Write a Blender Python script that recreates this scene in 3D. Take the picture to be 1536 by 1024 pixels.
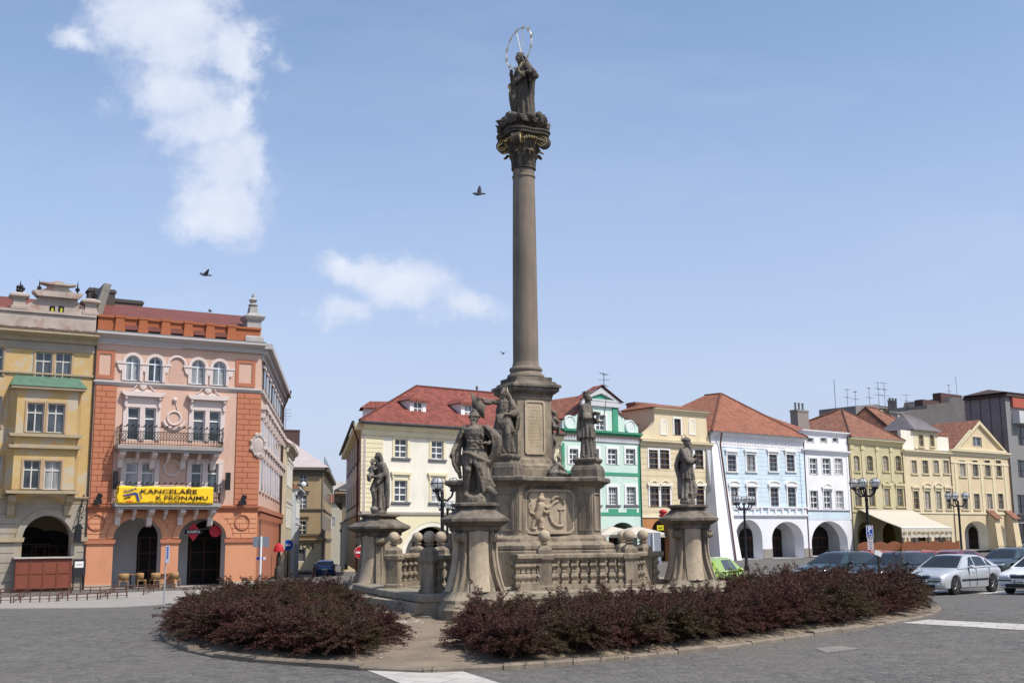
import bpy, bmesh, math, random
from mathutils import Vector, Matrix, noise
rnd = random.Random(11)
R = math.radians; PI = math.pi
sc = bpy.context.scene; col = sc.collection
for o in list(bpy.data.objects): bpy.data.objects.remove(o)

# ---------------------------------------------------------------- camera
FPX = 1700.0
EYE = Vector((0, 0, 1.6))
PITCH = math.atan((805-512)/FPX); ROLL = -0.0090
CM = (Matrix.Rotation(PI/2+PITCH, 3, 'X') @ Matrix.Rotation(ROLL, 3, 'Z'))
cd = bpy.data.cameras.new('camera'); cam = bpy.data.objects.new('camera', cd); col.objects.link(cam)
cam.matrix_world = Matrix.Translation(EYE) @ CM.to_4x4()
cd.sensor_width = 36; cd.sensor_fit = 'HORIZONTAL'; cd.lens = 36*FPX/1536; cd.clip_end = 3000; cd.clip_start = .1
sc.camera = cam
def ray(px, py): return CM @ Vector(((px-768)/FPX, (512-py)/FPX, -1))
def P(px, py, Y):
    d = ray(px, py); return EYE + d*(Y/d.y)

# ---------------------------------------------------------------- light
SUN_EL = R(55); SUN_AZ = math.atan2(.85, -.53)      # azimuth clockwise from +Y
SUN = Vector((math.sin(SUN_AZ)*math.cos(SUN_EL), math.cos(SUN_AZ)*math.cos(SUN_EL), math.sin(SUN_EL)))
ld = bpy.data.lights.new('sun', 'SUN'); ld.energy = 3.75; ld.angle = R(.5); ld.color = (1, .945, .86)
lo = bpy.data.objects.new('sun', ld); col.objects.link(lo)
lo.rotation_euler = SUN.to_track_quat('Z', 'Y').to_euler()
sc.view_settings.view_transform = 'Standard'; sc.view_settings.look = 'None'
sc.view_settings.exposure = 0.34; sc.view_settings.gamma = 1

# ---------------------------------------------------------------- world : sky with clouds
w = bpy.data.worlds.new('World'); sc.world = w; w.use_nodes = True
nt = w.node_tree; nt.nodes.clear(); N = nt.nodes.new; L = nt.links.new
def nmath(nt, op, a, b=None, c=None, clamp=False):
    n = nt.nodes.new('ShaderNodeMath'); n.operation = op; n.use_clamp = clamp
    for i, x in enumerate((a, b, c)):
        if x is None: continue
        if isinstance(x, (int, float)): n.inputs[i].default_value = x
        else: nt.links.new(x, n.inputs[i])
    return n.outputs[0]
out = N('ShaderNodeOutputWorld'); bg = N('ShaderNodeBackground'); bg.inputs[1].default_value = .15
sky = N('ShaderNodeTexSky'); sky.sky_type = 'NISHITA'; sky.sun_disc = False
sky.sun_elevation = SUN_EL; sky.sun_rotation = SUN_AZ; sky.altitude = 200; sky.air_density = 1.0; sky.dust_density = 1.5; sky.ozone_density = 2.5
tc = N('ShaderNodeTexCoord'); sx = N('ShaderNodeSeparateXYZ'); L(tc.outputs['Generated'], sx.inputs[0])
yy = nmath(nt, 'MAXIMUM', sx.outputs[1], .02)
ca = nmath(nt, 'DIVIDE', sx.outputs[0], yy); cb = nmath(nt, 'DIVIDE', sx.outputs[2], yy)
cv = N('ShaderNodeCombineXYZ'); L(ca, cv.inputs[0]); L(cb, cv.inputs[1])
def wnoise(scale, det, rough=.55, vec=None):
    n = N('ShaderNodeTexNoise'); n.inputs['Scale'].default_value = scale; n.inputs['Detail'].default_value = det; n.inputs['Roughness'].default_value = rough
    L(vec or cv.outputs[0], n.inputs['Vector']); return n
warp = wnoise(7, 8, .62)
va = N('ShaderNodeVectorMath'); va.operation = 'MULTIPLY_ADD'
L(warp.outputs['Color'], va.inputs[0]); va.inputs[1].default_value = (.13, .13, 0); L(cv.outputs[0], va.inputs[2])
vs = N('ShaderNodeVectorMath'); vs.operation = 'SUBTRACT'; L(va.outputs[0], vs.inputs[0]); vs.inputs[1].default_value = (.065, .065, 0)
def ab(px, py):
    d = ray(px, py); return d.x/d.y, d.z/d.y
def cloud(ells):
    acc = None
    for (px, py, rx, ry, rot, k) in ells:
        a, b = ab(px, py); a2, _ = ab(px+rx, py); _, b2 = ab(px, py-ry)
        m = N('ShaderNodeMapping'); m.vector_type = 'TEXTURE'
        m.inputs['Location'].default_value = (a, b, 0); m.inputs['Rotation'].default_value = (0, 0, R(rot)); m.inputs['Scale'].default_value = (a2-a, b2-b, 1)
        L(vs.outputs[0], m.inputs[0])
        ln = N('ShaderNodeVectorMath'); ln.operation = 'LENGTH'; L(m.outputs[0], ln.inputs[0])
        t = nmath(nt, 'MULTIPLY', nmath(nt, 'SUBTRACT', 1.0, ln.outputs['Value']), k)
        acc = t if acc is None else nmath(nt, 'SMOOTH_MAX', acc, t, .30)
    return acc
big = cloud([(250, 25, 185, 95, 0, 1.15), (365, 60, 60, 70, 0, 1.2), (112, 66, 52, 36, 10, .9), (255, 110, 130, 90, 0, .95), (300, 175, 112, 86, -30, 1.0), (350, 165, 55, 85, -15, 1.15),
             (330, 245, 100, 88, 0, .98), (375, 235, 48, 85, 0, 1.0), (332, 315, 104, 74, -10, 1.1), (436, 74, 26, 20, -35, .3), (600, 428, 124, 60, 0, 1.0), (520, 414, 78, 44, 0, .95), (690, 450, 96, 46, -6, .8),
             (495, 484, 70, 42, 0, .85), (570, 520, 40, 16, 0, .2)])
n1 = wnoise(10, 10, .66); n2 = wnoise(38, 6, .6)
dn = nmath(nt, 'ADD', big, nmath(nt, 'MULTIPLY', nmath(nt, 'SUBTRACT', n1.outputs['Fac'], .52), 1.25))
dn = nmath(nt, 'ADD', dn, nmath(nt, 'MULTIPLY', nmath(nt, 'SUBTRACT', n2.outputs['Fac'], .5), .62))
mr = N('ShaderNodeMapRange'); mr.interpolation_type = 'SMOOTHERSTEP'; L(dn, mr.inputs[0]); mr.inputs[1].default_value = -.06; mr.inputs[2].default_value = .85; mr.inputs[3].default_value = 0; mr.inputs[4].default_value = .88
# faint veil of thin cloud
mv = N('ShaderNodeMapping'); mv.inputs['Scale'].default_value = (1.0, 3.2, 1); mv.inputs['Rotation'].default_value = (0, 0, R(-24)); L(cv.outputs[0], mv.inputs[0])
n3 = wnoise(2.6, 6, .6, mv.outputs[0])
m3 = N('ShaderNodeMapRange'); L(n3.outputs['Fac'], m3.inputs[0]); m3.inputs[1].default_value = .45; m3.inputs[2].default_value = .85; m3.inputs[3].default_value = 0; m3.inputs[4].default_value = .16
fwd = nmath(nt, 'GREATER_THAN', sx.outputs[1], .05)
fac = nmath(nt, 'MULTIPLY', nmath(nt, 'MAXIMUM', mr.outputs[0], m3.outputs[0]), fwd)
# pale horizon haze low in the sky
hz = N('ShaderNodeMapRange'); L(sx.outputs[2], hz.inputs[0]); hz.inputs[1].default_value = -.02; hz.inputs[2].default_value = .48; hz.inputs[3].default_value = .80; hz.inputs[4].default_value = .08; hz.interpolation_type = 'SMOOTHSTEP'
hm = N('ShaderNodeMix'); hm.data_type = 'RGBA'; L(hz.outputs[0], hm.inputs[0]); L(sky.outputs[0], hm.inputs[6]); hm.inputs[7].default_value = (2.85, 3.15, 4.25, 1)
cmx = N('ShaderNodeMix'); cmx.data_type = 'RGBA'; L(fac, cmx.inputs[0]); L(hm.outputs[2], cmx.inputs[6])
cs = N('ShaderNodeMix'); cs.data_type = 'RGBA'; n4 = wnoise(8, 8, .6); c4 = N('ShaderNodeMapRange'); L(n4.outputs['Fac'], c4.inputs[0]); c4.inputs[1].default_value = .36; c4.inputs[2].default_value = .62; L(c4.outputs[0], cs.inputs[0]); cs.inputs[6].default_value = (3.7, 4.05, 4.9, 1); cs.inputs[7].default_value = (4.7, 4.9, 5.4, 1); L(cs.outputs[2], cmx.inputs[7])
L(cmx.outputs[2], bg.inputs[0]); L(bg.outputs[0], out.inputs[0])

# ---------------------------------------------------------------- scene helpers
def tag(o, label=None, cat=None, group=None, kind=None):
    if label: o['label'] = label
    if cat: o['category'] = cat
    if group: o['group'] = group
    if kind: o['kind'] = kind
    return o
def empty(name, loc=(0, 0, 0), rz=0, label=None, cat=None, group=None):
    o = bpy.data.objects.new(name, None); col.objects.link(o); o.location = loc; o.rotation_euler = (0, 0, rz); o.empty_display_size = .3
    return tag(o, label, cat, group)
def inst(name, me, parent=None, loc=(0, 0, 0), rot=(0, 0, 0), scale=(1, 1, 1)):
    o = bpy.data.objects.new(name, me); col.objects.link(o)
    if parent: o.parent = parent
    o.location = loc; o.rotation_euler = rot; o.scale = scale; return o
def copy_tree(o, parent=None):
    c = o.copy(); col.objects.link(c)
    if parent: c.parent = parent
    for ch in list(o.children): copy_tree(ch, c)
    return c
class MB:
    def __init__(s): s.v = []; s.f = []; s.mi = []; s.sm = []; s.uv = {}; s.T = None
    def add(s, vs, fs, m=0, sm=False):
        b = len(s.v)
        s.v += [tuple(s.T @ Vector(p)) for p in vs] if s.T else [tuple(p) for p in vs]
        for f in fs: s.f.append([b+i for i in f]); s.mi.append(m); s.sm.append(sm)
    def box(s, x0, x1, y0, y1, z0, z1, m=0):
        s.add([(x0,y0,z0),(x1,y0,z0),(x1,y1,z0),(x0,y1,z0),(x0,y0,z1),(x1,y0,z1),(x1,y1,z1),(x0,y1,z1)],
              [(0,3,2,1),(4,5,6,7),(0,1,5,4),(1,2,6,5),(2,3,7,6),(3,0,4,7)], m)
    def slab(s, poly, y0, y1, m=0, axis='y'):       # polygon in xz pushed along y (or in xy pushed along z)
        n = len(poly)
        if axis == 'y': vs = [(x, y0, z) for x, z in poly]+[(x, y1, z) for x, z in poly]
        else: vs = [(x, y, y0) for x, y in poly]+[(x, y, y1) for x, y in poly]
        s.add(vs, [list(range(n)), list(range(2*n-1, n-1, -1))]+[(i, n+i, n+(i+1) % n, (i+1) % n) for i in range(n)], m)
    def rings(s, rings, m=0, sm=True, caps=True, closed=True):
        n = len(rings[0]); vs = [p for r in rings for p in r]; fs = []
        for k in range(len(rings)-1):
            for i in range(n if closed else n-1):
                j = (i+1) % n; fs.append((k*n+i, k*n+j, (k+1)*n+j, (k+1)*n+i))
        if caps and closed: fs.append(list(range(n-1, -1, -1))); fs.append([(len(rings)-1)*n+i for i in range(n)])
        s.add(vs, fs, m, sm)
    def tube(s, path, r, n=8, m=0, sm=True):
        path = [Vector(p) for p in path]; rs = r if isinstance(r, (list, tuple)) else [r]*len(path); rg = []
        up = None
        for i, p in enumerate(path):
            t = (path[min(i+1, len(path)-1)]-path[max(i-1, 0)]).normalized()
            if up is None: up = Vector((0, 0, 1)) if abs(t.z) < .9 else Vector((1, 0, 0))
            a = t.cross(up).normalized(); b = a.cross(t).normalized(); up = b
            rg.append([p+(a*math.cos(2*PI*k/n)+b*math.sin(2*PI*k/n))*rs[i] for k in range(n)])
        s.rings(rg, m, sm)
    def lathe(s, prof, n=16, c=(0, 0, 0), m=0, sm=True, sq=0):
        rg = []
        for r, z in prof:
            rg.append([(c[0]+r*math.cos(2*PI*k/n), c[1]+r*math.sin(2*PI*k/n), c[2]+z) for k in range(n)])
        s.rings(rg, m, sm)
    def sqlathe(s, prof, c=(0, 0, 0), m=0, rot=0):   # square section profile: half width, z
        rg = []
        for r, z in prof:
            rg.append([(c[0]+r*1.41421*math.cos(PI/4+rot+PI/2*k), c[1]+r*1.41421*math.sin(PI/4+rot+PI/2*k), c[2]+z) for k in range(4)])
        s.rings(rg, m, False)
    def polylathe(s, shape, prof, m=0, sm=False, c=(0, 0)):        # shape(t)->unit outline list, prof (offset, z)
        s.rings([[(c[0]+x, c[1]+y, z) for x, y in shape(o)] for o, z in prof], m, sm)
    def sph(s, c, r, nu=12, nv=8, m=0):
        if not isinstance(r, (tuple, list)): r = (r, r, r)
        rg = []
        for j in range(nv+1):
            a = -PI/2+PI*j/nv; q = max(math.cos(a), .02)
            rg.append([(c[0]+r[0]*q*math.cos(2*PI*k/nu), c[1]+r[1]*q*math.sin(2*PI*k/nu), c[2]+r[2]*math.sin(a)) for k in range(nu)])
        s.rings(rg, m, True)
    def torus(s, c, Rr, r, axis=Vector((0, 0, 1)), n=24, k=6, m=0, a0=0, a1=2*PI, sxy=(1, 1)):
        q = axis.to_track_quat('Z', 'Y') if isinstance(axis, Vector) else axis
        full = abs(a1-a0-2*PI) < 1e-4; cnt = n if full else n+1
        pts = [Vector(c)+q @ Vector((Rr*sxy[0]*math.cos(a0+(a1-a0)*i/n), Rr*sxy[1]*math.sin(a0+(a1-a0)*i/n), 0)) for i in range(cnt)]
        if full: pts.append(pts[0])
        s.tube(pts, r, k, m)
    def holes(s, outer, holes, m=0, mr=None):       # xz wall at y=0 with holes [(poly, depth)]
        bm = bmesh.new(); es = []
        for lp in [outer]+[h[0] for h in holes]:
            vs = [bm.verts.new((x, 0, z)) for x, z in lp]
            for i in range(len(vs)): es.append(bm.edges.new((vs[i], vs[(i+1) % len(vs)])))
        bmesh.ops.triangle_fill(bm, use_beauty=True, use_dissolve=False, edges=es, normal=(0, -1, 0))
        bm.verts.index_update()
        fs = []
        for f in bm.faces:
            ids = [v.index for v in f.verts]
            fs.append(ids if f.normal.y < 0 else ids[::-1])
        s.add([v.co[:] for v in bm.verts], fs, m); bm.free()
        for poly, dep in holes:
            n = len(poly)
            s.add([(x, 0, z) for x, z in poly]+[(x, dep, z) for x, z in poly], [(i, (i+1) % n, n+(i+1) % n, n+i) for i in range(n)], m if mr is None else mr)
    def quadroof(s, pts, m=0):                      # roof plane with metric uv
        p = [Vector(q) for q in pts]; nrm = (p[1]-p[0]).cross(p[2]-p[0]).normalized()
        if nrm.z < 0: nrm = -nrm; p = p[::-1]
        u = Vector((0, 0, 1)).cross(nrm).normalized(); v = nrm.cross(u)
        base = len(s.v); s.add(p, [list(range(len(p)))], m); off = rnd.random()
        s.uv[len(s.f)-1] = [(q.dot(u)+off, q.dot(v)) for q in p]
    def mesh(s, name, mats, ang=38):
        me = bpy.data.meshes.new(name); me.from_pydata(s.v, [], s.f)
        for m in (mats if isinstance(mats, (list, tuple)) else [mats]): me.materials.append(m)
        me.polygons.foreach_set('material_index', s.mi); me.polygons.foreach_set('use_smooth', s.sm)
        if s.uv:
            ul = me.uv_layers.new(name='UVMap')
            for fi, uvs in s.uv.items():
                for k, li in enumerate(me.polygons[fi].loop_indices): ul.data[li].uv = uvs[k]
        if any(s.sm): me.set_sharp_from_angle(angle=R(ang))
        me.validate(); me.update(); return me
    def build(s, name, mats, parent=None, loc=(0, 0, 0), rz=0, ang=38):
        return inst(name, s.mesh(name, mats, ang), parent, loc, (0, 0, rz))

# ---------------------------------------------------------------- materials
MATS = {}
def newmat(name):
    m = bpy.data.materials.new(name); m.use_nodes = True; nt = m.node_tree
    return m, nt, nt.nodes['Principled BSDF']
def pnoise(nt, scale, det=4, rough=.6, vec=None, stretch=None):
    n = nt.nodes.new('ShaderNodeTexNoise'); n.inputs['Scale'].default_value = scale; n.inputs['Detail'].default_value = det; n.inputs['Roughness'].default_value = rough
    if vec is None: g = nt.nodes.new('ShaderNodeNewGeometry'); vec = g.outputs['Position']
    if stretch:
        mp = nt.nodes.new('ShaderNodeMapping'); mp.inputs['Scale'].default_value = stretch; nt.links.new(vec, mp.inputs[0]); vec = mp.outputs[0]
    nt.links.new(vec, n.inputs['Vector']); return n.outputs['Fac']
def mix(nt, fac, a, b, mode='MIX'):
    n = nt.nodes.new('ShaderNodeMix'); n.data_type = 'RGBA'; n.blend_type = mode
    for s, x in ((0, fac), (6, a), (7, b)):
        if isinstance(x, (int, float)): n.inputs[s].default_value = x
        elif isinstance(x, (tuple, list)): n.inputs[s].default_value = (*x[:3], 1)
        else: nt.links.new(x, n.inputs[s])
    return n.outputs[2]
def mrange(nt, v, a, b, c=0, d=1):
    n = nt.nodes.new('ShaderNodeMapRange'); nt.links.new(v, n.inputs[0])
    for i, x in enumerate((a, b, c, d)): n.inputs[i+1].default_value = x
    return n.outputs[0]
def bumpn(nt, h, strength, dist, bs):
    b = nt.nodes.new('ShaderNodeBump'); b.inputs['Strength'].default_value = strength; b.inputs['Distance'].default_value = dist
    nt.links.new(h, b.inputs['Height']); nt.links.new(b.outputs[0], bs.inputs['Normal'])
def sc_(c, k): return tuple(min(1, x*k) for x in c[:3])
def M(name, c, rough=.85, var=.10, scale=1.2, bump=.15, bscale=25, metal=0, stain=None, stainamt=.35, spec=.35, streak=False, slo=.52, shi=.68):
    if name in MATS: return MATS[name]
    if 'plaster' in name and not stain: stain, stainamt, streak, slo, shi = sc_(c, .70), .55, True, .47, .70
    m, nt, bs = newmat(name)
    a = pnoise(nt, scale, 6); f = pnoise(nt, bscale, 4)
    cc = mix(nt, mrange(nt, a, .3, .7), sc_(c, 1-var), sc_(c, 1+var))
    cc = mix(nt, mrange(nt, f, .35, .7, 0, .5), cc, sc_(c, 1-var*.9))
    if stain:
        st = pnoise(nt, .9, 7, .7, stretch=(1, 1, .28) if streak else (1, 1, 1))
        cc = mix(nt, mrange(nt, st, slo, shi, 0, stainamt), cc, stain)
    nt.links.new(cc, bs.inputs['Base Color']); bs.inputs['Roughness'].default_value = rough; bs.inputs['Metallic'].default_value = metal; bs.inputs['Specular IOR Level'].default_value = spec
    if bump: bumpn(nt, f, bump, .02, bs)
    MATS[name] = m; return m
def stone(name, c, dark, amt=.6, lo=.44, hi=.62):
    if name in MATS: return MATS[name]
    m, nt, bs = newmat(name)
    a = pnoise(nt, 1.7, 8, .68); st = pnoise(nt, 2.4, 8, .7, stretch=(1.6, 1.6, .35)); f = pnoise(nt, 60, 5); g = pnoise(nt, 9, 5)
    cc = mix(nt, mrange(nt, a, .35, .68), sc_(c, .8), sc_(c, 1.12))
    cc = mix(nt, mrange(nt, st, lo, hi, 0, amt), cc, dark)
    cc = mix(nt, mrange(nt, g, .5, .72, 0, .4), cc, sc_(dark, 1.3))
    cc = mix(nt, mrange(nt, f, .4, .65, 0, .35), cc, sc_(c, .65))
    nt.links.new(cc, bs.inputs['Base Color']); bs.inputs['Roughness'].default_value = .92; bs.inputs['Specular IOR Level'].default_value = .2
    h = nmath(nt, 'ADD', nmath(nt, 'MULTIPLY', g, .7), nmath(nt, 'MULTIPLY', f, .35)); bumpn(nt, h, .5, .025, bs)
    MATS[name] = m; return m
def tiles(name, c, tw=.24, th=.34, var=.35, old=.3, oldc=(.12, .06, .045)):
    if name in MATS: return MATS[name]
    m, nt, bs = newmat(name)
    tcn = nt.nodes.new('ShaderNodeUVMap'); uv = tcn.outputs[0]
    b = nt.nodes.new('ShaderNodeTexBrick'); nt.links.new(uv, b.inputs['Vector']); b.offset = 0.0
    b.inputs['Scale'].default_value = 1; b.inputs['Brick Width'].default_value = tw; b.inputs['Row Height'].default_value = th; b.inputs['Mortar Size'].default_value = .022; b.inputs['Mortar Smooth'].default_value = .5
    b.inputs['Color1'].default_value = (*sc_(c, 1-var*.6), 1); b.inputs['Color2'].default_value = (*sc_(c, 1+var*.5), 1); b.inputs['Mortar'].default_value = (*sc_(c, .42), 1)
    o = pnoise(nt, .8, 7, .65); f = pnoise(nt, 20, 4)
    cc = mix(nt, mrange(nt, o, .45, .7, 0, old), b.outputs['Color'], oldc)
    cc = mix(nt, mrange(nt, f, .4, .7, 0, .3), cc, sc_(c, .7))
    nt.links.new(cc, bs.inputs['Base Color']); bs.inputs['Roughness'].default_value = .8; bs.inputs['Specular IOR Level'].default_value = .25
    sp = nt.nodes.new('ShaderNodeSeparateXYZ'); nt.links.new(uv, sp.inputs[0])
    wv = nmath(nt, 'ABSOLUTE', nmath(nt, 'SINE', nmath(nt, 'MULTIPLY', sp.outputs[0], PI/tw)))
    row = nmath(nt, 'FRACT', nmath(nt, 'MULTIPLY', sp.outputs[1], 1/th))
    bumpn(nt, nmath(nt, 'SUBTRACT', wv, row), .55, .05, bs)
    MATS[name] = m; return m
def glassmat(name, c=(.025, .03, .035), curtain=(.42, .42, .40), p=.35):
    if name in MATS: return MATS[name]
    m, nt, bs = newmat(name)
    oi = nt.nodes.new('ShaderNodeObjectInfo'); g = nt.nodes.new('ShaderNodeNewGeometry')
    n = pnoise(nt, 6, 3, stretch=(1, 1, .05)); k = pnoise(nt, .55, 2)
    on = nmath(nt, 'GREATER_THAN', oi.outputs['Random'], 1-p)
    f = nmath(nt, 'MULTIPLY', on, mrange(nt, n, .35, .65, .25, .9))
    rv = nt.nodes.new('ShaderNodeTexWhiteNoise'); rv.noise_dimensions = '1D'; nt.links.new(oi.outputs['Random'], rv.inputs['W'])
    cc = mix(nt, f, mix(nt, mrange(nt, k, .35, .65), mix(nt, rv.outputs['Value'], sc_(c, .5), sc_(c, 2.6)), sc_(c, 3.0)), curtain)
    nt.links.new(cc, bs.inputs['Base Color']); bs.inputs['Roughness'].default_value = .08; bs.inputs['Specular IOR Level'].default_value = .6
    wv = pnoise(nt, 1.6, 2); bumpn(nt, wv, .06, .05, bs)
    MATS[name] = m; return m
def paint(name, c, rough=.22, metal=0., coat=.6):
    if name in MATS: return MATS[name]
    m, nt, bs = newmat(name); f = pnoise(nt, 3, 5); d = pnoise(nt, 400, 2)
    cc = mix(nt, mrange(nt, f, .35, .7), sc_(c, .97), sc_(c, 1.02)); cc = mix(nt, mrange(nt, d, .45, .6, 0, .04), cc, sc_(c, 1.2))
    nt.links.new(cc, bs.inputs['Base Color']); bs.inputs['Metallic'].default_value = metal; bs.inputs['Coat Weight'].default_value = coat; bs.inputs['Coat Roughness'].default_value = .06
    nt.links.new(mrange(nt, f, .3, .7, rough*.95, rough*1.1), bs.inputs['Roughness'])
    MATS[name] = m; return m
STONE = stone('weathered sandstone', (.33, .27, .195), (.075, .062, .05), .75)
STONE_L = stone('clean sandstone', (.50, .405, .29), (.20, .155, .115), .5)
STONE_D = stone('sooty stone', (.22, .185, .145), (.045, .038, .033), .85, .42, .62)
STATUE = stone('statue stone', (.27, .235, .195), (.05, .043, .038), .85, .42, .6)
BLACKST = stone('blackened stone', (.16, .135, .11), (.03, .026, .023), .8, .4, .6)
GOLD = M('gilding', (.74, .57, .27), .42, .25, 6, .1, 30, .85, (.10, .08, .05), .7)
IRON = M('black iron', (.018, .018, .02), .5, .2, 4, .1, 60, .3)
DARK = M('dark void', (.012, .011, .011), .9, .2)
GLASS = glassmat('window glass', p=.48); GLASSD = glassmat('dark window glass', (.012, .013, .015), (.2, .19, .18), .25)
WHITE = M('white paint', (.74, .73, .71), .6, .05, 2, .05); CREAM = M('cream paint', (.70, .64, .48), .6, .06)
BROWNW = M('brown wood', (.075, .03, .018), .6, .25, 3); OCHREW = M('ochre frame', (.36, .24, .09), .65, .15, 3)
ZINC = M('zinc sheet', (.20, .20, .20), .5, .2, 1.5, .1, 20, .4); BRICK = M('old brick', (.21, .10, .075), .9, .3, 5, .4, 12)
ASPH = None
# ================================================================ GROUND
def smooth(t): t = max(0, min(1, t)); return t*t*(3-2*t)
def g(x, y):
    z = -.65*smooth((y-24)/20)
    z += -.35*smooth((-x-6)/12)*smooth((y-30)/25)
    z += -1.9*smooth((y-66)/85)*smooth((-x-8)/6)
    return z
def axis(lo, hi, near0, near1, s0, s1):
    a = []; x = lo
    while x < hi: a.append(x); x += s0 if near0 <= x < near1 else s1
    a.append(hi); return a
def ground_mat():
    m, nt, bs = newmat('square paving')
    geo = nt.nodes.new('ShaderNodeNewGeometry'); pos = geo.outputs['Position']
    v = nt.nodes.new('ShaderNodeTexVoronoi'); v.inputs['Scale'].default_value = 9; v.feature = 'DISTANCE_TO_EDGE'; nt.links.new(pos, v.inputs['Vector'])
    v2 = nt.nodes.new('ShaderNodeTexVoronoi'); v2.inputs['Scale'].default_value = 9; nt.links.new(pos, v2.inputs['Vector'])
    big = pnoise(nt, .22, 6, .65); mid = pnoise(nt, 1.6, 7, .7); fine = pnoise(nt, 45, 5, .7); drk = pnoise(nt, .5, 6, .72, stretch=(.55, 1.3, 1))
    sep = nt.nodes.new('ShaderNodeSeparateColor'); nt.links.new(v2.outputs['Color'], sep.inputs[0])
    c = mix(nt, mrange(nt, big, .35, .65), (.080, .073, .066), (.112, .103, .094))
    c = mix(nt, mrange(nt, mid, .42, .6, 0, .75), c, (.072, .067, .062))
    c = mix(nt, mrange(nt, drk, .52, .58, 0, .75), c, (.07, .066, .063))
    c = mix(nt, mrange(nt, sep.outputs[0], 0, 1, 0, .42), c, (.23, .215, .195))
    c = mix(nt, mrange(nt, v.outputs['Distance'], 0, .12, .45, 0), c, (.05, .046, .042))
    c = mix(nt, mrange(nt, fine, .5, .72, 0, .6), c, (.28, .265, .245))
    cr = nt.nodes.new('ShaderNodeTexVoronoi'); cr.feature = 'DISTANCE_TO_EDGE'; cr.inputs['Scale'].default_value = .33; va_ = nt.nodes.new('ShaderNodeVectorMath'); va_.operation = 'ADD'; wn = nt.nodes.new('ShaderNodeTexNoise'); wn.inputs['Scale'].default_value = .9; wn.inputs['Detail'].default_value = 7; nt.links.new(pos, wn.inputs['Vector']); nt.links.new(pos, va_.inputs[0]); nt.links.new(wn.outputs['Color'], va_.inputs[1]); nt.links.new(va_.outputs[0], cr.inputs['Vector'])
    c = mix(nt, mrange(nt, cr.outputs['Distance'], .002, .010, .35, 0), c, (.045, .042, .04))
    dust = pnoise(nt, .13, 6, .7, stretch=(1, .5, 1)); c = mix(nt, mrange(nt, dust, .5, .58, 0, .6), c, (.145, .130, .111))
    nt.links.new(c, bs.inputs['Base Color']); bs.inputs['Roughness'].default_value = .88; bs.inputs['Specular IOR Level'].default_value = .25
    h = nmath(nt, 'ADD', mrange(nt, v.outputs['Distance'], 0, .15), nmath(nt, 'MULTIPLY', fine, .8)); bumpn(nt, h, .55, .015, bs)
    return m
mb = MB()
xs = axis(-900, 900, -40, 70, 1.5, 30); ys = axis(-60, 1500, -4, 100, 1.5, 25)
mb.add([(x, y, g(x, y)) for y in ys for x in xs], [(j*len(xs)+i, j*len(xs)+i+1, (j+1)*len(xs)+i+1, (j+1)*len(xs)+i) for j in range(len(ys)-1) for i in range(len(xs)-1)], 0, True)
tag(mb.build('ground', ground_mat()), kind='structure')
def sheet(name, poly, mat, lift=.006, res=1.2, thick=None):
    """draped sheet: quad poly (4 points) laid on the ground"""
    a, b, c, d = [Vector((*p, 0)) for p in poly]
    n = max(2, int(max((b-a).length, (c-d).length)/res)); k = max(2, int(max((d-a).length, (c-b).length)/res))
    vs = []
    for j in range(k+1):
        for i in range(n+1):
            p = a.lerp(b, i/n).lerp(d.lerp(c, i/n), j/k); vs.append((p.x, p.y, g(p.x, p.y)+lift))
    m = MB(); m.add(vs, [(j*(n+1)+i, j*(n+1)+i+1, (j+1)*(n+1)+i+1, (j+1)*(n+1)+i) for j in range(k) for i in range(n)], 0, True)
    if thick:
        e = len(vs); m.add([(x, y, z-thick) for x, y, z in vs[:n+1]]+vs[:n+1], [(i, i+1, n+2+i, n+1+i) for i in range(n)], 0)
    return tag(m.build(name, mat), kind='structure')
def G(px, py):          # pixel -> ground point
    d = ray(px, py); t = 1.6/max(1e-4, -d.z)
    for _ in range(30):
        p = EYE+d*t; t *= 1+.8*((p.z-g(p.x, p.y))/max(.3, 1.6-g(p.x, p.y)))
    return (p.x, p.y)
def paleslab_mat():
    m, nt, bs = newmat('pale slabs'); geo = nt.nodes.new('ShaderNodeNewGeometry')
    mp = nt.nodes.new('ShaderNodeMapping'); mp.inputs['Rotation'].default_value = (0, 0, R(28)); nt.links.new(geo.outputs['Position'], mp.inputs[0])
    b = nt.nodes.new('ShaderNodeTexBrick'); b.inputs['Scale'].default_value = 1; b.inputs['Brick Width'].default_value = .6; b.inputs['Row Height'].default_value = .4; b.inputs['Mortar Size'].default_value = .01
    b.inputs['Color1'].default_value = (.44, .41, .37, 1); b.inputs['Color2'].default_value = (.52, .49, .45, 1); b.inputs['Mortar'].default_value = (.2, .18, .16, 1); nt.links.new(mp.outputs[0], b.inputs['Vector'])
    a = pnoise(nt, 2.5, 7, .7); f = pnoise(nt, 60, 4)
    c = mix(nt, mrange(nt, a, .45, .7, 0, .55), b.outputs['Color'], (.22, .2, .18)); c = mix(nt, mrange(nt, f, .5, .7, 0, .4), c, (.3, .28, .26))
    nt.links.new(c, bs.inputs['Base Color']); bs.inputs['Roughness'].default_value = .9; bumpn(nt, f, .3, .01, bs); return m
PALE = paleslab_mat()
LIGHTP = M('light stone paving', (.30, .275, .25), .9, .15, .7, .3, 40, stain=(.16, .15, .14))
ROADM = M('street asphalt', (.085, .082, .08), .9, .2, .5, .3, 60)
sheet('pale_paved_strip', [G(540, 1001), G(672, 1000), G(800, 1040), G(640, 1040)], PALE, .006, .5)
sheet('pale_paved_path', [G(1352, 934), G(1392, 929), G(1640, 941), G(1640, 951)], PALE, .006, .8)
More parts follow.
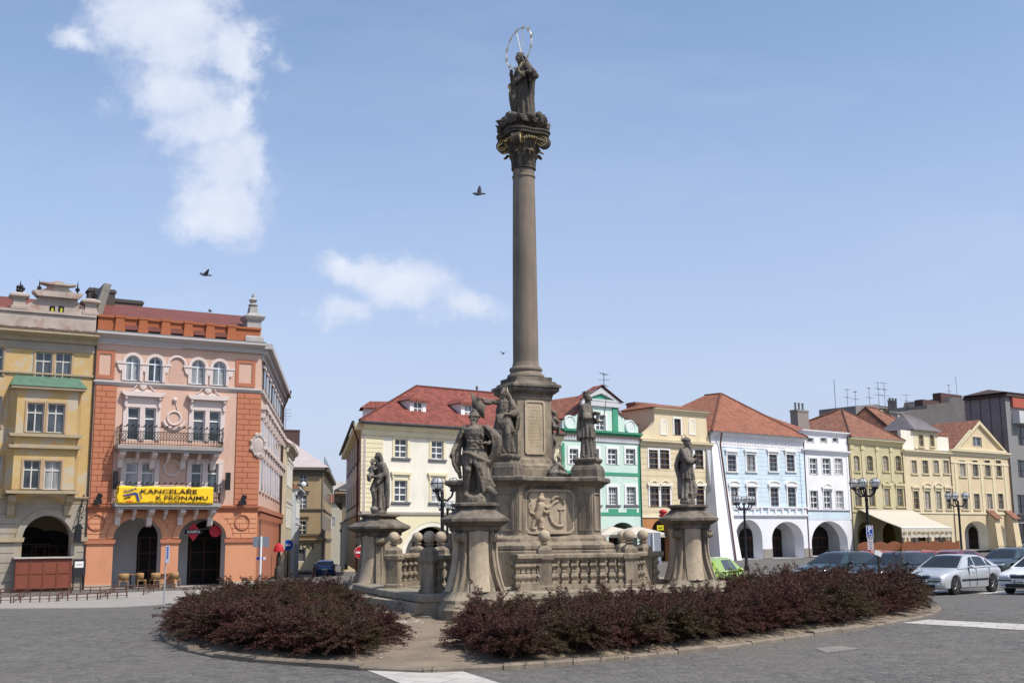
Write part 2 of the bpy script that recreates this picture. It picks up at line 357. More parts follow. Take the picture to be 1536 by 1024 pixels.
sheet('white_bay_line', [G(1378, 887), G(1390, 884.5), G(1640, 889), G(1640, 892.5)], M('road paint', (.55, .54, .52), .8, .2, 3, .2, 50, stain=(.2, .2, .19)), .006, 1.5)
sheet('paved_forecourt', [(18, 66), (30, 62), (75, 128), (26, 91)], LIGHTP, .010, 2.5)
sheet('repair_patch', [G(1222, 972), G(1262, 968), G(1290, 973), G(1240, 979)], M('worn patch', (.21, .19, .165), .9, .2, 3, .4, 40, stain=(.11, .10, .09), stainamt=.8), .006, .3)
k0, k1 = G(-140, 917), G(292, 901)
sheet('pavement', [k0, k1, (-12.6, 63), (-40, 46)], LIGHTP, .03, 1.5, .05)
sheet('tarmac_street', [(-14.6, 64.6), (-11.9, 79), (-25.5, 165), (-29, 165)], ROADM, .012, 2)
# ---- island
ctrl = [(-1, 14.1), (.9, 14.9), (3.7, 17.4), (6.6, 20.7), (8.75, 23.9), (9.3, 27), (7.5, 31), (3, 35.5), (-1, 36), (-4.6, 32.5), (-6.4, 28), (-6.8, 24.8), (-6.55, 22.3), (-6.2, 20.4), (-5.3, 18), (-4.05, 16), (-2.3, 14.7)]
def crom(c, n=14):
    o = []; q = len(c)
    for i in range(q):
        p0, p1, p2, p3 = [Vector(c[(i+k-1) % q]) for k in range(4)]
        for j in range(n):
            t = j/n; o.append(.5*((2*p1)+(p2-p0)*t+(2*p0-5*p1+4*p2-p3)*t*t+(3*p1-p0-3*p2+p3)*t**3))
    return o
OUT = crom(ctrl); IC = Vector((.6, 25))
def inset(p, d): return p+(IC-p).normalized()*d
SOIL = M('dry soil', (.225, .175, .125), .98, .25, 1.5, .9, 14, stain=(.12, .09, .065), stainamt=.6)
mb = MB(); n = len(OUT); vs = []
for i, d in enumerate((0.16, .45, 1.0, 2.2, 3.6, 6)):
    for p in OUT:
        q = inset(p, d); vs.append((q.x, q.y, g(q.x, q.y)+(.0, .05, .10, .15, .18, .2)[i]+.05*noise.noise(Vector((q.x*1.3, q.y*1.3, 0)))*(i > 0)))
vs.append((IC.x, IC.y, .2))
fs = [(r*n+i, r*n+(i+1) % n, (r+1)*n+(i+1) % n, (r+1)*n+i) for r in range(5) for i in range(n)]+[(5*n+i, 5*n+(i+1) % n, 6*n) for i in range(n)]
mb.add(vs, fs, 0, True); tag(mb.build('soil_bed', SOIL), kind='structure')
mb = MB(); acc = 0; seg = [OUT[0]]
def kstone(a, b):
    a2, b2 = inset(a, .2), inset(b, .2); d = (b-a).normalized()*.008; h = .06+rnd.uniform(-.012, .012)
    za, zb = g(a.x, a.y), g(b.x, b.y); j = rnd.uniform(-.012, .012)
    pts = [a+d, b-d, b2-d, a2+d]; ins = [inset(p, .025) if i < 2 else p for i, p in enumerate(pts)]
    mb.add([(p.x, p.y, -.1) for p in pts]+[(p.x, p.y, h+j-.02) for p in pts]+[(p.x, p.y, h+j) for p in ins], [(0,1,5,4),(1,2,6,5),(2,3,7,6),(3,0,4,7),(4,5,9,8),(5,6,10,9),(6,7,11,10),(7,4,8,11),(8,9,10,11)])
last = OUT[0]; Lc = 0
for i in range(1, n+1):
    p = OUT[i % n]; Lc += (p-OUT[i-1]).length
    if Lc > .85 or i == n: kstone(last, p); last = p; Lc = 0
tag(mb.build('island_kerb', stone('kerb stone', (.235, .195, .15), (.13, .105, .08), .75)), kind='structure')

# ================================================================ MONUMENT
MC = Vector((.31, 25.6, 0)); MA = R(-20)
def wp(px, Y, z=0): d = ray(px, 805); return Vector((d.x/d.y*Y, Y, z))
fpoly = [wp(655, 20.95), wp(770, 21.35), wp(818, 21.75), wp(952, 22.35), wp(1000, 23.6), wp(1065, 24.3), (4.6, 26), (2.4, 31), (.5, 31.5), (-3.9, 27.6), wp(545, 26), wp(580, 23.4), wp(634, 21.05)]
fpoly = [(p[0], p[1]) for p in fpoly]
cen = Vector((.3, 25.6))
def grow(poly, o):
    return [tuple(Vector(p)+(Vector(p)-cen).normalized()*o) for p in poly]
mon = empty('column_monument', MC, MA, 'tall sandstone plague column with carved base standing in the shrub island', 'monument')
IM = Matrix.Translation(-MC); IM = Matrix.Rotation(-MA, 4, 'Z') @ IM
mb = MB(); mb.T = IM
mb.rings([[(x, y, z) for x, y in grow(fpoly, o)] for o, z in ((.30, -.5), (.30, .22), (.12, .24), (.12, .44), (.16, .47), (.16, .575), (.12, .60))], 0, False)
# entrance steps
D0, E0 = wp(650, 20.95), wp(562, 23.9); t = (E0-D0).normalized(); nn = Vector((-.80, -.60, 0))
for i, (z, o) in enumerate(((.44, .38), (.28, .78), (.13, 1.2))):
    a, b = D0+t*.06-nn*.3, E0-t*.1-nn*.3
    pts = [a, a+nn*(.3+o)]+[b+nn*(.3+o*1.0)+t*(.2+.14*i)]
    for k in range(1, 5):
        an = k/4*PI/2; pts.append(b+t*(.2+.14*i)+nn*(.3+o)*math.cos(an)+t*.55*math.sin(an))
    pts = [(p.x, p.y) for p in pts]; mb.slab(pts, -.1+.002*i, z, 0, 'z')
mb.lathe([(.36, -.02), (.37, .10), (.33, .125), (.05, .13)], 28, (wp(634, 19.9).x, 19.95, 0), 0, False)
mb.lathe([(.62, -.02), (.63, .07), (.6, .09), (.05, .095)], 28, (wp(690, 20.0).x, 20.15, 0), 0, False)
mb.build('stepped_platform', stone('platform stone', (.33, .285, .215), (.12, .10, .08), .6), mon)
HW, RP, RI = .34, 1.60, 1.28
def shape(o):
    pts = []
    for k in range(4):
        c, s = math.cos(k*PI/2), math.sin(k*PI/2); loc = [(RP+o, -(HW+o)), (RP+o, HW+o), (RI+o*.6, HW+o)]
        a, b = Vector((RI+o*.6, HW+o)), Vector((HW+o, RI+o*.6))
        for i in range(1, 8):
            q = a.lerp(b, i/8)-Vector((.707, .707))*(.13*math.sin(PI*i/8)-(o*.25)); loc.append((q.x, q.y))
        loc.append((HW+o, RI+o*.6))
        pts += [(x*c-y*s, x*s+y*c) for x, y in loc]
    return pts
mb = MB()
mb.polylathe(shape, [(.26, .58), (.26, 1.30), (.22, 1.32)]); mb.build('plinth', STONE, mon)
mb = MB(); mb.polylathe(shape, [(.22, 1.32), (.24, 1.36), (.24, 1.42), (.16, 1.47), (.10, 1.50), (.09, 1.56), (.02, 1.62), (0, 1.64), (0, 2.62), (.04, 2.66)])
for k in range(4):      # raised panels on the corner piers
    mb.T = Matrix.Rotation(k*PI/2, 4, 'Z')
    for (x0, x1, z0, z1) in ((-.25, -.21, 1.72, 2.54), (.21, .25, 1.72, 2.54), (-.21, .21, 1.72, 1.76), (-.21, .21, 2.50, 2.54)):
        mb.box(RP-.01, RP+.022, x0, x1, z0, z1)
    for sgn in (-1, 1):
        for (x0, x1, z0, z1) in ((1.30, 1.325, 1.72, 2.54), (1.545, 1.57, 1.72, 2.54), (1.325, 1.545, 1.72, 1.75), (1.325, 1.545, 2.51, 2.54)):
            mb.box(x0, x1, min(sgn*(HW-.01), sgn*(HW+.018)), max(sgn*(HW-.01), sgn*(HW+.018)), z0, z1)
mb.T = None; mb.build('carved_base', STONE, mon)
mb = MB(); mb.polylathe(shape, [(.04, 2.66), (.07, 2.68), (.09, 2.72), (.17, 2.76), (.19, 2.78), (.19, 2.84), (.16, 2.87), (.0, 2.885)]); mb.build('base_cornice', STONE_D, mon)
# column pedestal
q45 = PI/4
mb = MB(); mb.sqlathe([(.66, 2.88), (.66, 3.06), (.6, 3.08), (.60, 3.14), (.53, 3.18), (.50, 3.2), (.48, 3.27), (.43, 3.31), (.42, 3.33), (.42, 4.62), (.44, 4.64), (.44, 4.68)], rot=q45); mb.build('column_pedestal', STONE, mon)
mb = MB(); mb.sqlathe([(.44, 4.68), (.46, 4.74), (.54, 4.80), (.56, 4.83), (.56, 4.88), (.60, 4.90), (.60, 4.95), (.52, 4.985), (.50, 5.03), (.44, 5.05), (.44, 5.14)], rot=q45); mb.build('pedestal_cornice', STONE_D, mon)
mb = MB(); mb.lathe([(.42, 5.14), (.435, 5.17), (.42, 5.22), (.37, 5.25), (.35, 5.29), (.375, 5.32), (.38, 5.35), (.36, 5.39), (.32, 5.41), (.305, 5.46), (.292, 5.52)], 36)
prof = [(.292-.036*(i/12)**1.5, 5.52+4.36*i/12) for i in range(13)]
mb.lathe(prof, 36); mb.lathe([(.256, 9.88), (.275, 9.9), (.275, 9.93), (.255, 9.95), (.252, 10.08)], 36)
def shaft_mat():
    m, nt, bs = newmat('column shaft stone')
    a = pnoise(nt, 1.1, 7, .65); st = pnoise(nt, 2.0, 8, .7, stretch=(2.5, 2.5, .22)); f = pnoise(nt, 70, 5); b = pnoise(nt, .55, 3)
    c = mix(nt, mrange(nt, a, .35, .66), (.19, .15, .115), (.28, .225, .17)); c = mix(nt, mrange(nt, st, .44, .66, 0, .7), c, (.105, .082, .063))
    c = mix(nt, mrange(nt, b, .5, .6, 0, .35), c, (.30, .25, .19)); c = mix(nt, mrange(nt, f, .4, .65, 0, .35), c, (.12, .10, .08))
    nt.links.new(c, bs.inputs['Base Color']); bs.inputs['Roughness'].default_value = .92; bumpn(nt, f, .4, .02, bs); return m
mb.build('column_shaft', shaft_mat(), mon)
# inscription and relief on the face turned to the right front (local diagonal +x -y)
FT = Matrix.Rotation(R(-45), 4, 'Z') @ Matrix.Rotation(R(90), 4, 'Z')       # local x along face, -y outwards
def rrect(w, h, r, n=5):
    o = []
    for cx, cz, a0 in ((w-r, h-r, 0), (-w+r, h-r, 90), (-w+r, -h+r, 180), (w-r, -h+r, 270)):
        for i in range(n+1): a = R(a0+90*i/n); o.append((cx+r*math.cos(a), cz+r*math.sin(a)))
    return o
def ringxz(mb, outer, inner, y0, y1, m=0):      # frame between two outlines with equal counts, y0 front
    n = len(outer); vs = []
    for lp, y in ((outer, y1), (outer, y0), (inner, y0), (inner, y1)): vs += [(x, y, z) for x, z in lp]
    mb.add(vs, [(a*n+i, a*n+(i+1) % n, (a+1)*n+(i+1) % n, (a+1)*n+i) for a in range(3) for i in range(n)], m)
def off(poly, dz): return [(x, z+dz) for x, z in poly]
mb = MB(); mb.T = FT
ringxz(mb, off(rrect(.25, .60, .07), 4.0), off(rrect(.21, .56, .05), 4.0), -.45, -.41)
mb.slab(off(rrect(.21, .56, .05), 4.0), -.428, -.40)
rr = random.Random(3)
for i in range(13):         # worn gilded lines, too weathered to read
    x = -.17+rr.uniform(0, .05)
    while x < .15:
        w_ = rr.uniform(.012, .04); z = 4.44-i*.072
        mb.slab([(x, z), (x+w_*.5, z-.008), (x+w_, z+rr.uniform(-.01, .012)), (x+w_*.8, z+.034), (x+w_*.2, z+rr.uniform(.02, .036))], -.4315, -.42, 1); x += w_+rr.uniform(.008, .035)
mb.build('inscription_panel', [STONE_L, M('worn gilding', (.36, .27, .13), .7, .3, 8)], mon)
def remesh(mb, name, mats, parent=None, loc=(0, 0, 0), rz=0, voxel=.018, smooth_it=3, disp=.0, dscale=9):
    me = mb.mesh(name+' sculpt', mats); o = bpy.data.objects.new('sculpt', me); col.objects.link(o)
    r = o.modifiers.new('r', 'REMESH'); r.mode = 'VOXEL'; r.voxel_size = voxel; r.use_smooth_shade = True
    s = o.modifiers.new('s', 'SMOOTH'); s.iterations = smooth_it; s.factor = .5
    dg = bpy.context.evaluated_depsgraph_get(); m2 = bpy.data.meshes.new_from_object(o.evaluated_get(dg))
    bpy.data.objects.remove(o)
    if disp:
        no = [v.normal.copy() for v in m2.vertices]
        for v, nn in zip(m2.vertices, no):
            p = v.co*dscale; v.co += nn*disp*(noise.noise(p)+.6*noise.noise(p*2.3))
    m2.materials.clear()
    for m in (mats if isinstance(mats, (list, tuple)) else [mats]): m2.materials.append(m)
    for p in m2.polygons: p.use_smooth = True
    m2.name = name; return inst(name, m2, parent, loc, (0, 0, rz))
def chain(mb, pts, rs, n=10):
    """tapered limb with rounded joints"""
    for i in range(len(pts)): mb.sph(pts[i], rs[i], n, 7)
    for i in range(len(pts)-1): mb.tube([pts[i], pts[i+1]], [rs[i], rs[i+1]], n)
PD = -1.075
mb = MB(); mb.T = FT
ringxz(mb, off(rrect(.60, .47, .16), 2.13), off(rrect(.555, .425, .13), 2.13), PD-.045, PD+.10)
mb.slab(off(rrect(.56, .43, .13), 2.13), PD, PD+.1); rp = mb.build('relief_panel', STONE_L, mon)
mb = MB(); mb.T = FT @ Matrix.Translation((0, PD, 2.13))
def rel(pts, rs): chain(mb, [(x, -.005-r*.3, z) for (x, z), r in zip(pts, rs)], rs, 8)
rel([(-.22, .12), (-.26, 0), (-.30, -.12)], [.10, .09, .085])                       # lion body, rearing
rel([(-.20, .26), (-.16, .24)], [.085, .05]); rel([(-.22, .36), (-.19, .37), (-.16, .35)], [.04, .05, .035])   # head, crown
rel([(-.18, .14), (-.05, .08), (.05, .12)], [.05, .04, .03]); rel([(-.2, .04), (-.08, -.02), (.02, .02)], [.05, .038, .03])
rel([(-.30, -.14), (-.20, -.20), (-.24, -.31), (-.17, -.34)], [.07, .05, .035, .03]); rel([(-.32, -.14), (-.38, -.24), (-.42, -.34), (-.34, -.36)], [.06, .045, .035, .03])
rel([(-.34, -.06), (-.46, -.02), (-.49, .12), (-.43, .2), (-.48, .32), (-.42, .36)], [.03, .028, .026, .024, .028, .02])
for i in range(15):
    a0 = R(100+i*190/14); rel([(.24+.24*math.cos(a0), -.04+.27*math.sin(a0))], [.032])
rel([(.24+.24*math.cos(R(100+i*190/30)), -.04+.27*math.sin(R(100+i*190/30))) for i in range(31)], [.028]*31)
rel([(.06, .24), (.12, .32), (.24, .33), (.33, .26), (.36, .18)], [.03, .04, .045, .035, .025]); rel([(.27, .04), (.27, -.22)], [.018, .018]); rel([(.22, .05), (.36, .05)], [.02, .02])
remesh(mb, 'lion_and_shield_relief', STONE_L, mon, voxel=.011, smooth_it=1, disp=.006, dscale=26)
# capital
mb = MB(); RIBS = []
mb.lathe([(.255, 10.08), (.29, 10.10), (.29, 10.14), (.26, 10.17), (.27, 10.3), (.31, 10.55), (.38, 10.75), (.42, 10.82), (.42, 10.86)], 32)
for row, (z0, h, r0, r1, cnt) in enumerate(((10.16, .34, .27, .44, 8), (10.36, .40, .30, .54, 8))):
    for k in range(cnt):
        a = 2*PI*(k+.5*row)/cnt; ca_, sa_ = math.cos(a), math.sin(a); ta = Vector((-sa_, ca_, 0))
        cols = []
        for i in range(6):
            t = i/5; r = r0+(r1-r0)*t**2.2; z = z0+h*(math.sin(t*PI*.62)/math.sin(PI*.5)); wd = .095*math.sin(PI*(.25+.62*t))+.02
            if i == 5: z -= .05; r += .03
            c = Vector((ca_*r, sa_*r, z)); o_ = Vector((ca_, sa_, 0))*.03
            cols.append([c-ta*wd, c+o_, c+ta*wd, c-o_*.6])
        mb.rings(cols, 0, True); RIBS.append([c_[1] for c_ in cols[2:]])
for k in range(4):
    a = k*PI/2+R(2); d = Vector((math.cos(a), math.sin(a), 0)); tt = Vector((-d.y, d.x, 0)); c = d*.50+Vector((0, 0, 10.72))
    mb.tube([c-tt*.10, c+tt*.10], [.15, .15], 18); mb.box(-.01, .01, -.01, .01, 10.7, 10.71)
    mb.tube([Vector((d.x*.28, d.y*.28, 10.55)), d*.36+Vector((0, 0, 10.72)), d*.47+Vector((0, 0, 10.84))], [.06, .07, .07], 10)
ab_ = []
for k in range(4):
    for i in range(9):
        a = k*PI/2+i/9*PI/2; rr_ = .50+.13*abs(math.cos(2*a))**1.5; ab_.append((rr_*math.cos(a), rr_*math.sin(a)))
mb.slab(ab_, 10.86, 10.93, 0, 'z'); mb.slab([(x*1.05, y*1.05) for x, y in ab_], 10.93, 10.97, 0, 'z')
cap = mb.build('capital', BLACKST, mon)
for r_ in RIBS: mb = MB(); mb.tube(r_, [.010, .014, .018, .022][:len(r_)], 5); mb.build('gilded_leaf_rib', GOLD, cap)
for k in range(4):
    a = k*PI/2+R(2); d = Vector((math.cos(a), math.sin(a), 0)); tt = Vector((-d.y, d.x, 0)); c = d*.50+Vector((0, 0, 10.72))
    for sg in (-1, 1):
        mb = MB(); pts = []
        for i in range(44):
            th = i/43*2.3*2*PI; r = .145*(1-.85*i/43); pts.append(c+tt*sg*.103+(d*math.cos(th+1.2)+Vector((0, 0, 1))*math.sin(th+1.2))*r)
        mb.tube(pts, [.016*(1-.4*i/43) for i in range(44)], 5); mb.build('volute_spiral', GOLD, cap)
    mb = MB()
    for j in (-2, -1, 0, 1, 2):
        a2 = a+PI/4+j*.16; mb.sph((.42*math.cos(a2), .42*math.sin(a2), 10.79), (.035, .035, .05), 8, 6)
    mb.build('egg_moulding', GOLD, cap)

# ---- outer statue pedestals
def outer_pedestal(name, loc, rz, label, k=1.0):
    t = empty(name, loc, rz, label, 'pedestal', 'statue pedestals round the column')
    def sq(o, ch=.22):
        h = o; c = h*ch; return [(h, -h+c), (h, h-c), (h-c, h), (-h+c, h), (-h, h-c), (-h, -h+c), (-h+c, -h), (h-c, -h)]
    mb = MB(); mb.polylathe(sq, [(.66, -.35), (.66, .36), (.62, .40), (.60, .46), (.60, .52), (.55, .58), (.52, .62), (.50, .66)]); mb.build('plinth', stone('plinth stone', (.29, .245, .18), (.09, .078, .062), .7), t)
    mb = MB(); N_ = 14
    def curve(z): u = (z-.66)/1.06; return .335+.165*max(0, 1-u*1.25)**2.2+.035*max(0, (u-.82)/.18)
    mb.polylathe(lambda o: sq(o, .5), [(curve(.66+1.06*i/N_)*.93, .66+1.06*i/N_) for i in range(N_+1)], 0, True)
    for q in range(4):
        mb.T = Matrix.Rotation(q*PI/2, 4, 'Z')
        rg = []
        for i in range(N_+1):
            z = .66+1.06*i/N_; c = curve(z); rg.append([(x, -c*.90+y*1.0, z) for x, y in [(-.185, .05), (-.175, -.045), (-.11, -.09), (0, -.11), (.11, -.09), (.175, -.045), (.185, .05)]])
        mb.rings(rg, 1, True)
        mb.T = Matrix.Rotation(q*PI/2+PI/4, 4, 'Z')
        rg = []
        for i in range(N_+1):
            z = .66+1.06*i/N_; c = curve(z)*1.13; rg.append([(-.075, -c+.1, z), (-.075, -c-.035, z), (-.045, -c-.035, z), (-.04, -c-.012, z), (.04, -c-.012, z), (.045, -c-.035, z), (.075, -c-.035, z), (.075, -c+.1, z)])
        mb.rings(rg, 0, False)
        mb.tube([(-.09, -.46, 1.60), (.09, -.46, 1.60)], [.085, .085], 14); mb.torus((-.093, -.46, 1.60), .05, .014, Vector((1, 0, 0)), 14, 5); mb.torus((.093, -.46, 1.60), .05, .014, Vector((1, 0, 0)), 14, 5)
    mb.T = None; mb.build('shaft', [STONE, STONE_L], t)
    def cp(o, b=.09):
        pts = []
        for q in range(4):
            c, s = math.cos(q*PI/2), math.sin(q*PI/2)
            for x, y in ((o, -o*.62), (o+b*.6, -o*.25), (o+b*.6, o*.25), (o, o*.62), (o*.93, o*.93)): pts.append((x*c-y*s, x*s+y*c))
        return pts
    mb = MB(); mb.polylathe(cp, [(.37, 1.70), (.40, 1.73), (.40, 1.78), (.47, 1.82), (.53, 1.86), (.555, 1.88), (.555, 1.93), (.50, 1.965), (.42, 2.01), (.35, 2.06), (.31, 2.10), (.29, 2.12), (.33, 2.145), (.37, 2.16), (.37, 2.20), (.30, 2.215)])
    mb.build('cap', STONE_D, t)
    return t
PF, PR_, PL = (-.70, 20.75), (3.71, 24.4), (-3.12, 26.6)
outer_pedestal('statue_pedestal', (*PF, 0.0), R(13), 'largest scroll sided pedestal, nearest, carrying the armoured saint')
outer_pedestal('statue_pedestal', (*PR_, .03), R(6), 'scroll sided pedestal under the saint in a cap, right of the balustrade')
outer_pedestal('statue_pedestal', (*PL, -.06), R(-36), 'scroll sided pedestal under the saint holding a child, near the steps')

# ---- balustrade
def bal_section(a, b, label, n):
    a, b = Vector((a[0], a[1], .60)), Vector((b[0], b[1], .60)); d = b-a; Ln = d.length; rz = math.atan2(d.y, d.x)
    t = empty('balustrade', a, rz, label, 'balustrade', 'balustrade sections of the monument')
    mb = MB(); mb.box(.1, Ln-.1, -.10, .10, 0, .07); mb.box(.1, Ln-.1, -.08, .08, .07, .10); mb.build('bottom_rail', STONE, t)
    mb = MB(); mb.slab([(-.085, .56), (.085, .56), (.10, .585), (.125, .60), (.125, .655), (.10, .68), (-.10, .68), (-.125, .655), (-.125, .60), (-.10, .585)], .1, Ln-.1)
    rl = mb.build('top_rail', STONE, t); rl.rotation_euler = (0, 0, 0)
    me = rl.data
    for v in me.vertices: v.co = (v.co.y, v.co.x, v.co.z)
    me.flip_normals()
    if 'baluster' not in MESH:
        m2 = MB(); m2.sqlathe([(.065, .10), (.065, .14), (.045, .155), (.05, .18), (.075, .225), (.08, .25), (.055, .30), (.038, .325), (.05, .33), (.05, .35), (.038, .36), (.05, .40), (.078, .44), (.08, .46), (.05, .51), (.045, .52), (.065, .53), (.065, .562)])
        MESH['baluster'] = m2.mesh('baluster', STONE)
    for i in range(n): inst('baluster', MESH['baluster'], t, (.1+(Ln-.2)*(i+.5)/n, 0, 0))
MESH = {}
def bal_post(p, label, h=.68, rz=0, ball=True):
    t = empty('balustrade_post', (p[0], p[1], .585), rz, label, 'stone post', 'balustrade posts with stone balls')
    mb = MB(); mb.sqlathe([(.15, 0), (.15, .08), (.125, .1), (.125, h-.14), (.14, h-.12), (.16, h-.09), (.165, h-.02), (.15, h), (.135, h+.01), (.135, h+.09), (.10, h+.13), (.05, h+.17), (.045, h+.19), (.07, h+.205), (.07, h+.225), (.045, h+.235), (.03, h+.25)]); mb.build('post', STONE, t)
    mb = MB(); mb.sph((0, 0, h+.345), .118, 24, 16); mb.build('ball', STONE_L, t)
B_, C_, C2, D_, E_, G_, H_, J_ = wp(816, 22.2), wp(943, 22.8), wp(964, 24.3), wp(644, 21.3), wp(591, 23.6), wp(626, 25.0), wp(661, 23.4), wp(933, 28.3)
bal_post(B_, 'ball topped post in the middle of the long balustrade below the lion relief', rz=R(8))
bal_post(C_, 'ball topped post where the long balustrade ends, middle of three balls', rz=R(14))
bal_post(C2, 'ball topped post rightmost of three, between the balustrade and right pedestal', rz=R(40))
bal_post(J_, 'small ball topped post seen behind the right end of the balustrade', rz=R(20))
bal_post(D_, 'shaded ball topped post right of the entrance steps', rz=R(-18))
bal_post(E_, 'ball topped post left of the entrance steps, beside the left pedestal', rz=R(-18))
bal_post(G_, 'ball topped post behind the steps, leftmost of the cluster of three balls', rz=R(-18))
bal_post(H_, 'ball topped post behind the shaded step post, beside the lamp column', rz=R(-18))
bal_section(wp(764, 21.75), B_, 'short stone balustrade between front pedestal and middle post', 5)
bal_section(B_, C_, 'longest stone balustrade with seven balusters below the right pier', 8)
bal_section(C_, C2, 'stone balustrade return running back beside the right pedestal', 4)
bal_section(E_, G_, 'stone balustrade from the left step post towards the column', 4)
bal_section(D_, wp(704, 21.45), 'shaded stone balustrade between step post and front pedestal', 3)
bal_section(C2, (PR_[0]-.5, PR_[1]+.1), 'short stone balustrade joining the right pedestal', 1)
# ================================================================ STATUES (1.7 m figures facing -y, scaled)
def robe(mb, rg, nf=9, ph=0.0, tw=0.0, n=56):
    out = []
    for (z, cx, cy, rx, ry, am) in rg:
        ring = []
        for k in range(n):
            a = 2*PI*k/n
            f = 1+1.35*am*(math.sin(nf*a+ph+tw*z)+.6*math.sin((nf-4)*a-ph*1.7+tw*.6*z)+.35*math.sin((nf+6)*a+2*ph))
            ring.append((cx+rx*f*math.cos(a), cy+ry*f*math.sin(a), z))
        out.append(ring)
    mb.rings(out, 0, True)
def cloak(mb, rg, a0, a1, nf=6, th=.035, n=26, ph=0):
    out = []
    for (z, cx, cy, rx, ry, am) in rg:
        o, i_ = [], []
        for k in range(n+1):
            a = R(a0+(a1-a0)*k/n); f = 1+am*math.sin(nf*a*1.0+ph+z*1.3)+am*.5*math.sin(nf*1.9*a-ph)
            o.append((cx+rx*f*math.cos(a), cy+ry*f*math.sin(a), z)); i_.append((cx+(rx*f-th)*math.cos(a), cy+(ry*f-th)*math.sin(a), z))
        out.append(o+i_[::-1])
    mb.rings(out, 0, True)
def head(mb, c, yaw=0, tilt=0, beard=0, hair='short', k=1.0):
    T0 = mb.T or Matrix.Identity(4)
    mb.T = T0 @ Matrix.Translation(c) @ Matrix.Rotation(R(yaw), 4, 'Z') @ Matrix.Rotation(R(tilt), 4, 'X') @ Matrix.Scale(k, 4)
    mb.sph((0, 0, .01), (.078, .095, .115), 16, 12); mb.sph((0, -.035, -.055), (.055, .055, .06), 12, 8)
    mb.tube([(0, -.095, .03), (0, -.122, -.015), (0, -.10, -.025)], [.012, .019, .012], 8)
    for s in (-1, 1):
        mb.sph((s*.032, -.088, .037), (.026, .014, .009), 8, 6); mb.sph((s*.032, -.083, .012), (.015, .014, .011), 8, 6); mb.sph((s*.045, -.062, -.025), (.028, .025, .028), 8, 6); mb.sph((s*.08, .005, 0), (.012, .022, .034), 8, 6)
    mb.sph((0, -.092, -.052), (.026, .014, .010), 8, 6); mb.sph((0, -.075, -.095), (.03, .028, .024), 8, 6)
    if beard: mb.sph((0, -.075, -.12), (.055, .045, .06+.03*beard), 12, 8); mb.sph((0, -.07, -.19-.02*beard), (.035, .03, .05), 10, 8)
    if hair in ('short', 'long'):
        mb.sph((0, .025, .05), (.092, .098, .095), 14, 10)
        rr = random.Random(5)
        for i in range(26):
            a = rr.uniform(0, 2*PI); e = rr.uniform(-.1, 1.2); q = Vector((math.cos(a)*math.cos(e)*.088, .025+math.sin(a)*math.cos(e)*.095, .045+math.sin(e)*.09))
            if q.y > -.05 or q.z > .09: mb.sph(q, .026, 7, 5)
    if hair == 'long':
        for s in (-1, 1): chain(mb, [(s*.08, .02, .02), (s*.095, .03, -.09), (s*.10, .02, -.20)], [.035, .035, .025], 8)
        chain(mb, [(0, .09, .02), (0, .10, -.12), (0, .09, -.25)], [.06, .065, .04], 8)
    mb.T = T0
def hand(mb, p, d, up=(0, 0, 1), curl=.5, k=1.0, left=1):
    """palm, four unequal curled fingers and a thumb leaving the side of the palm"""
    p, d, u = Vector(p), Vector(d).normalized(), Vector(up); u = (u-d*u.dot(d)).normalized(); s = d.cross(u)
    chain(mb, [p, p+d*.05*k], [.030*k, .034*k], 8)
    for i, ln in enumerate((.062, .075, .070, .054)):
        b = p+d*.075*k+s*(i-1.5)*.021*k; d1 = (d-u*curl*.5).normalized(); d2 = (d-u*curl*1.6).normalized()
        chain(mb, [b, b+d1*ln*.5*k, b+d1*ln*.5*k+d2*ln*.5*k], [.0115*k, .0105*k, .0085*k], 6)
    b = p+d*.02*k-s*.03*k*left; chain(mb, [b, b-s*.03*k*left+d*.03*k-u*.01, b-s*.035*k*left+d*.06*k-u*.025], [.014*k, .012*k, .009*k], 6)
def rock(mb, w, d, h, seed=1):
    rr = random.Random(seed)
    mb.rings([[(w*f*math.cos(2*PI*k/14)*(1+.06*math.sin(k*3.1+seed)), d*f*math.sin(2*PI*k/14)*(1+.06*math.cos(k*2.3)), z) for k in range(14)] for f, z in ((1, -h), (1.02, -h*.5), (.95, -.02), (.8, .02))], 0, True)
    for i in range(9): a = rr.uniform(0, 2*PI); mb.sph((w*.7*math.cos(a), d*.7*math.sin(a), -h*.1), (.09, .08, .06), 8, 6)
def arm(mb, sh, el, wr, r=(.075, .065, .045), sleeve=True):
    chain(mb, [sh, el, wr], r, 10)
    if sleeve:
        e, w_ = Vector(el), Vector(wr); dn = Vector((0, 0, -1))
        chain(mb, [e+dn*.03, e.lerp(w_, .45)+dn*.06, e.lerp(w_, .7)+dn*.05], [.075, .07, .05], 10)
def statue(name, loc, rz, H, label, build, parts=None, mat=None, voxel=.0125, cat='statue', grp='saint statues of the monument'):
    t = empty(name, loc, rz, label, cat, grp); mb = MB(); mb.T = Matrix.Scale(H/1.7, 4); build(mb)
    remesh(mb, 'figure', mat or STATUE, t, voxel=voxel*.85, smooth_it=1, disp=.006, dscale=26)
    if parts: parts(t, H/1.7)
    return t
def halo_part(t, c, r, tilt, mat=None, name='halo'):
    mb = MB(); mb.torus(c, r, .009, Vector(tilt), 30, 6); mb.build(name, mat or M('dull gilt', (.42, .36, .24), .5, .2, 5, .1, 40, .6), t)

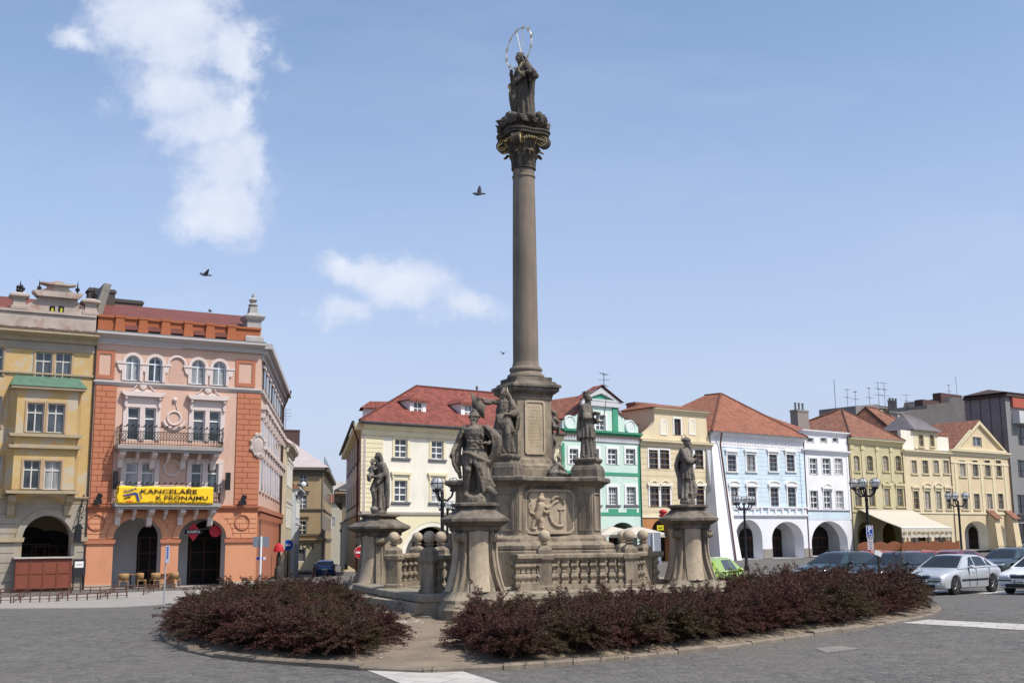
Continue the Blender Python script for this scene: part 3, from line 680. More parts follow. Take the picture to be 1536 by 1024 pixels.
def b_warrior(mb):
    rock(mb, .26, .24, .16, 3)
    # legs: weight on one leg, other stepping to the side
    chain(mb, [(.09, 0, .95), (.11, -.03, .52), (.10, .03, .12), (.10, -.02, .04)], [.115, .08, .05, .05], 10); chain(mb, [(.10, -.02, .04), (.11, -.14, .03)], [.05, .04], 8)
    chain(mb, [(-.09, 0, .95), (-.15, -.12, .54), (-.17, -.02, .13), (-.17, -.05, .04)], [.115, .085, .055, .05], 10); chain(mb, [(-.17, -.05, .04), (-.2, -.17, .03)], [.05, .04], 8)
    mb.sph((.11, -.07, .52), .07); mb.sph((-.15, -.16, .54), .072)
    # skirt of strips, cuirass
    for i in range(16):
        a = 2*PI*i/16; chain(mb, [(.17*math.cos(a), .13*math.sin(a), .98), (.235*math.cos(a), .19*math.sin(a), .80), (.25*math.cos(a), .205*math.sin(a), .66+.02*(i % 2))], [.045, .05, .04], 7)
    mb.lathe([(.15, .93), (.185, .97), (.17, 1.04), (.185, 1.15), (.225, 1.28), (.22, 1.38), (.14, 1.45), (.06, 1.48)], 20)
    mb.sph((.07, -.14, 1.27), (.09, .06, .085)); mb.sph((-.07, -.14, 1.27), (.09, .06, .085)); mb.torus((0, 0, .97), .18, .025, n=24)
    for z in (1.05, 1.12, 1.19): mb.sph((0, -.165, z), (.075, .03, .028))
    chain(mb, [(0, 0, 1.42), (0, -.02, 1.52)], [.07, .06])
    head(mb, (0, -.035, 1.60), -38, 4, 1, 'none')
    mb.sph((0, -.01, 1.655), (.108, .125, .10), 16, 10); mb.torus((0, -.02, 1.64), .115, .016, Vector((0, .15, 1)), 20, 6)
    chain(mb, [(.03, -.10, 1.70), (0, 0, 1.775), (-.05, .11, 1.73), (-.06, .16, 1.62)], [.025, .035, .045, .03], 8)
    mb.sph((.22, 0, 1.39), (.095, .09, .08)); mb.sph((-.22, 0, 1.39), (.095, .09, .08))
    chain(mb, [(-.2, .06, 1.42), (-.30, .08, 1.2), (-.34, .05, .95), (-.36, 0, .7), (-.30, .03, .4)], [.06, .075, .07, .06, .04])
    arm(mb, (-.24, 0, 1.37), (-.36, .03, 1.10), (-.45, -.10, .93), (.07, .06, .042), False); hand(mb, (-.46, -.12, .91), (-.3, -.5, -.8), curl=.8, k=1.1)
    for i in range(6): chain(mb, [(-.25-.01*i, -.08+.03*i, 1.32), (-.31, -.07+.03*i, 1.20)], [.03, .025], 6)
    chain(mb, [(-.47, -.16, .86), (-.44, -.15, .66), (-.36, -.14, .50)], [.03, .04, .035], 8)
    arm(mb, (.24, 0, 1.37), (.40, .02, 1.16), (.28, -.15, 1.08), (.07, .06, .042), False); hand(mb, (.26, -.17, 1.08), (-.8, -.4, .1), curl=.9, k=1.1, left=-1)
    # billowing cloak on the left shoulder, swinging out and back
    rg = [(1.46, .10, .02, .20, .16, .05), (1.36, .20, .03, .25, .2, .06), (1.22, .28, .05, .27, .22, .08), (1.05, .30, .06, .26, .23, .10), (.88, .27, .07, .24, .22, .12), (.74, .20, .08, .22, .20, .12), (.62, .10, .08, .22, .18, .10)]
    cloak(mb, rg, -75, 165, 7, .045)
    cloak(mb, [(1.48, 0, .05, .16, .12, .04), (1.2, 0, .06, .24, .17, .06), (.8, .02, .09, .27, .18, .09), (.45, .05, .1, .28, .17, .11), (.1, .06, .08, .27, .18, .12)], 5, 175, 9, .05)
    # cloth thrown over the front thigh falling to the ground
    for i in range(5):
        chain(mb, [(.02+.05*i, -.19+.012*i*i*.5, .74), (.05+.05*i, -.21-.03*(i % 2)+.012*i*i, .58), (.12+.045*i, -.18+.02*i, .34), (.17+.045*i, -.14+.02*i, .10+.02*i)], [.035, .045, .04, .03], 8)
    chain(mb, [(-.24, -.10, .90), (-.1, -.20, .86), (.10, -.21, .76), (.27, -.06, .70)], [.03, .045, .05, .05], 9)
    chain(mb, [(.22, -.06, .18), (.32, -.10, .12), (.40, -.12, .06)], [.09, .085, .06], 10); chain(mb, [(.30, -.05, .32), (.38, -.09, .2)], [.06, .05])
    rr = random.Random(8)
    for i in range(24): mb.sph((rr.uniform(-.16, .16), -.17+rr.uniform(-.02, .02), rr.uniform(1.0, 1.36)), (.035, .02, .022), 6, 5)
statue('armoured_saint_statue', (PF[0], PF[1], 2.33), R(4), 1.50, 'sooty stone saint in helmet and cuirass with swirling cloak on the nearest pedestal', b_warrior, mat=STONE_D, voxel=.012)

def pier(v, z): q = Matrix.Rotation(MA, 3, 'Z') @ Vector((*v, 0)); return (MC.x+q.x, MC.y+q.y, z)
def pier_block(v, z0, z1, hw, rot=0):
    mb = MB(); h = z1-z0
    mb.sqlathe([(hw*1.12, 0), (hw*1.12, h*.38), (hw*1.08, h*.42), (hw*1.02, h*.55), (hw*.86, h*.64), (hw*.84, h*.70), (hw*.98, h*.82), (hw, h*.86), (hw, h*.93), (hw*.8, h)], rot=rot)
    o = mb.build('statue_plinth', STONE_D, mon, (v[0], v[1], z0)); return o
pier_block((0, -1.42), 2.88, 3.34, .27); pier_block((1.42, 0), 2.88, 3.30, .27); pier_block((0, 1.42), 2.88, 3.30, .27)

def b_woman(mb):
    rock(mb, .22, .2, .08, 6)
    robe(mb, [(.02, .03, 0, .25, .22, .09), (.18, .02, 0, .225, .20, .10), (.45, 0, -.02, .21, .19, .09), (.75, -.02, -.01, .20, .17, .07), (.95, -.01, 0, .185, .15, .05), (1.05, 0, 0, .15, .12, .04), (1.2, 0, 0, .18, .13, .03), (1.38, 0, 0, .19, .12, .02), (1.46, 0, 0, .10, .08, 0)], 10, .6, 1.4)
    robe(mb, [(.55, .02, -.01, .25, .22, .13), (.70, 0, -.01, .235, .2, .12), (.9, -.01, -.01, .21, .175, .07), (1.08, 0, 0, .165, .13, .04)], 7, 2.1, 3)
    chain(mb, [(.09, -.12, .9), (.11, -.24, .52), (.08, -.17, .1)], [.10, .085, .06]); chain(mb, [(0, 0, 1.42), (0, -.01, 1.54)], [.06, .052])
    head(mb, (-.01, -.03, 1.61), -30, 6, 0, 'long')
    for i in range(5): chain(mb, [(.05, .03, 1.70), (.12+.01*i, .06-.03*i, 1.50), (.22, .05-.04*i, 1.28), (.16, -.08, 1.1)], [.05, .045, .045, .04], 8)
    mb.sph((.2, 0, 1.38), (.085, .08, .075)); mb.sph((-.2, 0, 1.38), (.085, .08, .075))
    arm(mb, (-.21, 0, 1.37), (-.40, -.03, 1.40), (-.60, -.10, 1.46), (.07, .06, .042)); hand(mb, (-.62, -.11, 1.465), (-1, -.2, .1), curl=.9)
    arm(mb, (.21, 0, 1.37), (.33, -.03, 1.12), (.16, -.2, 1.03), (.075, .068, .045)); hand(mb, (.14, -.21, 1.03), (-.9, -.3, 0), curl=.5, left=-1)
    cloak(mb, [(1.44, .02, .03, .17, .13, .04), (1.2, .05, .04, .27, .19, .07), (.95, .08, .05, .31, .21, .10), (.7, .07, .06, .29, .21, .13), (.5, .05, .07, .24, .2, .12)], -20, 185, 8, .045)
    for s in range(6): chain(mb, [(-.18+.05*s, -.16, 1.0), (-.12+.05*s, -.22, .8), (.02+.04*s, -.2, .62)], [.04, .045, .035], 7)
def p_woman(t, k):
    halo_part(t, (-.01*k, .0, 1.63*k), .17*k, (-.75, -.55, .25))
    mb = MB(); mb.tube([(-.64*k, -.13*k, 1.05*k), (-.68*k, -.14*k, 1.5*k), (-.72*k, -.15*k, 1.74*k)], .014*k, 8); mb.sph((-.725*k, -.15*k, 1.76*k), (.035*k, .035*k, .06*k)); mb.build('banner_staff', STONE_D, t)
    mb = MB(); a = []
    for i in range(11):
        u = i/10; z0 = 1.66-.62*u*.9; a.append([(-.70+.42*u*k, -.15+.05*math.sin(u*5), (1.66-.42*u)*k), (-.69+.34*u*k, -.16+.06*math.sin(u*5+1), (1.38-.30*u)*k), (-.66+.30*u*k, -.15+.05*math.sin(u*6+2), (1.08-.16*u)*k)])
    mb.rings(a, 0, True, False, False); o = mb.build('banner', STONE_D, t); m_ = o.modifiers.new('t', 'SOLIDIFY'); m_.thickness = .03
statue('banner_saint_statue', pier((0, -1.42), 3.36), R(-6), 1.36, 'haloed stone woman saint holding a banner on the front corner of the base', b_woman, p_woman, mat=STONE_D)

def b_bishop(mb):
    rock(mb, .2, .2, .08, 9)
    robe(mb, [(.02, 0, 0, .215, .19, .10), (.25, 0, 0, .19, .165, .10), (.5, 0, 0, .18, .16, .07), (.7, 0, 0, .19, .16, .05)], 9, .3, 2)
    robe(mb, [(.52, 0, 0, .245, .21, .10), (.62, 0, 0, .235, .2, .10), (.9, 0, 0, .205, .165, .06), (1.15, 0, 0, .19, .14, .03), (1.38, 0, 0, .19, .125, .02), (1.46, 0, 0, .10, .08, 0)], 12, 1.2, 1)
    chain(mb, [(.1, -.1, .5), (.12, -.16, .1)], [.09, .07]); chain(mb, [(0, 0, 1.42), (0, -.02, 1.54)], [.06, .055])
    robe(mb, [(1.08, .0, .0, .245, .19, .05), (1.2, 0, 0, .24, .18, .05), (1.38, 0, 0, .20, .14, .03), (1.46, 0, 0, .1, .09, 0)], 8, .4)
    head(mb, (0, -.04, 1.60), 25, 10, 1, 'short')
    mb.lathe([(.10, 1.64), (.112, 1.68), (.10, 1.72), (.115, 1.77)], 14, (0, -.01, 0)); [mb.sph((.10*math.cos(a), -.01+.10*math.sin(a), 1.785), .03, 7, 5) for a in [k*PI/3 for k in range(6)]]
    arm(mb, (.21, 0, 1.36), (.26, -.03, 1.08), (.12, -.26, .98), (.075, .07, .045)); hand(mb, (.12, -.27, .97), (.1, -1, .1), curl=.9, left=-1)
    arm(mb, (-.21, 0, 1.36), (-.26, -.06, 1.10), (-.02, -.24, 1.16), (.075, .07, .045)); hand(mb, (0, -.25, 1.16), (.8, -.4, .1), curl=.4)
    mb.box(-.14, .16, -.36, -.20, 1.17, 1.22)
    cloak(mb, [(1.44, 0, .03, .17, .13, .03), (1.1, 0, .05, .26, .19, .06), (.8, 0, .06, .27, .2, .08), (.45, 0, .07, .25, .19, .09)], 20, 160, 7, .045)
def p_bishop(t, k):
    mb = MB(); mb.tube([(.12*k, -.36*k, .78*k), (.16*k, -.44*k, 1.1*k), (.24*k, -.52*k, 1.72*k)], [.016*k, .014*k, .008*k], 6); mb.tube([(.07*k, -.32*k, .93*k), (.21*k, -.42*k, .97*k)], .016*k, 6); mb.build('sword', STONE_D, t)
statue('book_saint_statue', pier((1.42, 0), 3.32), R(62), 1.38, 'stone saint in a crown with an open book and a thin sword, facing right', b_bishop, p_bishop, mat=STATUE)

def b_joseph(mb):
    rock(mb, .27, .22, .13, 12); mb.sph((.02, -.2, .0), (.16, .12, .10))
    robe(mb, [(.02, .02, 0, .25, .2, .10), (.3, .01, 0, .22, .18, .10), (.6, 0, 0, .21, .17, .08), (.95, 0, 0, .19, .15, .05), (1.2, 0, 0, .185, .14, .03), (1.4, 0, 0, .19, .12, .02), (1.47, 0, 0, .1, .08, 0)], 9, 1.0, 1.6)
    chain(mb, [(.07, -.08, .95), (.06, -.26, .55), (.03, -.16, .1)], [.11, .09, .06]); chain(mb, [(0, 0, 1.42), (0, -.04, 1.55)], [.062, .056])
    head(mb, (0, -.07, 1.62), -14, 14, 1, 'long')
    arm(mb, (.2, 0, 1.36), (.28, -.02, 1.08), (.16, -.22, 1.0), (.075, .07, .045)); hand(mb, (.15, -.23, 1.0), (-.7, -.7, 0), curl=.4, left=-1)
    arm(mb, (-.2, 0, 1.36), (-.25, -.14, 1.1), (-.02, -.28, 1.04), (.075, .07, .045)); hand(mb, (0, -.29, 1.04), (.9, -.3, 0), curl=.4)
    # child on the arm
    chain(mb, [(-.04, -.26, 1.13), (-.03, -.25, 1.28), (-.02, -.24, 1.34)], [.085, .085, .055]); head(mb, (-.02, -.26, 1.45), 20, 0, 0, 'short', .78)
    chain(mb, [(.04, -.25, 1.30), (.10, -.26, 1.22), (.11, -.18, 1.28)], [.04, .034, .026], 8); chain(mb, [(-.10, -.25, 1.3), (-.14, -.32, 1.22), (-.1, -.36, 1.18)], [.04, .034, .026], 8)
    chain(mb, [(-.07, -.26, 1.1), (-.08, -.38, 1.04), (-.07, -.37, .88)], [.06, .05, .035], 8); chain(mb, [(.02, -.28, 1.1), (.04, -.39, 1.02), (.03, -.37, .86)], [.06, .05, .035], 8)
    cloak(mb, [(1.46, 0, .03, .17, .13, .03), (1.2, .02, .05, .28, .19, .07), (.9, .02, .06, .29, .2, .09), (.5, .02, .07, .28, .2, .11), (.05, .02, .06, .28, .2, .12)], -10, 185, 8, .05)
    for i in range(5): chain(mb, [(.26-.05*i, -.06-.03*i, 1.0), (.2-.06*i, -.2, .8), (-.02-.03*i, -.24, .5+.03*i)], [.05, .05, .035], 7)
statue('saint_with_child_statue', (PL[0], PL[1], 2.26), R(-48), 1.27, 'stone bearded saint holding a child, on the pedestal by the entrance steps', b_joseph, mat=STATUE)

def b_nepomuk(mb):
    rock(mb, .24, .22, .12, 15)
    robe(mb, [(.02, 0, .02, .235, .22, .09), (.3, 0, .01, .20, .19, .09), (.6, 0, 0, .185, .17, .06), (.9, 0, 0, .18, .15, .04)], 9, .9, 2)
    robe(mb, [(.58, 0, -.01, .235, .21, .10), (.7, 0, -.01, .225, .2, .09), (.95, 0, 0, .195, .165, .06), (1.2, 0, 0, .185, .14, .03), (1.4, 0, 0, .185, .12, .02), (1.47, 0, 0, .1, .08, 0)], 13, .2, 1)
    robe(mb, [(1.10, 0, 0, .235, .19, .04), (1.25, 0, 0, .23, .175, .03), (1.4, 0, 0, .19, .13, .02), (1.47, 0, 0, .1, .09, 0)], 6, 1.4)
    chain(mb, [(0, 0, 1.42), (0, -.03, 1.55)], [.062, .056]); head(mb, (0, -.05, 1.61), 8, -4, 1, 'short')
    mb.sph((0, -.03, 1.70), (.125, .135, .055), 14, 8); mb.sph((0, -.02, 1.74), (.10, .11, .04)); mb.sph((0, -.02, 1.785), .025, 8, 6)
    arm(mb, (.21, 0, 1.36), (.27, -.09, 1.10), (.05, -.26, 1.20), (.08, .072, .048)); hand(mb, (.03, -.27, 1.21), (-.6, -.3, .5), curl=.5, left=-1)
    arm(mb, (-.21, 0, 1.36), (-.28, -.11, 1.12), (-.03, -.27, 1.12), (.08, .072, .048)); hand(mb, (-.01, -.28, 1.12), (.7, -.3, .1), curl=.5)
    chain(mb, [(.12, -.24, 1.02), (-.03, -.31, 1.34)], [.016, .016], 6); chain(mb, [(-.07, -.29, 1.26), (.06, -.30, 1.28)], [.014, .014], 6)
    cloak(mb, [(1.46, 0, .03, .16, .12, .02), (1.25, 0, .06, .25, .2, .05), (1.0, 0, .10, .28, .24, .06), (.88, 0, .11, .27, .22, .07), (.6, 0, .07, .22, .19, .08), (.1, 0, .06, .24, .2, .10)], 15, 165, 6, .05)
    chain(mb, [(.05, -.1, .6), (.06, -.22, .34), (.02, -.2, .08)], [.09, .09, .06]); chain(mb, [(-.14, -.14, .16), (.14, -.18, .2)], [.05, .05])
def p_nep(t, k): halo_part(t, (0, .06*k, 1.76*k), .10*k, (.15, .9, .5))
statue('capped_saint_statue', (PR_[0], PR_[1], 2.35), R(62), 1.27, 'stone saint in a flat cap and cape clasping a crucifix on the right pedestal', b_nepomuk, p_nep, mat=STATUE)
statue('half_hidden_saint_statue', pier((0, 1.42), 3.32), R(110), 1.36, 'stone saint mostly hidden behind the column pedestal, only drapery showing at right', b_joseph, mat=STATUE, voxel=.016)
def b_putto(mb):
    mb.sph((0, 0, .10), (.40, .28, .12)); chain(mb, [(-.25, 0, .2), (-.05, 0, .42), (.08, -.02, .66)], [.2, .18, .13]); head(mb, (.12, -.05, .88), 60, 10, 0, 'short', 1.15)
    chain(mb, [(.08, -.1, .62), (.25, -.2, .45), (.38, -.15, .25)], [.08, .065, .05]); chain(mb, [(.05, .12, .62), (-.2, .2, .5), (-.32, .15, .28)], [.08, .065, .05])
    chain(mb, [(-.2, -.1, .2), (.15, -.28, .22), (.42, -.2, .14), (.58, -.22, .1)], [.12, .1, .07, .05]); hand(mb, (.40, -.15, .22), (.7, 0, -.4)); mb.sph((.5, .1, .1), (.16, .14, .12)); mb.sph((.62, -.1, .1), (.14, .12, .1))
def p_putto(t, k): halo_part(t, (.16*k, 0, .82*k), .30*k, (.5, -.85, .1))
statue('crouching_cherub_statue', pier((.80, -.30), 2.88), R(10), .78, 'small crouching stone cherub with a metal ring on the base edge right of the inscription', b_putto, p_putto, mat=STATUE, voxel=.014)

def b_clouds(mb):
    rr = random.Random(21)
    mb.lathe([(.40, -.30), (.46, -.22), (.44, -.08), (.30, .02), (.1, .04)], 20)
    for i in range(46):
        a = rr.uniform(0, 2*PI); r = rr.uniform(.25, .52); mb.sph((r*math.cos(a), r*math.sin(a), rr.uniform(-.30, -.02)+.12*(.5-r)), (rr.uniform(.08, .15), rr.uniform(.08, .15), rr.uniform(.06, .11)), 9, 7)
    for a in (-70, -160, -5, 40, 110, 200):
        x, y = .50*math.cos(R(a)), .50*math.sin(R(a)); head(mb, (x, y, -.10), a+90, 10, 0, 'short', 1.0)
        for s in (-1, 1):
            t = Vector((-math.sin(R(a)), math.cos(R(a)), 0))*s; o = Vector((math.cos(R(a)), math.sin(R(a)), 0))*.05
            for j in range(3): chain(mb, [(x+t.x*.08, y+t.y*.08, -.16-.03*j), Vector((x, y, -.12-.05*j))+t*.24+o, Vector((x, y, -.10-.06*j))+t*(.36-.05*j)+o], [.04, .04, .02], 7)
def b_mary(mb):
    robe(mb, [(0, 0, 0, .25, .22, .10), (.2, 0, 0, .225, .20, .10), (.5, .0, 0, .205, .185, .08), (.8, 0, 0, .20, .17, .06), (1.0, 0, 0, .185, .15, .04), (1.12, 0, 0, .16, .13, .03), (1.3, 0, 0, .185, .14, .02), (1.42, 0, 0, .18, .115, .02), (1.49, 0, 0, .1, .08, 0)], 10, .4, 1.2)
    chain(mb, [(-.06, -.08, .95), (-.08, -.24, .55), (-.05, -.18, .1)], [.11, .09, .07]); chain(mb, [(0, 0, 1.44), (0, -.05, 1.55)], [.062, .055])
    head(mb, (0, -.09, 1.62), 5, 12, 0, 'long'); mb.torus((0, -.06, 1.71), .085, .02, Vector((0, .2, 1)), 18, 6)
    for k in range(7): a = 2*PI*k/7; mb.sph((.085*math.cos(a), -.06+.085*math.sin(a), 1.745), (.018, .018, .03), 6, 5)
    arm(mb, (-.2, -.01, 1.38), (-.27, -.10, 1.10), (-.02, -.32, 1.16), (.085, .085, .05)); hand(mb, (0, -.34, 1.17), (.8, -.3, .4), curl=.3)
    arm(mb, (.2, 0, 1.38), (.36, .08, 1.13), (.52, -.10, 1.06), (.085, .085, .055)); hand(mb, (.54, -.13, 1.05), (.6, -.7, -.1), curl=.4, left=-1)
    chain(mb, [(.34, .10, 1.12), (.46, .12, 1.02), (.40, .02, .92)], [.09, .085, .06]); chain(mb, [(.42, .06, 1.16), (.56, .02, 1.06), (.56, 0, .95)], [.07, .07, .05])
    cloak(mb, [(1.66, 0, .0, .11, .10, .02), (1.50, 0, .04, .17, .14, .03), (1.3, .05, .05, .27, .2, .05), (1.1, .08, .06, .33, .21, .07), (.95, .05, .06, .27, .2, .08), (.6, 0, .07, .24, .2, .08), (.1, 0, .06, .26, .22, .10)], -5, 185, 7, .05)
    for i in range(6): chain(mb, [(.22, -.1, 1.16-.02*i), (.02, -.23-.01*i, 1.0-.02*i), (-.2, -.22, .80-.05*i), (-.27, -.12, .52-.06*i)], [.05, .055, .055, .04], 8)
    chain(mb, [(-.2, -.2, .98), (-.28, -.16, .7), (-.25, -.14, .4), (-.22, -.12, .15)], [.06, .09, .08, .06])
def p_mary(t, k):
    mb = MB(); H = lambda p: tuple(Vector(p)*k)
    mb.tube([H((.22, -.12, 1.42)), H((.18, -.2, 1.3)), H((.22, -.22, 1.18)), H((.32, -.16, 1.08))], .016, 6)
    for dx in (0, .07):
        mb.tube([H((-.28+dx, -.27, .98)), H((-.16+dx, -.31, .94)), H((-.22+dx, -.31, .86)), H((-.08+dx, -.30, .82)), H((-.18+dx, -.30, .72)), H((-.24+dx, -.26, .62))], .013, 6)
    mb.tube([H((.24*math.cos(a), -.02+.24*math.sin(a), .04+.02*math.sin(5*a))) for a in [R(-80+10*i) for i in range(12)]], .02, 6)
    mb.tube([H((.46, .12, 1.15)), H((.55, .06, 1.13)), H((.57, -.02, 1.02))], .02, 6); mb.build('gilded_hem', GOLD, t)
    mb = MB(); c = Vector((0, -.10, 1.90))*k; ax = Vector((.155, -.985, .06)); q = ax.to_track_quat('Z', 'Y'); r = .50
    mb.torus(c, r, .011, q, 48, 6); mb.tube([H((0, -.02, 1.72)), c+q @ Vector((r*math.cos(R(75)), r*math.sin(R(75)), 0))], .008, 5); mb.tube([H((0, -.02, 1.72)), c+q @ Vector((r*math.cos(R(105)), r*math.sin(R(105)), 0))], .008, 5); mb.build('halo_ring', M('pale gilt', (.75, .66, .45), .45, .2, 5, .1, 40, .5), t)
    mb = MB()
    for i in range(12):
        a = R(90+15+30*i); ctr = c+q @ Vector((r*math.cos(a), r*math.sin(a), 0)); vs = [ctr+q @ Vector((0, 0, .014)), ctr-q @ Vector((0, 0, .014))]
        for j in range(12): rr_ = .092 if j % 2 == 0 else .034; b = a+j*PI/6; vs.append(ctr+q @ Vector((rr_*math.cos(b), rr_*math.sin(b), 0)))
        mb.add(vs, [(0, 2+j, 2+(j+1) % 12) for j in range(12)]+[(1, 2+(j+1) % 12, 2+j) for j in range(12)])
    mb.build('halo_stars', M('star gilt', (.70, .60, .40), .5, .15, 5, .1, 40, .4), t)
mary = statue('crowned_madonna_statue', (MC.x, MC.y, 11.34), R(-62), 1.60, 'blackened madonna with gilded hems inside a ring of stars on top of the column', b_mary, p_mary, mat=BLACKST, grp='', voxel=.013)
mb = MB(); b_clouds(mb); remesh(mb, 'cherub_clouds', BLACKST, mary, voxel=.014, smooth_it=1, disp=.006, dscale=18)
# ================================================================ HOUSES
class House:
    def __init__(s, name, label, O, dirv, pxl, pxr, zb, depth, group=None, pyref=760):
        d = Vector((dirv[0], dirv[1], 0)).normalized(); s.d = d; s.inw = Vector((-d.y, d.x, 0)); s.O = Vector((*O, 0)); s.zb = zb
        s.base = s.O; s.base = s.O+d*s.hit(pxl, pyref)[0]; s.w = s.hit(pxr, pyref)[0]; s.depth = depth
        s.base = Vector((s.base.x, s.base.y, zb)); s.holes = []
        s.root = empty(name, s.base, math.atan2(d.y, d.x), label, 'house', group)
    def hit(s, px, py, off=0):          # pixel -> (along, height) on the facade plane pushed inwards by off
        r = ray(px, py); b = s.base+s.inw*off; t = (b-EYE).dot(s.inw)/r.dot(s.inw); p = EYE+r*t
        return (p-s.base).dot(s.d), p.z-s.zb
    def x(s, px, py=700, off=0): return s.hit(px, py, off)[0]
    def z(s, px, py, off=0): return s.hit(px, py, off)[1]
    def part(s, mb, name, mats, parent=None): return mb.build(name, mats, parent or s.root)
    def rect(s, l, r, t, b):            # pixel rectangle -> centre x, bottom z, w, h
        x0, _ = s.hit(l, (t+b)/2); x1, _ = s.hit(r, (t+b)/2); z0 = s.z((l+r)/2, b); z1 = s.z((l+r)/2, t)
        return (x0+x1)/2, z0, x1-x0, z1-z0
    def win(s, c, st, hole=True):
        x, z, w, h = c; w = round(w, 2); h = round(h, 2)
        arch = st.get('arch', 0); rec = st.get('rec', .14); key = (id(st), w, h)
        poly = [(-w/2, 0), (w/2, 0)]
        if arch: poly += [(w/2*math.cos(PI*i/10), h-w/2*arch+w/2*arch*math.sin(PI*i/10)) for i in range(11)]
        else: poly += [(w/2, h), (-w/2, h)]
        if hole: s.holes.append(([(x+a, z+b) for a, b in poly], rec+.06))
        if key not in WM: WM[key] = win_meshes(w, h, st, poly)
        fr, kids = WM[key]; o = inst('window', fr, s.root, (x, 0, z))
        for nm, me in kids: inst(nm, me, o)
        return o
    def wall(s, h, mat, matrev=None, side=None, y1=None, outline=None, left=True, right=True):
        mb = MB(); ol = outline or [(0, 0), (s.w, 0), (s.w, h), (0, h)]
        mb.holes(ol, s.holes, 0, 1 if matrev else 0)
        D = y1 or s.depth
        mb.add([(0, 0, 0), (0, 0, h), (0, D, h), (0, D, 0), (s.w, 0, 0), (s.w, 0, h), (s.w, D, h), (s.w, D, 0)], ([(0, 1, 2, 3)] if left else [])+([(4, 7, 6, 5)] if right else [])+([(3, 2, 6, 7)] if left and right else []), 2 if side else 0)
        return s.part(mb, 'wall', [mat, matrev or mat, side or mat])
    def arch(s, l, r, ttop, tspr, zlow=0.0, deep=.75):
        x0 = s.x(l, tspr); x1 = s.x(r, tspr); zt = s.z((l+r)/2, ttop); zs = s.z((l+r)/2, tspr); c = (x0+x1)/2; w = (x1-x0)/2
        poly = [(c-w, zlow), (c+w, zlow)]+[(c+w*math.cos(PI*i/18), zs+(zt-zs)*math.sin(PI*i/18)) for i in range(19)]
        s.holes.append((poly, deep)); return c, w, zs, zt
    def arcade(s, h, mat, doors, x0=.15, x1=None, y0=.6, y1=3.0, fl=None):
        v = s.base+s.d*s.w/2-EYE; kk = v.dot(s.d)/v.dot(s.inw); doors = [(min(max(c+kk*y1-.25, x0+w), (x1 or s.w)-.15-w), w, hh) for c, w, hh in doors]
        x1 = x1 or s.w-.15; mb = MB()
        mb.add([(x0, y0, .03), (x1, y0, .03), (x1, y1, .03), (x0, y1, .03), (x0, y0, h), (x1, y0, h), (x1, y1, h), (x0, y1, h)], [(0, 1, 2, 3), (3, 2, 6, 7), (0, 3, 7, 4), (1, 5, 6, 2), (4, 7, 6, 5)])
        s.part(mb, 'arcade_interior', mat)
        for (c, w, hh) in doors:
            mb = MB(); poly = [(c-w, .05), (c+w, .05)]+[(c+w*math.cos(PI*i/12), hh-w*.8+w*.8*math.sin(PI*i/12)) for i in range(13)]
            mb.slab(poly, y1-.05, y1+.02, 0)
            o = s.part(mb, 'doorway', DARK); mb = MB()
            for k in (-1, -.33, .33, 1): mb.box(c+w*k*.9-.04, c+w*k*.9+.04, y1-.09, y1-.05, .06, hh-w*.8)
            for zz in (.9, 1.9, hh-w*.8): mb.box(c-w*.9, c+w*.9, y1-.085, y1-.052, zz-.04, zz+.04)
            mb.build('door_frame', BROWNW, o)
    def band(s, name, z0, z1, prot, mat, x0=0, x1=None, steps=None):
        """moulded horizontal band; steps = profile [(prot,z)]"""
        x1 = s.w if x1 is None else x1; mb = MB(); pr = steps or [(prot, z0), (prot, z1)]
        poly = [(0.0, pr[0][1])]+[(-p, z) for p, z in pr]+[(0.0, pr[-1][1])]; n = len(poly)
        vs = [(x0, y+.01, z) for y, z in poly]+[(x1, y+.01, z) for y, z in poly]
        mb.add(vs, [list(range(n)), list(range(2*n-1, n-1, -1))]+[(i, n+i, n+(i+1) % n, (i+1) % n) for i in range(n)])
        return s.part(mb, name, mat)
    def cornice(s, z, h, p, mat, x0=-.05, x1=None, name='cornice'):
        x1 = s.w+.05 if x1 is None else x1
        return s.band(name, 0, 0, 0, mat, x0, x1, [(p*.25, z-h), (p*.35, z-h*.8), (p*.35, z-h*.62), (p*.6, z-h*.5), (p*.85, z-h*.34), (p, z-h*.3), (p, z-h*.08), (p*1.06, z)])
    def pipe(s, x, z0, z1, mat=None):
        mb = MB(); mb.tube([(x, -.09, z0), (x, -.09, z1)], .05, 8); return s.part(mb, 'drainpipe', mat or ZINC)
WM = {}
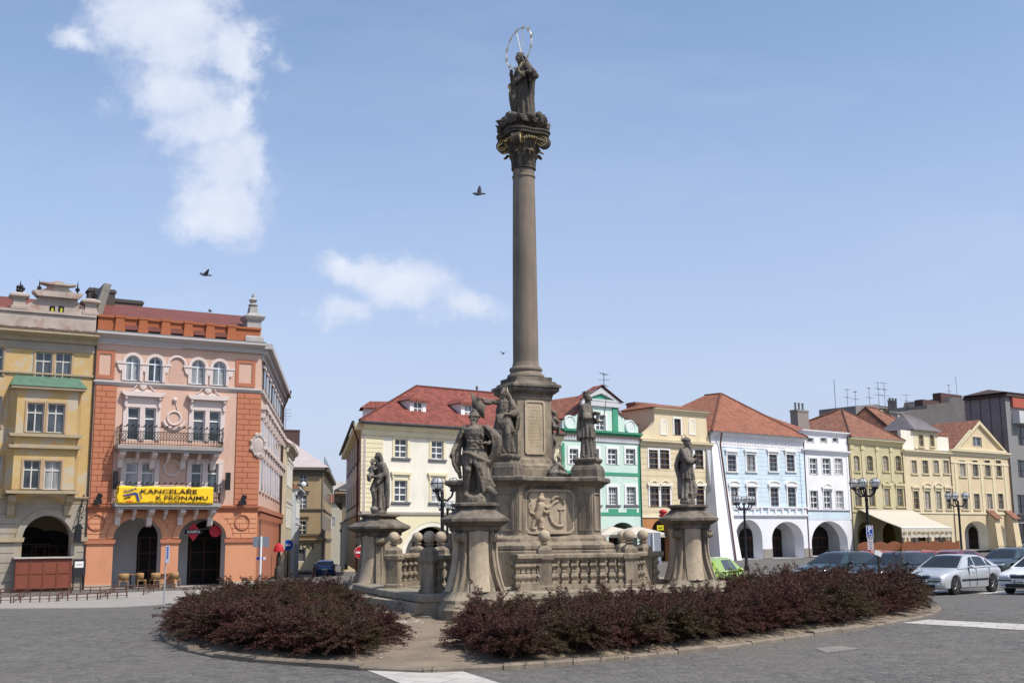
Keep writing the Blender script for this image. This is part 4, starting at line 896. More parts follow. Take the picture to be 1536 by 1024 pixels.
def win_meshes(w, h, st, poly):
    """frame mesh + child meshes of a window; origin = bottom centre of opening on the facade plane"""
    y = st.get('rec', .14); fw = st.get('fw', .065); nx = st.get('nx', 2); rows = st.get('rows', (.62,)); fine = st.get('fine', ())
    fm = st.get('frame', WHITE); mb = MB(); n = len(poly)
    cx, cz = 0, h/2
    inner = [(a*(1-2*fw/w), cz+(b-cz)*(1-2*fw/h)) for a, b in poly]
    ringxz(mb, poly, inner, y-.02, y+.06)
    top = h-fw
    for i in range(1, nx): mb.box(-w/2+w*i/nx-fw*.55, -w/2+w*i/nx+fw*.55, y-.012, y+.05, fw, top if not st.get('arch') or i*2 != nx else h-fw)
    for r in rows: mb.box(-w/2+fw, w/2-fw, y-.016, y+.048, h*r-fw*.6, h*r+fw*.6)
    for r in fine: mb.box(-w/2+fw, w/2-fw, y+.004, y+.045, h*r-.018, h*r+.018)
    if st.get('finex'):
        for i in range(nx): xx = -w/2+w*(i+.5)/nx; mb.box(xx-.016, xx+.016, y+.004, y+.044, fw, top)
    kids = []
    g = MB(); g.slab(poly, y+.025, y+.04); kids.append(('pane', g.mesh('pane', st.get('glass', GLASS))))
    sw = st.get('sw', 0)
    if sw:
        o = MB(); out = [(a+math.copysign(sw, a), b+(sw if b > h*.3 else 0)) if not st.get('arch') or b < h*.4 else (a*(1+2*sw/w), h-w/2+(b-h+w/2)*(1+2*sw/w)) for a, b in poly]
        ringxz(o, out, poly, -st.get('sp', .05), .012); kids.append(('surround', o.mesh('surround', st.get('sm', WHITE))))
    if st.get('sill'):
        o = MB(); q = w/2+max(sw, .05)+.08; o.box(-q, q, -.14, .02, -.14, -.03); o.box(-q+.04, q-.04, -.09, .02, -.2, -.142); kids.append(('sill', o.mesh('sill', st.get('sillm', ZINC))))
    hd = st.get('hood')
    if hd:
        o = MB(); q = w/2+sw+.16; z = h+sw+st.get('hgap', .18)
        o.slab([(-q+.06, z-.14), (q-.06, z-.14), (q-.06, z-.04), (q, z), (q, z+.07), (-q, z+.07), (-q, z), (-q+.06, z-.04)], -.17, .012)
        if hd == 'tri': ringxz(o, [(-q, z+.072), (q, z+.072), (0, z+.48)], [(-q+.22, z+.12), (q-.22, z+.12), (0, z+.38)], -.16, .012); o.slab([(-q+.22, z+.12), (q-.22, z+.12), (0, z+.38)], -.05, .011)
        if hd == 'seg':
            a_ = [(q*math.cos(PI*i/10), z+.072+.36*math.sin(PI*i/10)) for i in range(11)]; b_ = [(x*.82, z+.09+(zz-z-.072)*.72) for x, zz in a_]
            ringxz(o, a_, b_, -.16, .012); o.slab(b_, -.05, .011)
        if hd == 'scroll':
            for sg in (-1, 1): o.tube([(sg*q*.86, -.06, z+.12), (sg*q*.7, -.08, z+.14), (sg*q*.45, -.08, z+.22), (sg*q*.25, -.08, z+.38), (sg*q*.1, -.08, z+.36)], [.05, .06, .06, .06, .05], 6)
            o.sph((0, -.06, z+.40), (.16, .08, .14), 10, 6)
        if hd == 'wave':
            ps = [(-q+2*q*i/24, z+.09+.26*max(0, math.cos((i-12)/24*PI*1.5))**1.5) for i in range(25)]
            o.tube([(a, -.08, b) for a, b in ps], .045, 6)
        for sg in (-1, 1): o.box(sg*(q-.18)-.06, sg*(q-.18)+.06, -.13, .012, z-.40, z-.142)
        kids.append(('hood', o.mesh('hood', st.get('hm', st.get('sm', WHITE)))))
    if st.get('apron'):
        o = MB(); q = w/2+sw; o.box(-q, q, -.03, .012, -.78, -.24); o.box(-q+.17, q-.17, -.045, .0, -.66, -.34, 1); kids.append(('apron_panel', o.mesh('apron', [WHITE, st['apron']])))
    return mb.mesh('window', fm), kids
RT_RED = tiles('new red tiles', (.23, .068, .05), .34, .42, .5, .25); RT_ORG = tiles('orange tiles', (.30, .12, .072), .26, .36, .5, .35); RT_OLD = tiles('old brown tiles', (.27, .12, .075), .24, .34, .6, .6, (.10, .055, .045))
METAL = M('grey metal roof', (.23, .21, .21), .5, .25, 1.2, .1, 20, .3, (.33, .17, .12), .5); SHEET = M('red sheet roof', (.17, .055, .04), .6, .2, 1.5, .1, 20, .1)
DKROOF = M('dark roofing felt', (.06, .055, .055), .85, .3, 1)
def ridge_tube(h, pts, mat, r=.11):
    mb = MB(); mb.tube(pts, r, 8); return h.part(mb, 'ridge_tiles', mat)
def gable_roof(h, ze, zr, mat, hipl=0, hipr=0, over=.35, D=None, ridge_y=None, t=.12, x0=None, x1=None):
    D = D or h.depth; ry = ridge_y or D/2; x0 = -.1 if x0 is None else x0; x1 = h.w+.1 if x1 is None else x1; mb = MB()
    zo = ze-over*(zr-ze)/ry*.6
    if hipl: x0 -= over*.8
    if hipr: x1 += over*.8
    A, B, C, E = (x0, -over, zo), (x1, -over, zo), (x1, D+over, zo), (x0, D+over, zo); r0, r1 = (x0+hipl, ry, zr), (x1-hipr, ry, zr)
    mb.quadroof([A, B, r1, r0]); mb.quadroof([C, E, r0, r1]); mb.quadroof([E, A, r0]); mb.quadroof([B, C, r1])
    mb.add([(x, y, z-t) for x, y, z in (A, B, C, E)]+[A, B, C, E], [(3, 2, 1, 0), (0, 1, 5, 4), (1, 2, 6, 5), (2, 3, 7, 6), (3, 0, 4, 7)], 1)
    o = h.part(mb, 'roof', [mat, ZINC]); m2 = MB()
    m2.tube([r0, r1], .12, 8); 
    if hipl: m2.tube([A, r0], .10, 8); m2.tube([E, r0], .10, 8)
    if hipr: m2.tube([B, r1], .10, 8); m2.tube([C, r1], .10, 8)
    m2.build('ridge_tiles', mat, o); return o
def chimney(h, x, y, z0, z1, w, d, mat=BRICK, pots=0):
    mb = MB(); mb.box(x-w/2, x+w/2, y-d/2, y+d/2, z0, z1); mb.box(x-w/2-.06, x+w/2+.06, y-d/2-.06, y+d/2+.06, z1-.22, z1-.08)
    for i in range(pots): mb.lathe([(.12, 0), (.12, .7), (.14, .72), (.14, .8)], 10, (x-w/2+w*(i+.5)/pots, y, z1), 1)
    return h.part(mb, 'chimney', [mat, ZINC])
def antenna(h, x, y, z0, ht, bars=3, seed=1):
    mb = MB(); mb.tube([(x, y, z0), (x, y, z0+ht)], .03, 6); rr = random.Random(seed)
    for i in range(bars):
        zz = z0+ht*(.55+.42*i/max(1, bars-1)) if bars > 1 else z0+ht*.9; a = rr.uniform(-.6, .6); L_ = rr.uniform(.5, .9); dx, dy = math.cos(a)*L_, math.sin(a)*L_
        mb.tube([(x-dx, y-dy, zz), (x+dx, y+dy, zz)], .018, 5)
        for k in (-.8, -.4, .1, .5, .9): mb.tube([(x+dx*k-dy*.3, y+dy*k+dx*.3, zz), (x+dx*k+dy*.3, y+dy*k-dx*.3, zz)], .012, 4)
    return h.part(mb, 'antenna', IRON)

# ---------------- right hand row
RO = (-10.95, 82.0); RD = (.782, .623); RG = 'old town houses round the square'
# -- cream corner house with red roof
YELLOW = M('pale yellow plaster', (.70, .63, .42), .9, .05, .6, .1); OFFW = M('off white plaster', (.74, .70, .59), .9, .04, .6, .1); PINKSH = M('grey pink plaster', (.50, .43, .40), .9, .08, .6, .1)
h = House('corner_house', 'white and pale yellow corner house with a bright red tiled roof and dormers', RO, RD, 541, 842, -.80, 13, RG)
ze = h.z(545, 634)+.0; W1 = dict(nx=2, rows=(.66, .33), sw=.2, sm=YELLOW, sill=1, rec=.16, fw=.07); W1b = dict(W1, hood='flat', hgap=.34)
xs_ = [h.x(601.5, 672), h.x(656, 673)]; dx = xs_[1]-xs_[0]; r1 = h.rect(592, 611, 658, 686); r2 = h.rect(592, 611, 720, 752)
for i in range(5):
    h.win((xs_[0]+dx*i, r1[1], r1[2], r1[3]), W1); h.win((xs_[0]+dx*i, r2[1], r2[2], r2[3]), W1b)
ar = h.arch(607, 690, 789, 838); ar2 = h.arch(735, 815, 789, 838)
h.wall(ze, OFFW, OFFW, left=False); SD = Vector((.474, .880, 0)).normalized(); SL = 32
TS = Matrix.Translation(SD*SL) @ Matrix.Rotation(math.atan2(-SD.y, -SD.x), 4, 'Z')
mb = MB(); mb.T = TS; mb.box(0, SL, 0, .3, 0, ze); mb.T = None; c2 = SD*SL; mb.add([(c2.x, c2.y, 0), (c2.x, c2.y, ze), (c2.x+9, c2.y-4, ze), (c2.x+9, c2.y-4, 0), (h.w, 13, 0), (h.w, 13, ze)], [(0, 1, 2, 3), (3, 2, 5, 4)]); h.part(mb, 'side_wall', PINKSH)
h.arcade(3.9, OFFW, [(ar[0]-.3, 1.5, 3.2), (ar2[0], 1.4, 3.1)], x0=1.9)
zl = h.z(560, 771)
mb = MB()
def rust(mb, x0, x1, z0, z1, n, p=.05):
    hh = (z1-z0)/n
    for i in range(n): mb.box(x0, x1, -p, .01, z0+hh*i+.018, z0+hh*(i+1)-.018)
rust(mb, -.05, h.x(574, 700), zl+.2, ze-.8, 17, .05); h.part(mb, 'quoins', YELLOW)
mb = MB(); rust(mb, h.w-.9, h.w+.02, zl+.2, ze-.8, 17, .05); h.part(mb, 'quoins', YELLOW)
mb = MB()
hol = [(p, .02) for p, d in h.holes if d > .5]
pl = [(-.03, .7), (h.w, .7), (h.w, zl), (-.03, zl)]
poly_ = lambda c, w, zs, zt, g: [(c-w-g, .72), (c+w+g, .72)]+[(c+(w+g)*math.cos(PI*i/18), zs+(zt-zs+g)*math.sin(PI*i/18)) for i in range(19)]
mb.T = Matrix.Translation((0, -.03, 0)); mb.holes(pl, [(poly_(*a, .32), .03) for a in (ar, ar2)]); h.part(mb, 'ground_floor_render', YELLOW)
h.band('storey_band', zl, zl+.18, .14, M('stone band', (.33, .29, .24), .8)); h.cornice(ze+.05, .9, .55, YELLOW)
zr = h.z(624, 579, 6.5); xr = h.x(624, 580, 6.5)
A, B, C, E = (-.55, -.6, ze+.12), (h.w+.1, -.6, ze+.12), (h.w+.1, 13.4, ze+.12), (13.4*SD.x/SD.y-.6, 13.4, ze+.12); r0, r1_ = (xr, 6.5, zr), (h.w+.1, 6.5, zr)
mb = MB(); mb.quadroof([A, B, r1_, r0]); mb.quadroof([C, E, r0, r1_]); mb.quadroof([E, A, r0]); mb.add([(x, y, z-.12) for x, y, z in (A, B, C, E)]+[A, B, C, E], [(3, 2, 1, 0), (0, 1, 5, 4), (1, 2, 6, 5), (3, 0, 4, 7)], 1); RE = h.part(mb, 'roof', [RT_RED, ZINC])
mb = MB(); mb.tube([r0, r1_], .12, 8); mb.tube([A, r0], .10, 8); mb.build('ridge_tiles', RT_RED, RE)
sl = lambda t, o, z: (SD.x*t+SD.y*o, SD.y*t-SD.x*o, z)
mb = MB(); P0, P1 = sl(13, -.55, ze+.1), sl(SL, -.55, ze+.1); Q0, Q1 = sl(11, 5, ze+3.2), sl(SL, 5, ze+3.2); U0, U1 = sl(13, 10.5, ze+.1), sl(SL, 10.5, ze+.1); mb.quadroof([P0, P1, Q1, Q0]); mb.quadroof([U0, U1, Q1, Q0]); mb.add([P1, U1, Q1], [(0, 1, 2)]); h.part(mb, 'rear_wing_roof', RT_RED)
mb = MB(); mb.tube([(-.35, -.65, ze+.0), (h.w, -.65, ze+.0)], .12, 8); mb.build('gutter', DKROOF, h.root)
mb = MB(); mb.tube([sl(-.5, -.65, ze), sl(SL, -.65, ze)], .12, 8); mb.build('gutter', DKROOF, h.root); h.band('stone_plinth', 0, .7, .06, M('grey plinth', (.3, .28, .26)), 0, ar[0]-ar[1])
slope = (zr-ze-.12)/6.5
def dormer(h, x, z, w, hh, y, par, rt, wst, fm=WHITE):
    mb = MB(); mb.holes([(-w/2, 0), (w/2, 0), (w/2, hh), (-w/2, hh)], [([(-w*.27, .1), (w*.27, .1), (w*.27, hh-.12), (-w*.27, hh-.12)], .2)])
    L_ = hh/slope+.3; mb.add([(-w/2, 0, 0), (-w/2, 0, hh), (-w/2, L_, hh), (w/2, 0, 0), (w/2, 0, hh), (w/2, L_, hh)], [(0, 1, 2), (3, 5, 4)])
    o = mb.build('dormer', fm, par, (x, y, z)); key = ('d', id(wst), round(w, 2), round(hh, 2))
    wd, hd_ = w*.54, hh-.22; pw = [(-wd/2, 0), (wd/2, 0), (wd/2, hd_), (-wd/2, hd_)]
    if key not in WM: WM[key] = win_meshes(wd, hd_, wst, pw)
    fr, kids = WM[key]; m = inst('dormer_window', fr, o, (0, 0, .1)); 
    mb = MB(); q = w/2+.22; zt = hh+w*.34; yb = zt/slope+.2
    mb.quadroof([(-q, -.25, hh), (0, -.05+w*.25, zt), (0, yb, zt), (-q, yb, hh)]); mb.quadroof([(q, -.25, hh), (0, -.05+w*.25, zt), (0, yb, zt), (q, yb, hh)]); mb.quadroof([(-q, -.25, hh), (q, -.25, hh), (0, -.05+w*.25, zt)])
    mb.box(-q, q, -.25, -.17, hh-.14, hh-.01); mb.build('dormer_roof', rt, o)
    g_ = MB(); g_.slab(pw, .19, .20); return o
WD = dict(nx=2, rows=(.5,), rec=.08, fw=.08, glass=GLASS)
for (px_, pyt, pyb) in ((627, 600, 623), (703, 605, 628)):
    y_ = 1.6; z0 = ze+.12+slope*y_-.1; xx = h.x(px_, 612, y_); z1 = h.z(px_, pyt, y_)
    dm = dormer(h, xx, z0, 1.5, max(1.0, z1-z0), y_, RE, RT_RED, WD)
    wdw = dm.children[0]; g_ = MB(); ww, hh2 = 1.5*.54, max(1.0, z1-z0)-.22; g_.box(-ww/2, ww/2, .10, .12, 0, hh2); o = g_.build('dormer_pane', GLASS, dm, (0, 0, .1))
dq = Matrix.Translation(sl(6.5, .4, ze+.35)) @ Matrix.Rotation(math.atan2(SD.y, SD.x), 4, 'Z'); mb = MB(); mb.T = dq
mb.box(-.9, .9, -2.4, .0, 0, 1.35); mb.quadroof([(-1.2, -2.6, 1.35), (-1.2, .3, 1.35), (0, -.5, 2.0), (0, -2.6, 2.0)], 1); mb.quadroof([(1.2, -2.6, 1.35), (1.2, .3, 1.35), (0, -.5, 2.0), (0, -2.6, 2.0)], 1); mb.quadroof([(-1.2, .3, 1.35), (1.2, .3, 1.35), (0, -.5, 2.0)], 1); mb.build('side_dormer', [WHITE, RT_RED], RE)
SW = dict(nx=2, rows=(.6,), rec=-.03, sw=.12, sm=PINKSH, sill=1)
WM['side'] = win_meshes(1.1, 1.7, SW, [(-.55, 0), (.55, 0), (.55, 1.7), (-.55, 1.7)])
for t_ in (3.5, 8, 12.5, 17, 21.5, 26):
    for zz in (r1[1], r2[1]):
        fr, kids = WM['side']; o = inst('window', fr, h.root, sl(t_, -.03, zz), (0, 0, math.atan2(-SD.y, -SD.x)))
        for nm, me in kids: inst(nm, me, o)
mb = MB(); mb.T = TS; mb.box(0, SL, -.15, -.002, zl, zl+.2); h.part(mb, 'storey_band', M('side band', (.3, .26, .2)))
mb = MB(); mb.T = TS; mb.box(0, SL+.1, -.5, -.002, ze-.5, ze-.02); h.part(mb, 'cornice', YELLOW)
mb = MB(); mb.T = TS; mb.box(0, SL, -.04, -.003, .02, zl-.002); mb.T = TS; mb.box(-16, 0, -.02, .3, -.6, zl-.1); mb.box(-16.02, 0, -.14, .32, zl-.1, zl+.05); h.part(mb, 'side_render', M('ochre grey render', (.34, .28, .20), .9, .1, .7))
mb = MB(); mb.tube([sl(.6, -.7, ze), sl(1.2, -.2, ze-1.2), sl(1.2, -.2, 0)], .07, 8); h.part(mb, 'drainpipe', M('rust brown pipe', (.10, .04, .03), .6))
h.pipe(h.w-.1, 0, ze)

# -- green house
GREEN = M('mint plaster', (.53, .665, .58), .9, .05, .6, .1); DGREEN = M('emerald paint', (.06, .29, .175), .8, .08, 1, .05); GREENP = M('pale green plaster', (.55, .68, .60), .9, .05, .6, .1)
h = House('green_house', 'mint green house with emerald bands and a scrolled gable', RO, RD, 844, 962, -.72, 13, RG)
ze = h.z(900, 651)
W2 = dict(nx=2, rows=(.66, .33), sw=.22, sm=WHITE, rec=.16, fw=.07); W2b = dict(nx=2, rows=(.62,), fine=(.8, .4, .2), finex=1, sw=.24, sm=WHITE, sill=1, rec=.16, fw=.06, apron=DGREEN, hood=None)
for l, r in ((854, 867), (885, 898), (911.5, 925.5), (938.5, 952.5)): h.win(h.rect(l, r, 673, 696), W2)
for l, r in ((857, 870), (885, 898), (912.5, 926), (939.5, 953.5)): h.win(h.rect(l, r, 730, 756.5), W2b)
ar = h.arch(913, 956, 783, 806); ar2 = h.arch(858, 896, 783, 806)
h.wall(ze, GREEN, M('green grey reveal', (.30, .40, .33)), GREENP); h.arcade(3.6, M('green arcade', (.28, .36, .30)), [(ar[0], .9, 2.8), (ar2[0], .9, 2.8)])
z1 = h.z(950, 712); h.band('green_band', z1-.1, z1+.16, .06, DGREEN); z1 = h.z(950, 771); h.band('green_band', z1-.1, z1+.16, .06, DGREEN)
h.band('edge_strip', z1+.17, ze-.9, .05, DGREEN, -.02, .28); h.band('edge_strip', z1+.17, ze-.9, .05, DGREEN, h.w-.28, h.w+.02)
h.band('grey_frieze', ze-.62, ze-.2, .12, M('grey moulding', (.52, .52, .53))); h.cornice(ze+.28, .5, .42, DGREEN)
mb = MB(); [mb.box(.1+.3*i, .24+.3*i, -.3, .01, ze-.22, ze-.14) for i in range(int(h.w/.3))]; h.part(mb, 'dentils', M('terracotta trim', (.35, .16, .1)))
# gable
x0, x1 = h.x(874, 625), h.x(926, 625); zg0 = ze+.28; zg1 = h.z(900, 602); zap = h.z(898, 585); xm = (x0+x1)/2; zsh = h.z(944, 641)
def scroll(xo, xi, n=12): return [(xo+(xi-xo)*(1-math.cos(PI/2*i/n)), zg0+.5+(zg1-zg0-1.1)*math.sin(PI/2*i/n)**1.0*(.15+.85*i/n)) for i in range(n+1)]
ol = [(.1, zg0), (h.w-.1, zg0)]+[(x1+(h.w-.15-x1)*(1-t)**2.0, zg0+.75+(zg1-zg0-1.3)*t**1.0) for t in [i/10 for i in range(11)]]+[(x1, zg1), (xm, zap), (x0, zg1)]+[(x0+(.15-x0)*(1-t)**2.0, zg0+.75+(zg1-zg0-1.3)*t) for t in [1-i/10 for i in range(11)]]
hs = h.holes; h.holes = []; gw = h.rect(893.5, 908, 622, 645); h.win(gw, dict(nx=2, rows=(.66, .33), sw=.2, sm=WHITE, rec=.14))
mb = MB(); mb.holes(ol, h.holes); bk = [(x, z) for x, z in ol]; mb.add([(x, .0, z) for x, z in ol]+[(x, .35, z) for x, z in ol], [(i, (i+1) % len(ol), len(ol)+(i+1) % len(ol), len(ol)+i) for i in range(len(ol))]+[list(range(len(ol), 2*len(ol)))]); h.part(mb, 'gable', GREENP)
mb = MB(); 
h.band('gable_pilaster', zg0+.02, zg1-.45, .10, DGREEN, x1-.62, x1); h.band('gable_pilaster', zg0+.02, zg1-.45, .10, DGREEN, x0, x0+.62)
h.band('gable_cornice', zg1-.42, zg1, .22, M('grey moulding', (.5, .5, .5)), x0-.25, x1+.25)
ringxz(mb, [(x0-.3, zg1+.005), (x1+.3, zg1+.005), (xm, zap+.25)], [(x0+.45, zg1+.18), (x1-.45, zg1+.18), (xm, zap-.28)], -.24, .01); mb.slab([(x0+.45, zg1+.18), (x1-.45, zg1+.18), (xm, zap-.28)], -.06, .01, 1); h.part(mb, 'pediment', [M('grey moulding', (.5, .5, .5)), DGREEN])
mb = MB(); mb.quadroof([(x0-.5, -.4, zg1+.02), (xm, -.4, zap+.42), (xm, .8, zap+.42), (x0-.5, .8, zg1+.02)]); mb.quadroof([(x1+.5, -.4, zg1+.02), (xm, -.4, zap+.42), (xm, .8, zap+.42), (x1+.5, .8, zg1+.02)]); h.part(mb, 'pediment_roof', RT_RED)
for px_ in (854, 944.5):
    mb = MB(); cx = h.x(px_, 640); cz = zg0+.52; mb.tube([(cx, -.09, cz), (cx, .1, cz)], .62, 22, 0, False); mb.torus((cx, -.09, cz), .55, .07, Vector((0, 1, 0)), 22, 6); h.part(mb, 'gable_volute', M('white mint', (.62, .68, .64)))
mb = MB(); zr = zap-.2; mb.quadroof([(-.2, .3, ze+.3), (xm, .3, zr), (xm, 13, zr), (-.2, 13, ze+.3)]); mb.quadroof([(h.w+.1, .3, ze+.3), (xm, .3, zr), (xm, 13, zr), (h.w+.1, 13, ze+.3)]); mb.add([(-.2, 13, ze+.3), (h.w+.1, 13, ze+.3), (xm, 13, zr)], [(0, 1, 2)]); h.part(mb, 'roof', RT_ORG)
mb = MB()
for s_ in (0, 1):
    for i in range(9):
        t = i/8; xx = (x1+(h.w-.15-x1)*(1-t)**2 if s_ else x0+(.15-x0)*(1-t)**2); mb.sph((xx, .15, zg0+.80+(zg1-zg0-1.3)*t), (.24, .3, .08), 8, 5)
h.part(mb, 'gable_coping_tiles', RT_RED); h.pipe(h.w-.05, 0, ze, M('green grey pipe', (.06, .14, .1)))
antenna(h, 1.0, 5, ze+1.0, 4.2, 3, 4)

# -- yellow house with attic
PEACH = M('cream yellow plaster', (.64, .54, .36), .9, .05, .6, .1); ORANGE = M('orange brown plaster', (.43, .19, .07), .9, .08, .8, .1)
h = House('cream_house', 'cream yellow house with an attic storey, paired brown windows and orange ground floor', RO, RD, 962, 1069, -.70, 13, RG)
ze = h.z(1015, 664); W3 = dict(nx=2, rows=(.63,), frame=BROWNW, sw=.16, sm=WHITE, rec=.12, fw=.06, glass=GLASSD); W3b = dict(W3, hood='wave', hgap=.0, hm=OFFW)
for l, r in ((973, 986.5), (989.5, 1003.5), (1026.5, 1039), (1042, 1054.5)): h.win(h.rect(l, r, 674.5, 702), W3); h.win(h.rect(l+1.5, r+1.3, 729, 759.5), W3b)
ar = h.arch(977, 1006, 779, 800); ar2 = h.arch(1024, 1052, 779, 800); h.wall(ze, PEACH, ORANGE)
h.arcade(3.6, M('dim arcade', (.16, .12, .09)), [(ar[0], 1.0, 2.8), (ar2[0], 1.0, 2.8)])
zl = h.z(1000, 776); mb = MB(); mb.T = Matrix.Translation((0, -.03, 0)); mb.holes([(0, .02), (h.w, .02), (h.w, zl), (0, zl)], [(poly_(a[0], a[1], a[2], a[3], .01)[:0]+[(x, max(z, .03)) for x, z in [(a[0]-a[1], .03), (a[0]+a[1], .03)]+[(a[0]+a[1]*math.cos(PI*i/18), a[2]+(a[3]-a[2])*math.sin(PI*i/18)) for i in range(19)]], .03) for a in (ar, ar2)]); h.part(mb, 'ground_floor_render', ORANGE)
h.band('storey_band', zl, zl+.16, .12, CREAM); 
mb = MB(); k = 0
zz = zl+.5
while zz < ze-.6: mb.box(.02, h.w-.02, -.012, .004, zz, zz+.03); zz += .52
h.part(mb, 'plaster_grooves', M('groove tone', (.42, .33, .18)))
h.cornice(ze+.15, .6, .42, PEACH)
x0, x1 = h.x(982, 640), h.x(1060, 640); zt = h.z(1020, 616); h.holes = []
for l, r, nm in ((990, 1001, 0), (1011, 1021, 1), (1033, 1043, 0)):
    c = h.rect(l, r, 628, 652)
    if nm: h.win(c, dict(nx=2, rows=(.6,), frame=BROWNW, sw=.14, sm=WHITE, rec=.12, glass=GLASSD))
    else:
        mb = MB(); w_ = c[2]; po = [(c[0]-w_/2, c[1]), (c[0]+w_/2, c[1])]+[(c[0]+w_/2*math.cos(PI*i/10), c[1]+c[3]-w_/2+w_/2*math.sin(PI*i/10)) for i in range(11)]; pi_ = [(c[0]+(a-c[0])*.78, c[1]+c[3]/2+(b-c[1]-c[3]/2)*.86) for a, b in po]; ringxz(mb, po, pi_, -.05, .012); mb.slab(pi_, -.02, .011, 1); h.part(mb, 'blind_niche', [WHITE, CREAM])
ol = [(.1, ze+.15), (h.w-.1, ze+.15)]+[(x1+(h.w-.15-x1)*(1-t)**1.8, ze+.5+(zt-ze)*.5*t) for t in [i/8 for i in range(9)]]+[(x1, zt), (x0, zt)]+[(x0+(.15-x0)*(1-t)**1.8, ze+.5+(zt-ze)*.5*t) for t in [1-i/8 for i in range(9)]]
mb = MB(); mb.holes(ol, h.holes); nn_ = len(ol); mb.add([(x, 0, z) for x, z in ol]+[(x, .4, z) for x, z in ol], [(i, (i+1) % nn_, nn_+(i+1) % nn_, nn_+i) for i in range(nn_)]+[list(range(nn_, 2*nn_))]); h.part(mb, 'attic_wall', PEACH)
h.cornice(zt+.12, .4, .35, PEACH, x0-.2, x1+.2, 'attic_cornice'); mb = MB(); mb.box(x0, x1, .4, 4.2, ze+.3, zt+.1, 1); mb.quadroof([(x0-.3, -.4, zt+.13), (x1+.3, -.4, zt+.13), (x1-.8, 2, zt+.75), (x0+.8, 2, zt+.75)]); mb.quadroof([(x0-.3, -.4, zt+.13), (x0-.3, 4.4, zt+.13), (x0+.8, 2, zt+.75)]); mb.quadroof([(x1+.3, -.4, zt+.13), (x1+.3, 4.4, zt+.13), (x1-.8, 2, zt+.75)]); mb.quadroof([(x0-.3, 4.4, zt+.13), (x1+.3, 4.4, zt+.13), (x1-.8, 2, zt+.75), (x0+.8, 2, zt+.75)]); h.part(mb, 'attic_roof', [RT_ORG, PEACH])
gable_roof(h, ze+.1, h.z(950, 627, 6.5)+.3, RT_ORG, 0, 0, .3); chimney(h, h.x(962, 615, 6.5), 6.4, ze+1, h.z(962, 605, 6.5), 3.0, 1.2); antenna(h, 1.9, 6.4, h.z(962, 606, 6.5), 2.6, 3, 2)
h.pipe(h.w-.06, 0, ze)

# -- blue house with buttress
BLUE = M('pale blue plaster', (.56, .66, .72), .9, .04, .6, .1); WHT = M('white plaster', (.72, .72, .74), .9, .05, .5, .1, stain=(.5, .48, .46), stainamt=.3); GREYST = M('granite footing', (.27, .25, .22), .9, .2, 3)
h = House('blue_house', 'pale blue house with white arcade, orange hipped roof and a big white buttress', RO, RD, 1070, 1210, -.64, 14, RG)
ze = h.z(1130, 653); W4 = dict(nx=2, rows=(.62,), frame=BROWNW, sw=.18, sm=WHITE, rec=.14, hood='flat', hgap=.2, fw=.06, sill=1, sillm=WHITE); W4b = dict(W4, hood='seg', hgap=.05)
for l, r in ((1091, 1104), (1119.5, 1132.5), (1153.5, 1165.5), (1179.5, 1191.5)): h.win(h.rect(l, r, 681.5, 706), W4)
for l, r in ((1096, 1107), (1121.5, 1134), (1155.5, 1167.5), (1181.5, 1193.5)): h.win(h.rect(l, r, 731, 761), W4b)
a1 = h.arch(1103, 1143, 779, 806, deep=1.1); a2 = h.arch(1157.5, 1205, 782, 808, deep=1.1)
h.wall(ze, BLUE, WHT, WHT); h.arcade(3.7, M('white arcade', (.55, .55, .56)), [(a1[0]-.2, 1.1, 2.9), (a2[0]-.4, 1.15, 2.9)], y0=1.0)
zl = h.z(1140, 777); mb = MB(); mb.T = Matrix.Translation((0, -.04, 0))
op = lambda a, g=0: [(a[0]-a[1]-g, .03), (a[0]+a[1]+g, .03)]+[(a[0]+(a[1]+g)*math.cos(PI*i/18), a[2]+(a[3]-a[2]+g)*math.sin(PI*i/18)) for i in range(19)]
mb.holes([(0, .02), (h.w, .02), (h.w, zl), (0, zl)], [(op(a), .04) for a in (a1, a2)]); h.part(mb, 'ground_floor_render', WHT)
for xa, xb in ((a1[0]+a1[1], a2[0]-a2[1]), (a2[0]+a2[1], h.w)): h.band('granite_footing', .03, .9, .08, GREYST, xa+.003, xb-.003)
h.cornice(zl+.35, .35, .25, WHT, name='storey_cornice'); h.band('sill_band', zl+.36, zl+.42, .16, WHT); 
mb = MB(); [mb.box(.3+1.05*i, .55+1.05*i, -.14, .01, zl+.43, zl+1.0) for i in range(int(h.w/1.05))]; h.part(mb, 'bracket_blocks', WHT); h.band('parapet_rail', zl+1.0, zl+1.14, .18, WHT)
h.band('frieze', ze-1.25, ze-.35, .05, WHT); h.cornice(ze+.1, .45, .5, WHT)
mb = MB(); rr = random.Random(4)
for i in range(int(h.w/.42)): mb.torus((.3+.42*i, -.06, ze-.8+.08*math.sin(i*2.1)), .15, .035, Vector((0, 1, 0)), 10, 5, a0=0, a1=4.5); mb.sph((.5+.42*i, -.06, ze-.95), (.08, .04, .08), 6, 5)
h.part(mb, 'stucco_scrolls', WHITE)
mb = MB()
zz = zl+1.2
while zz < ze-1.4: mb.box(.02, h.w-.02, -.010, .004, zz, zz+.025); zz += .42
h.part(mb, 'plaster_grooves', M('blue groove tone', (.36, .5, .6)))
mb = MB(); rust(mb, h.w-.75, h.w-.02, zl+1.2, ze-1.3, 13, .06); h.part(mb, 'quoins', M('light blue quoin', (.58, .7, .78)))
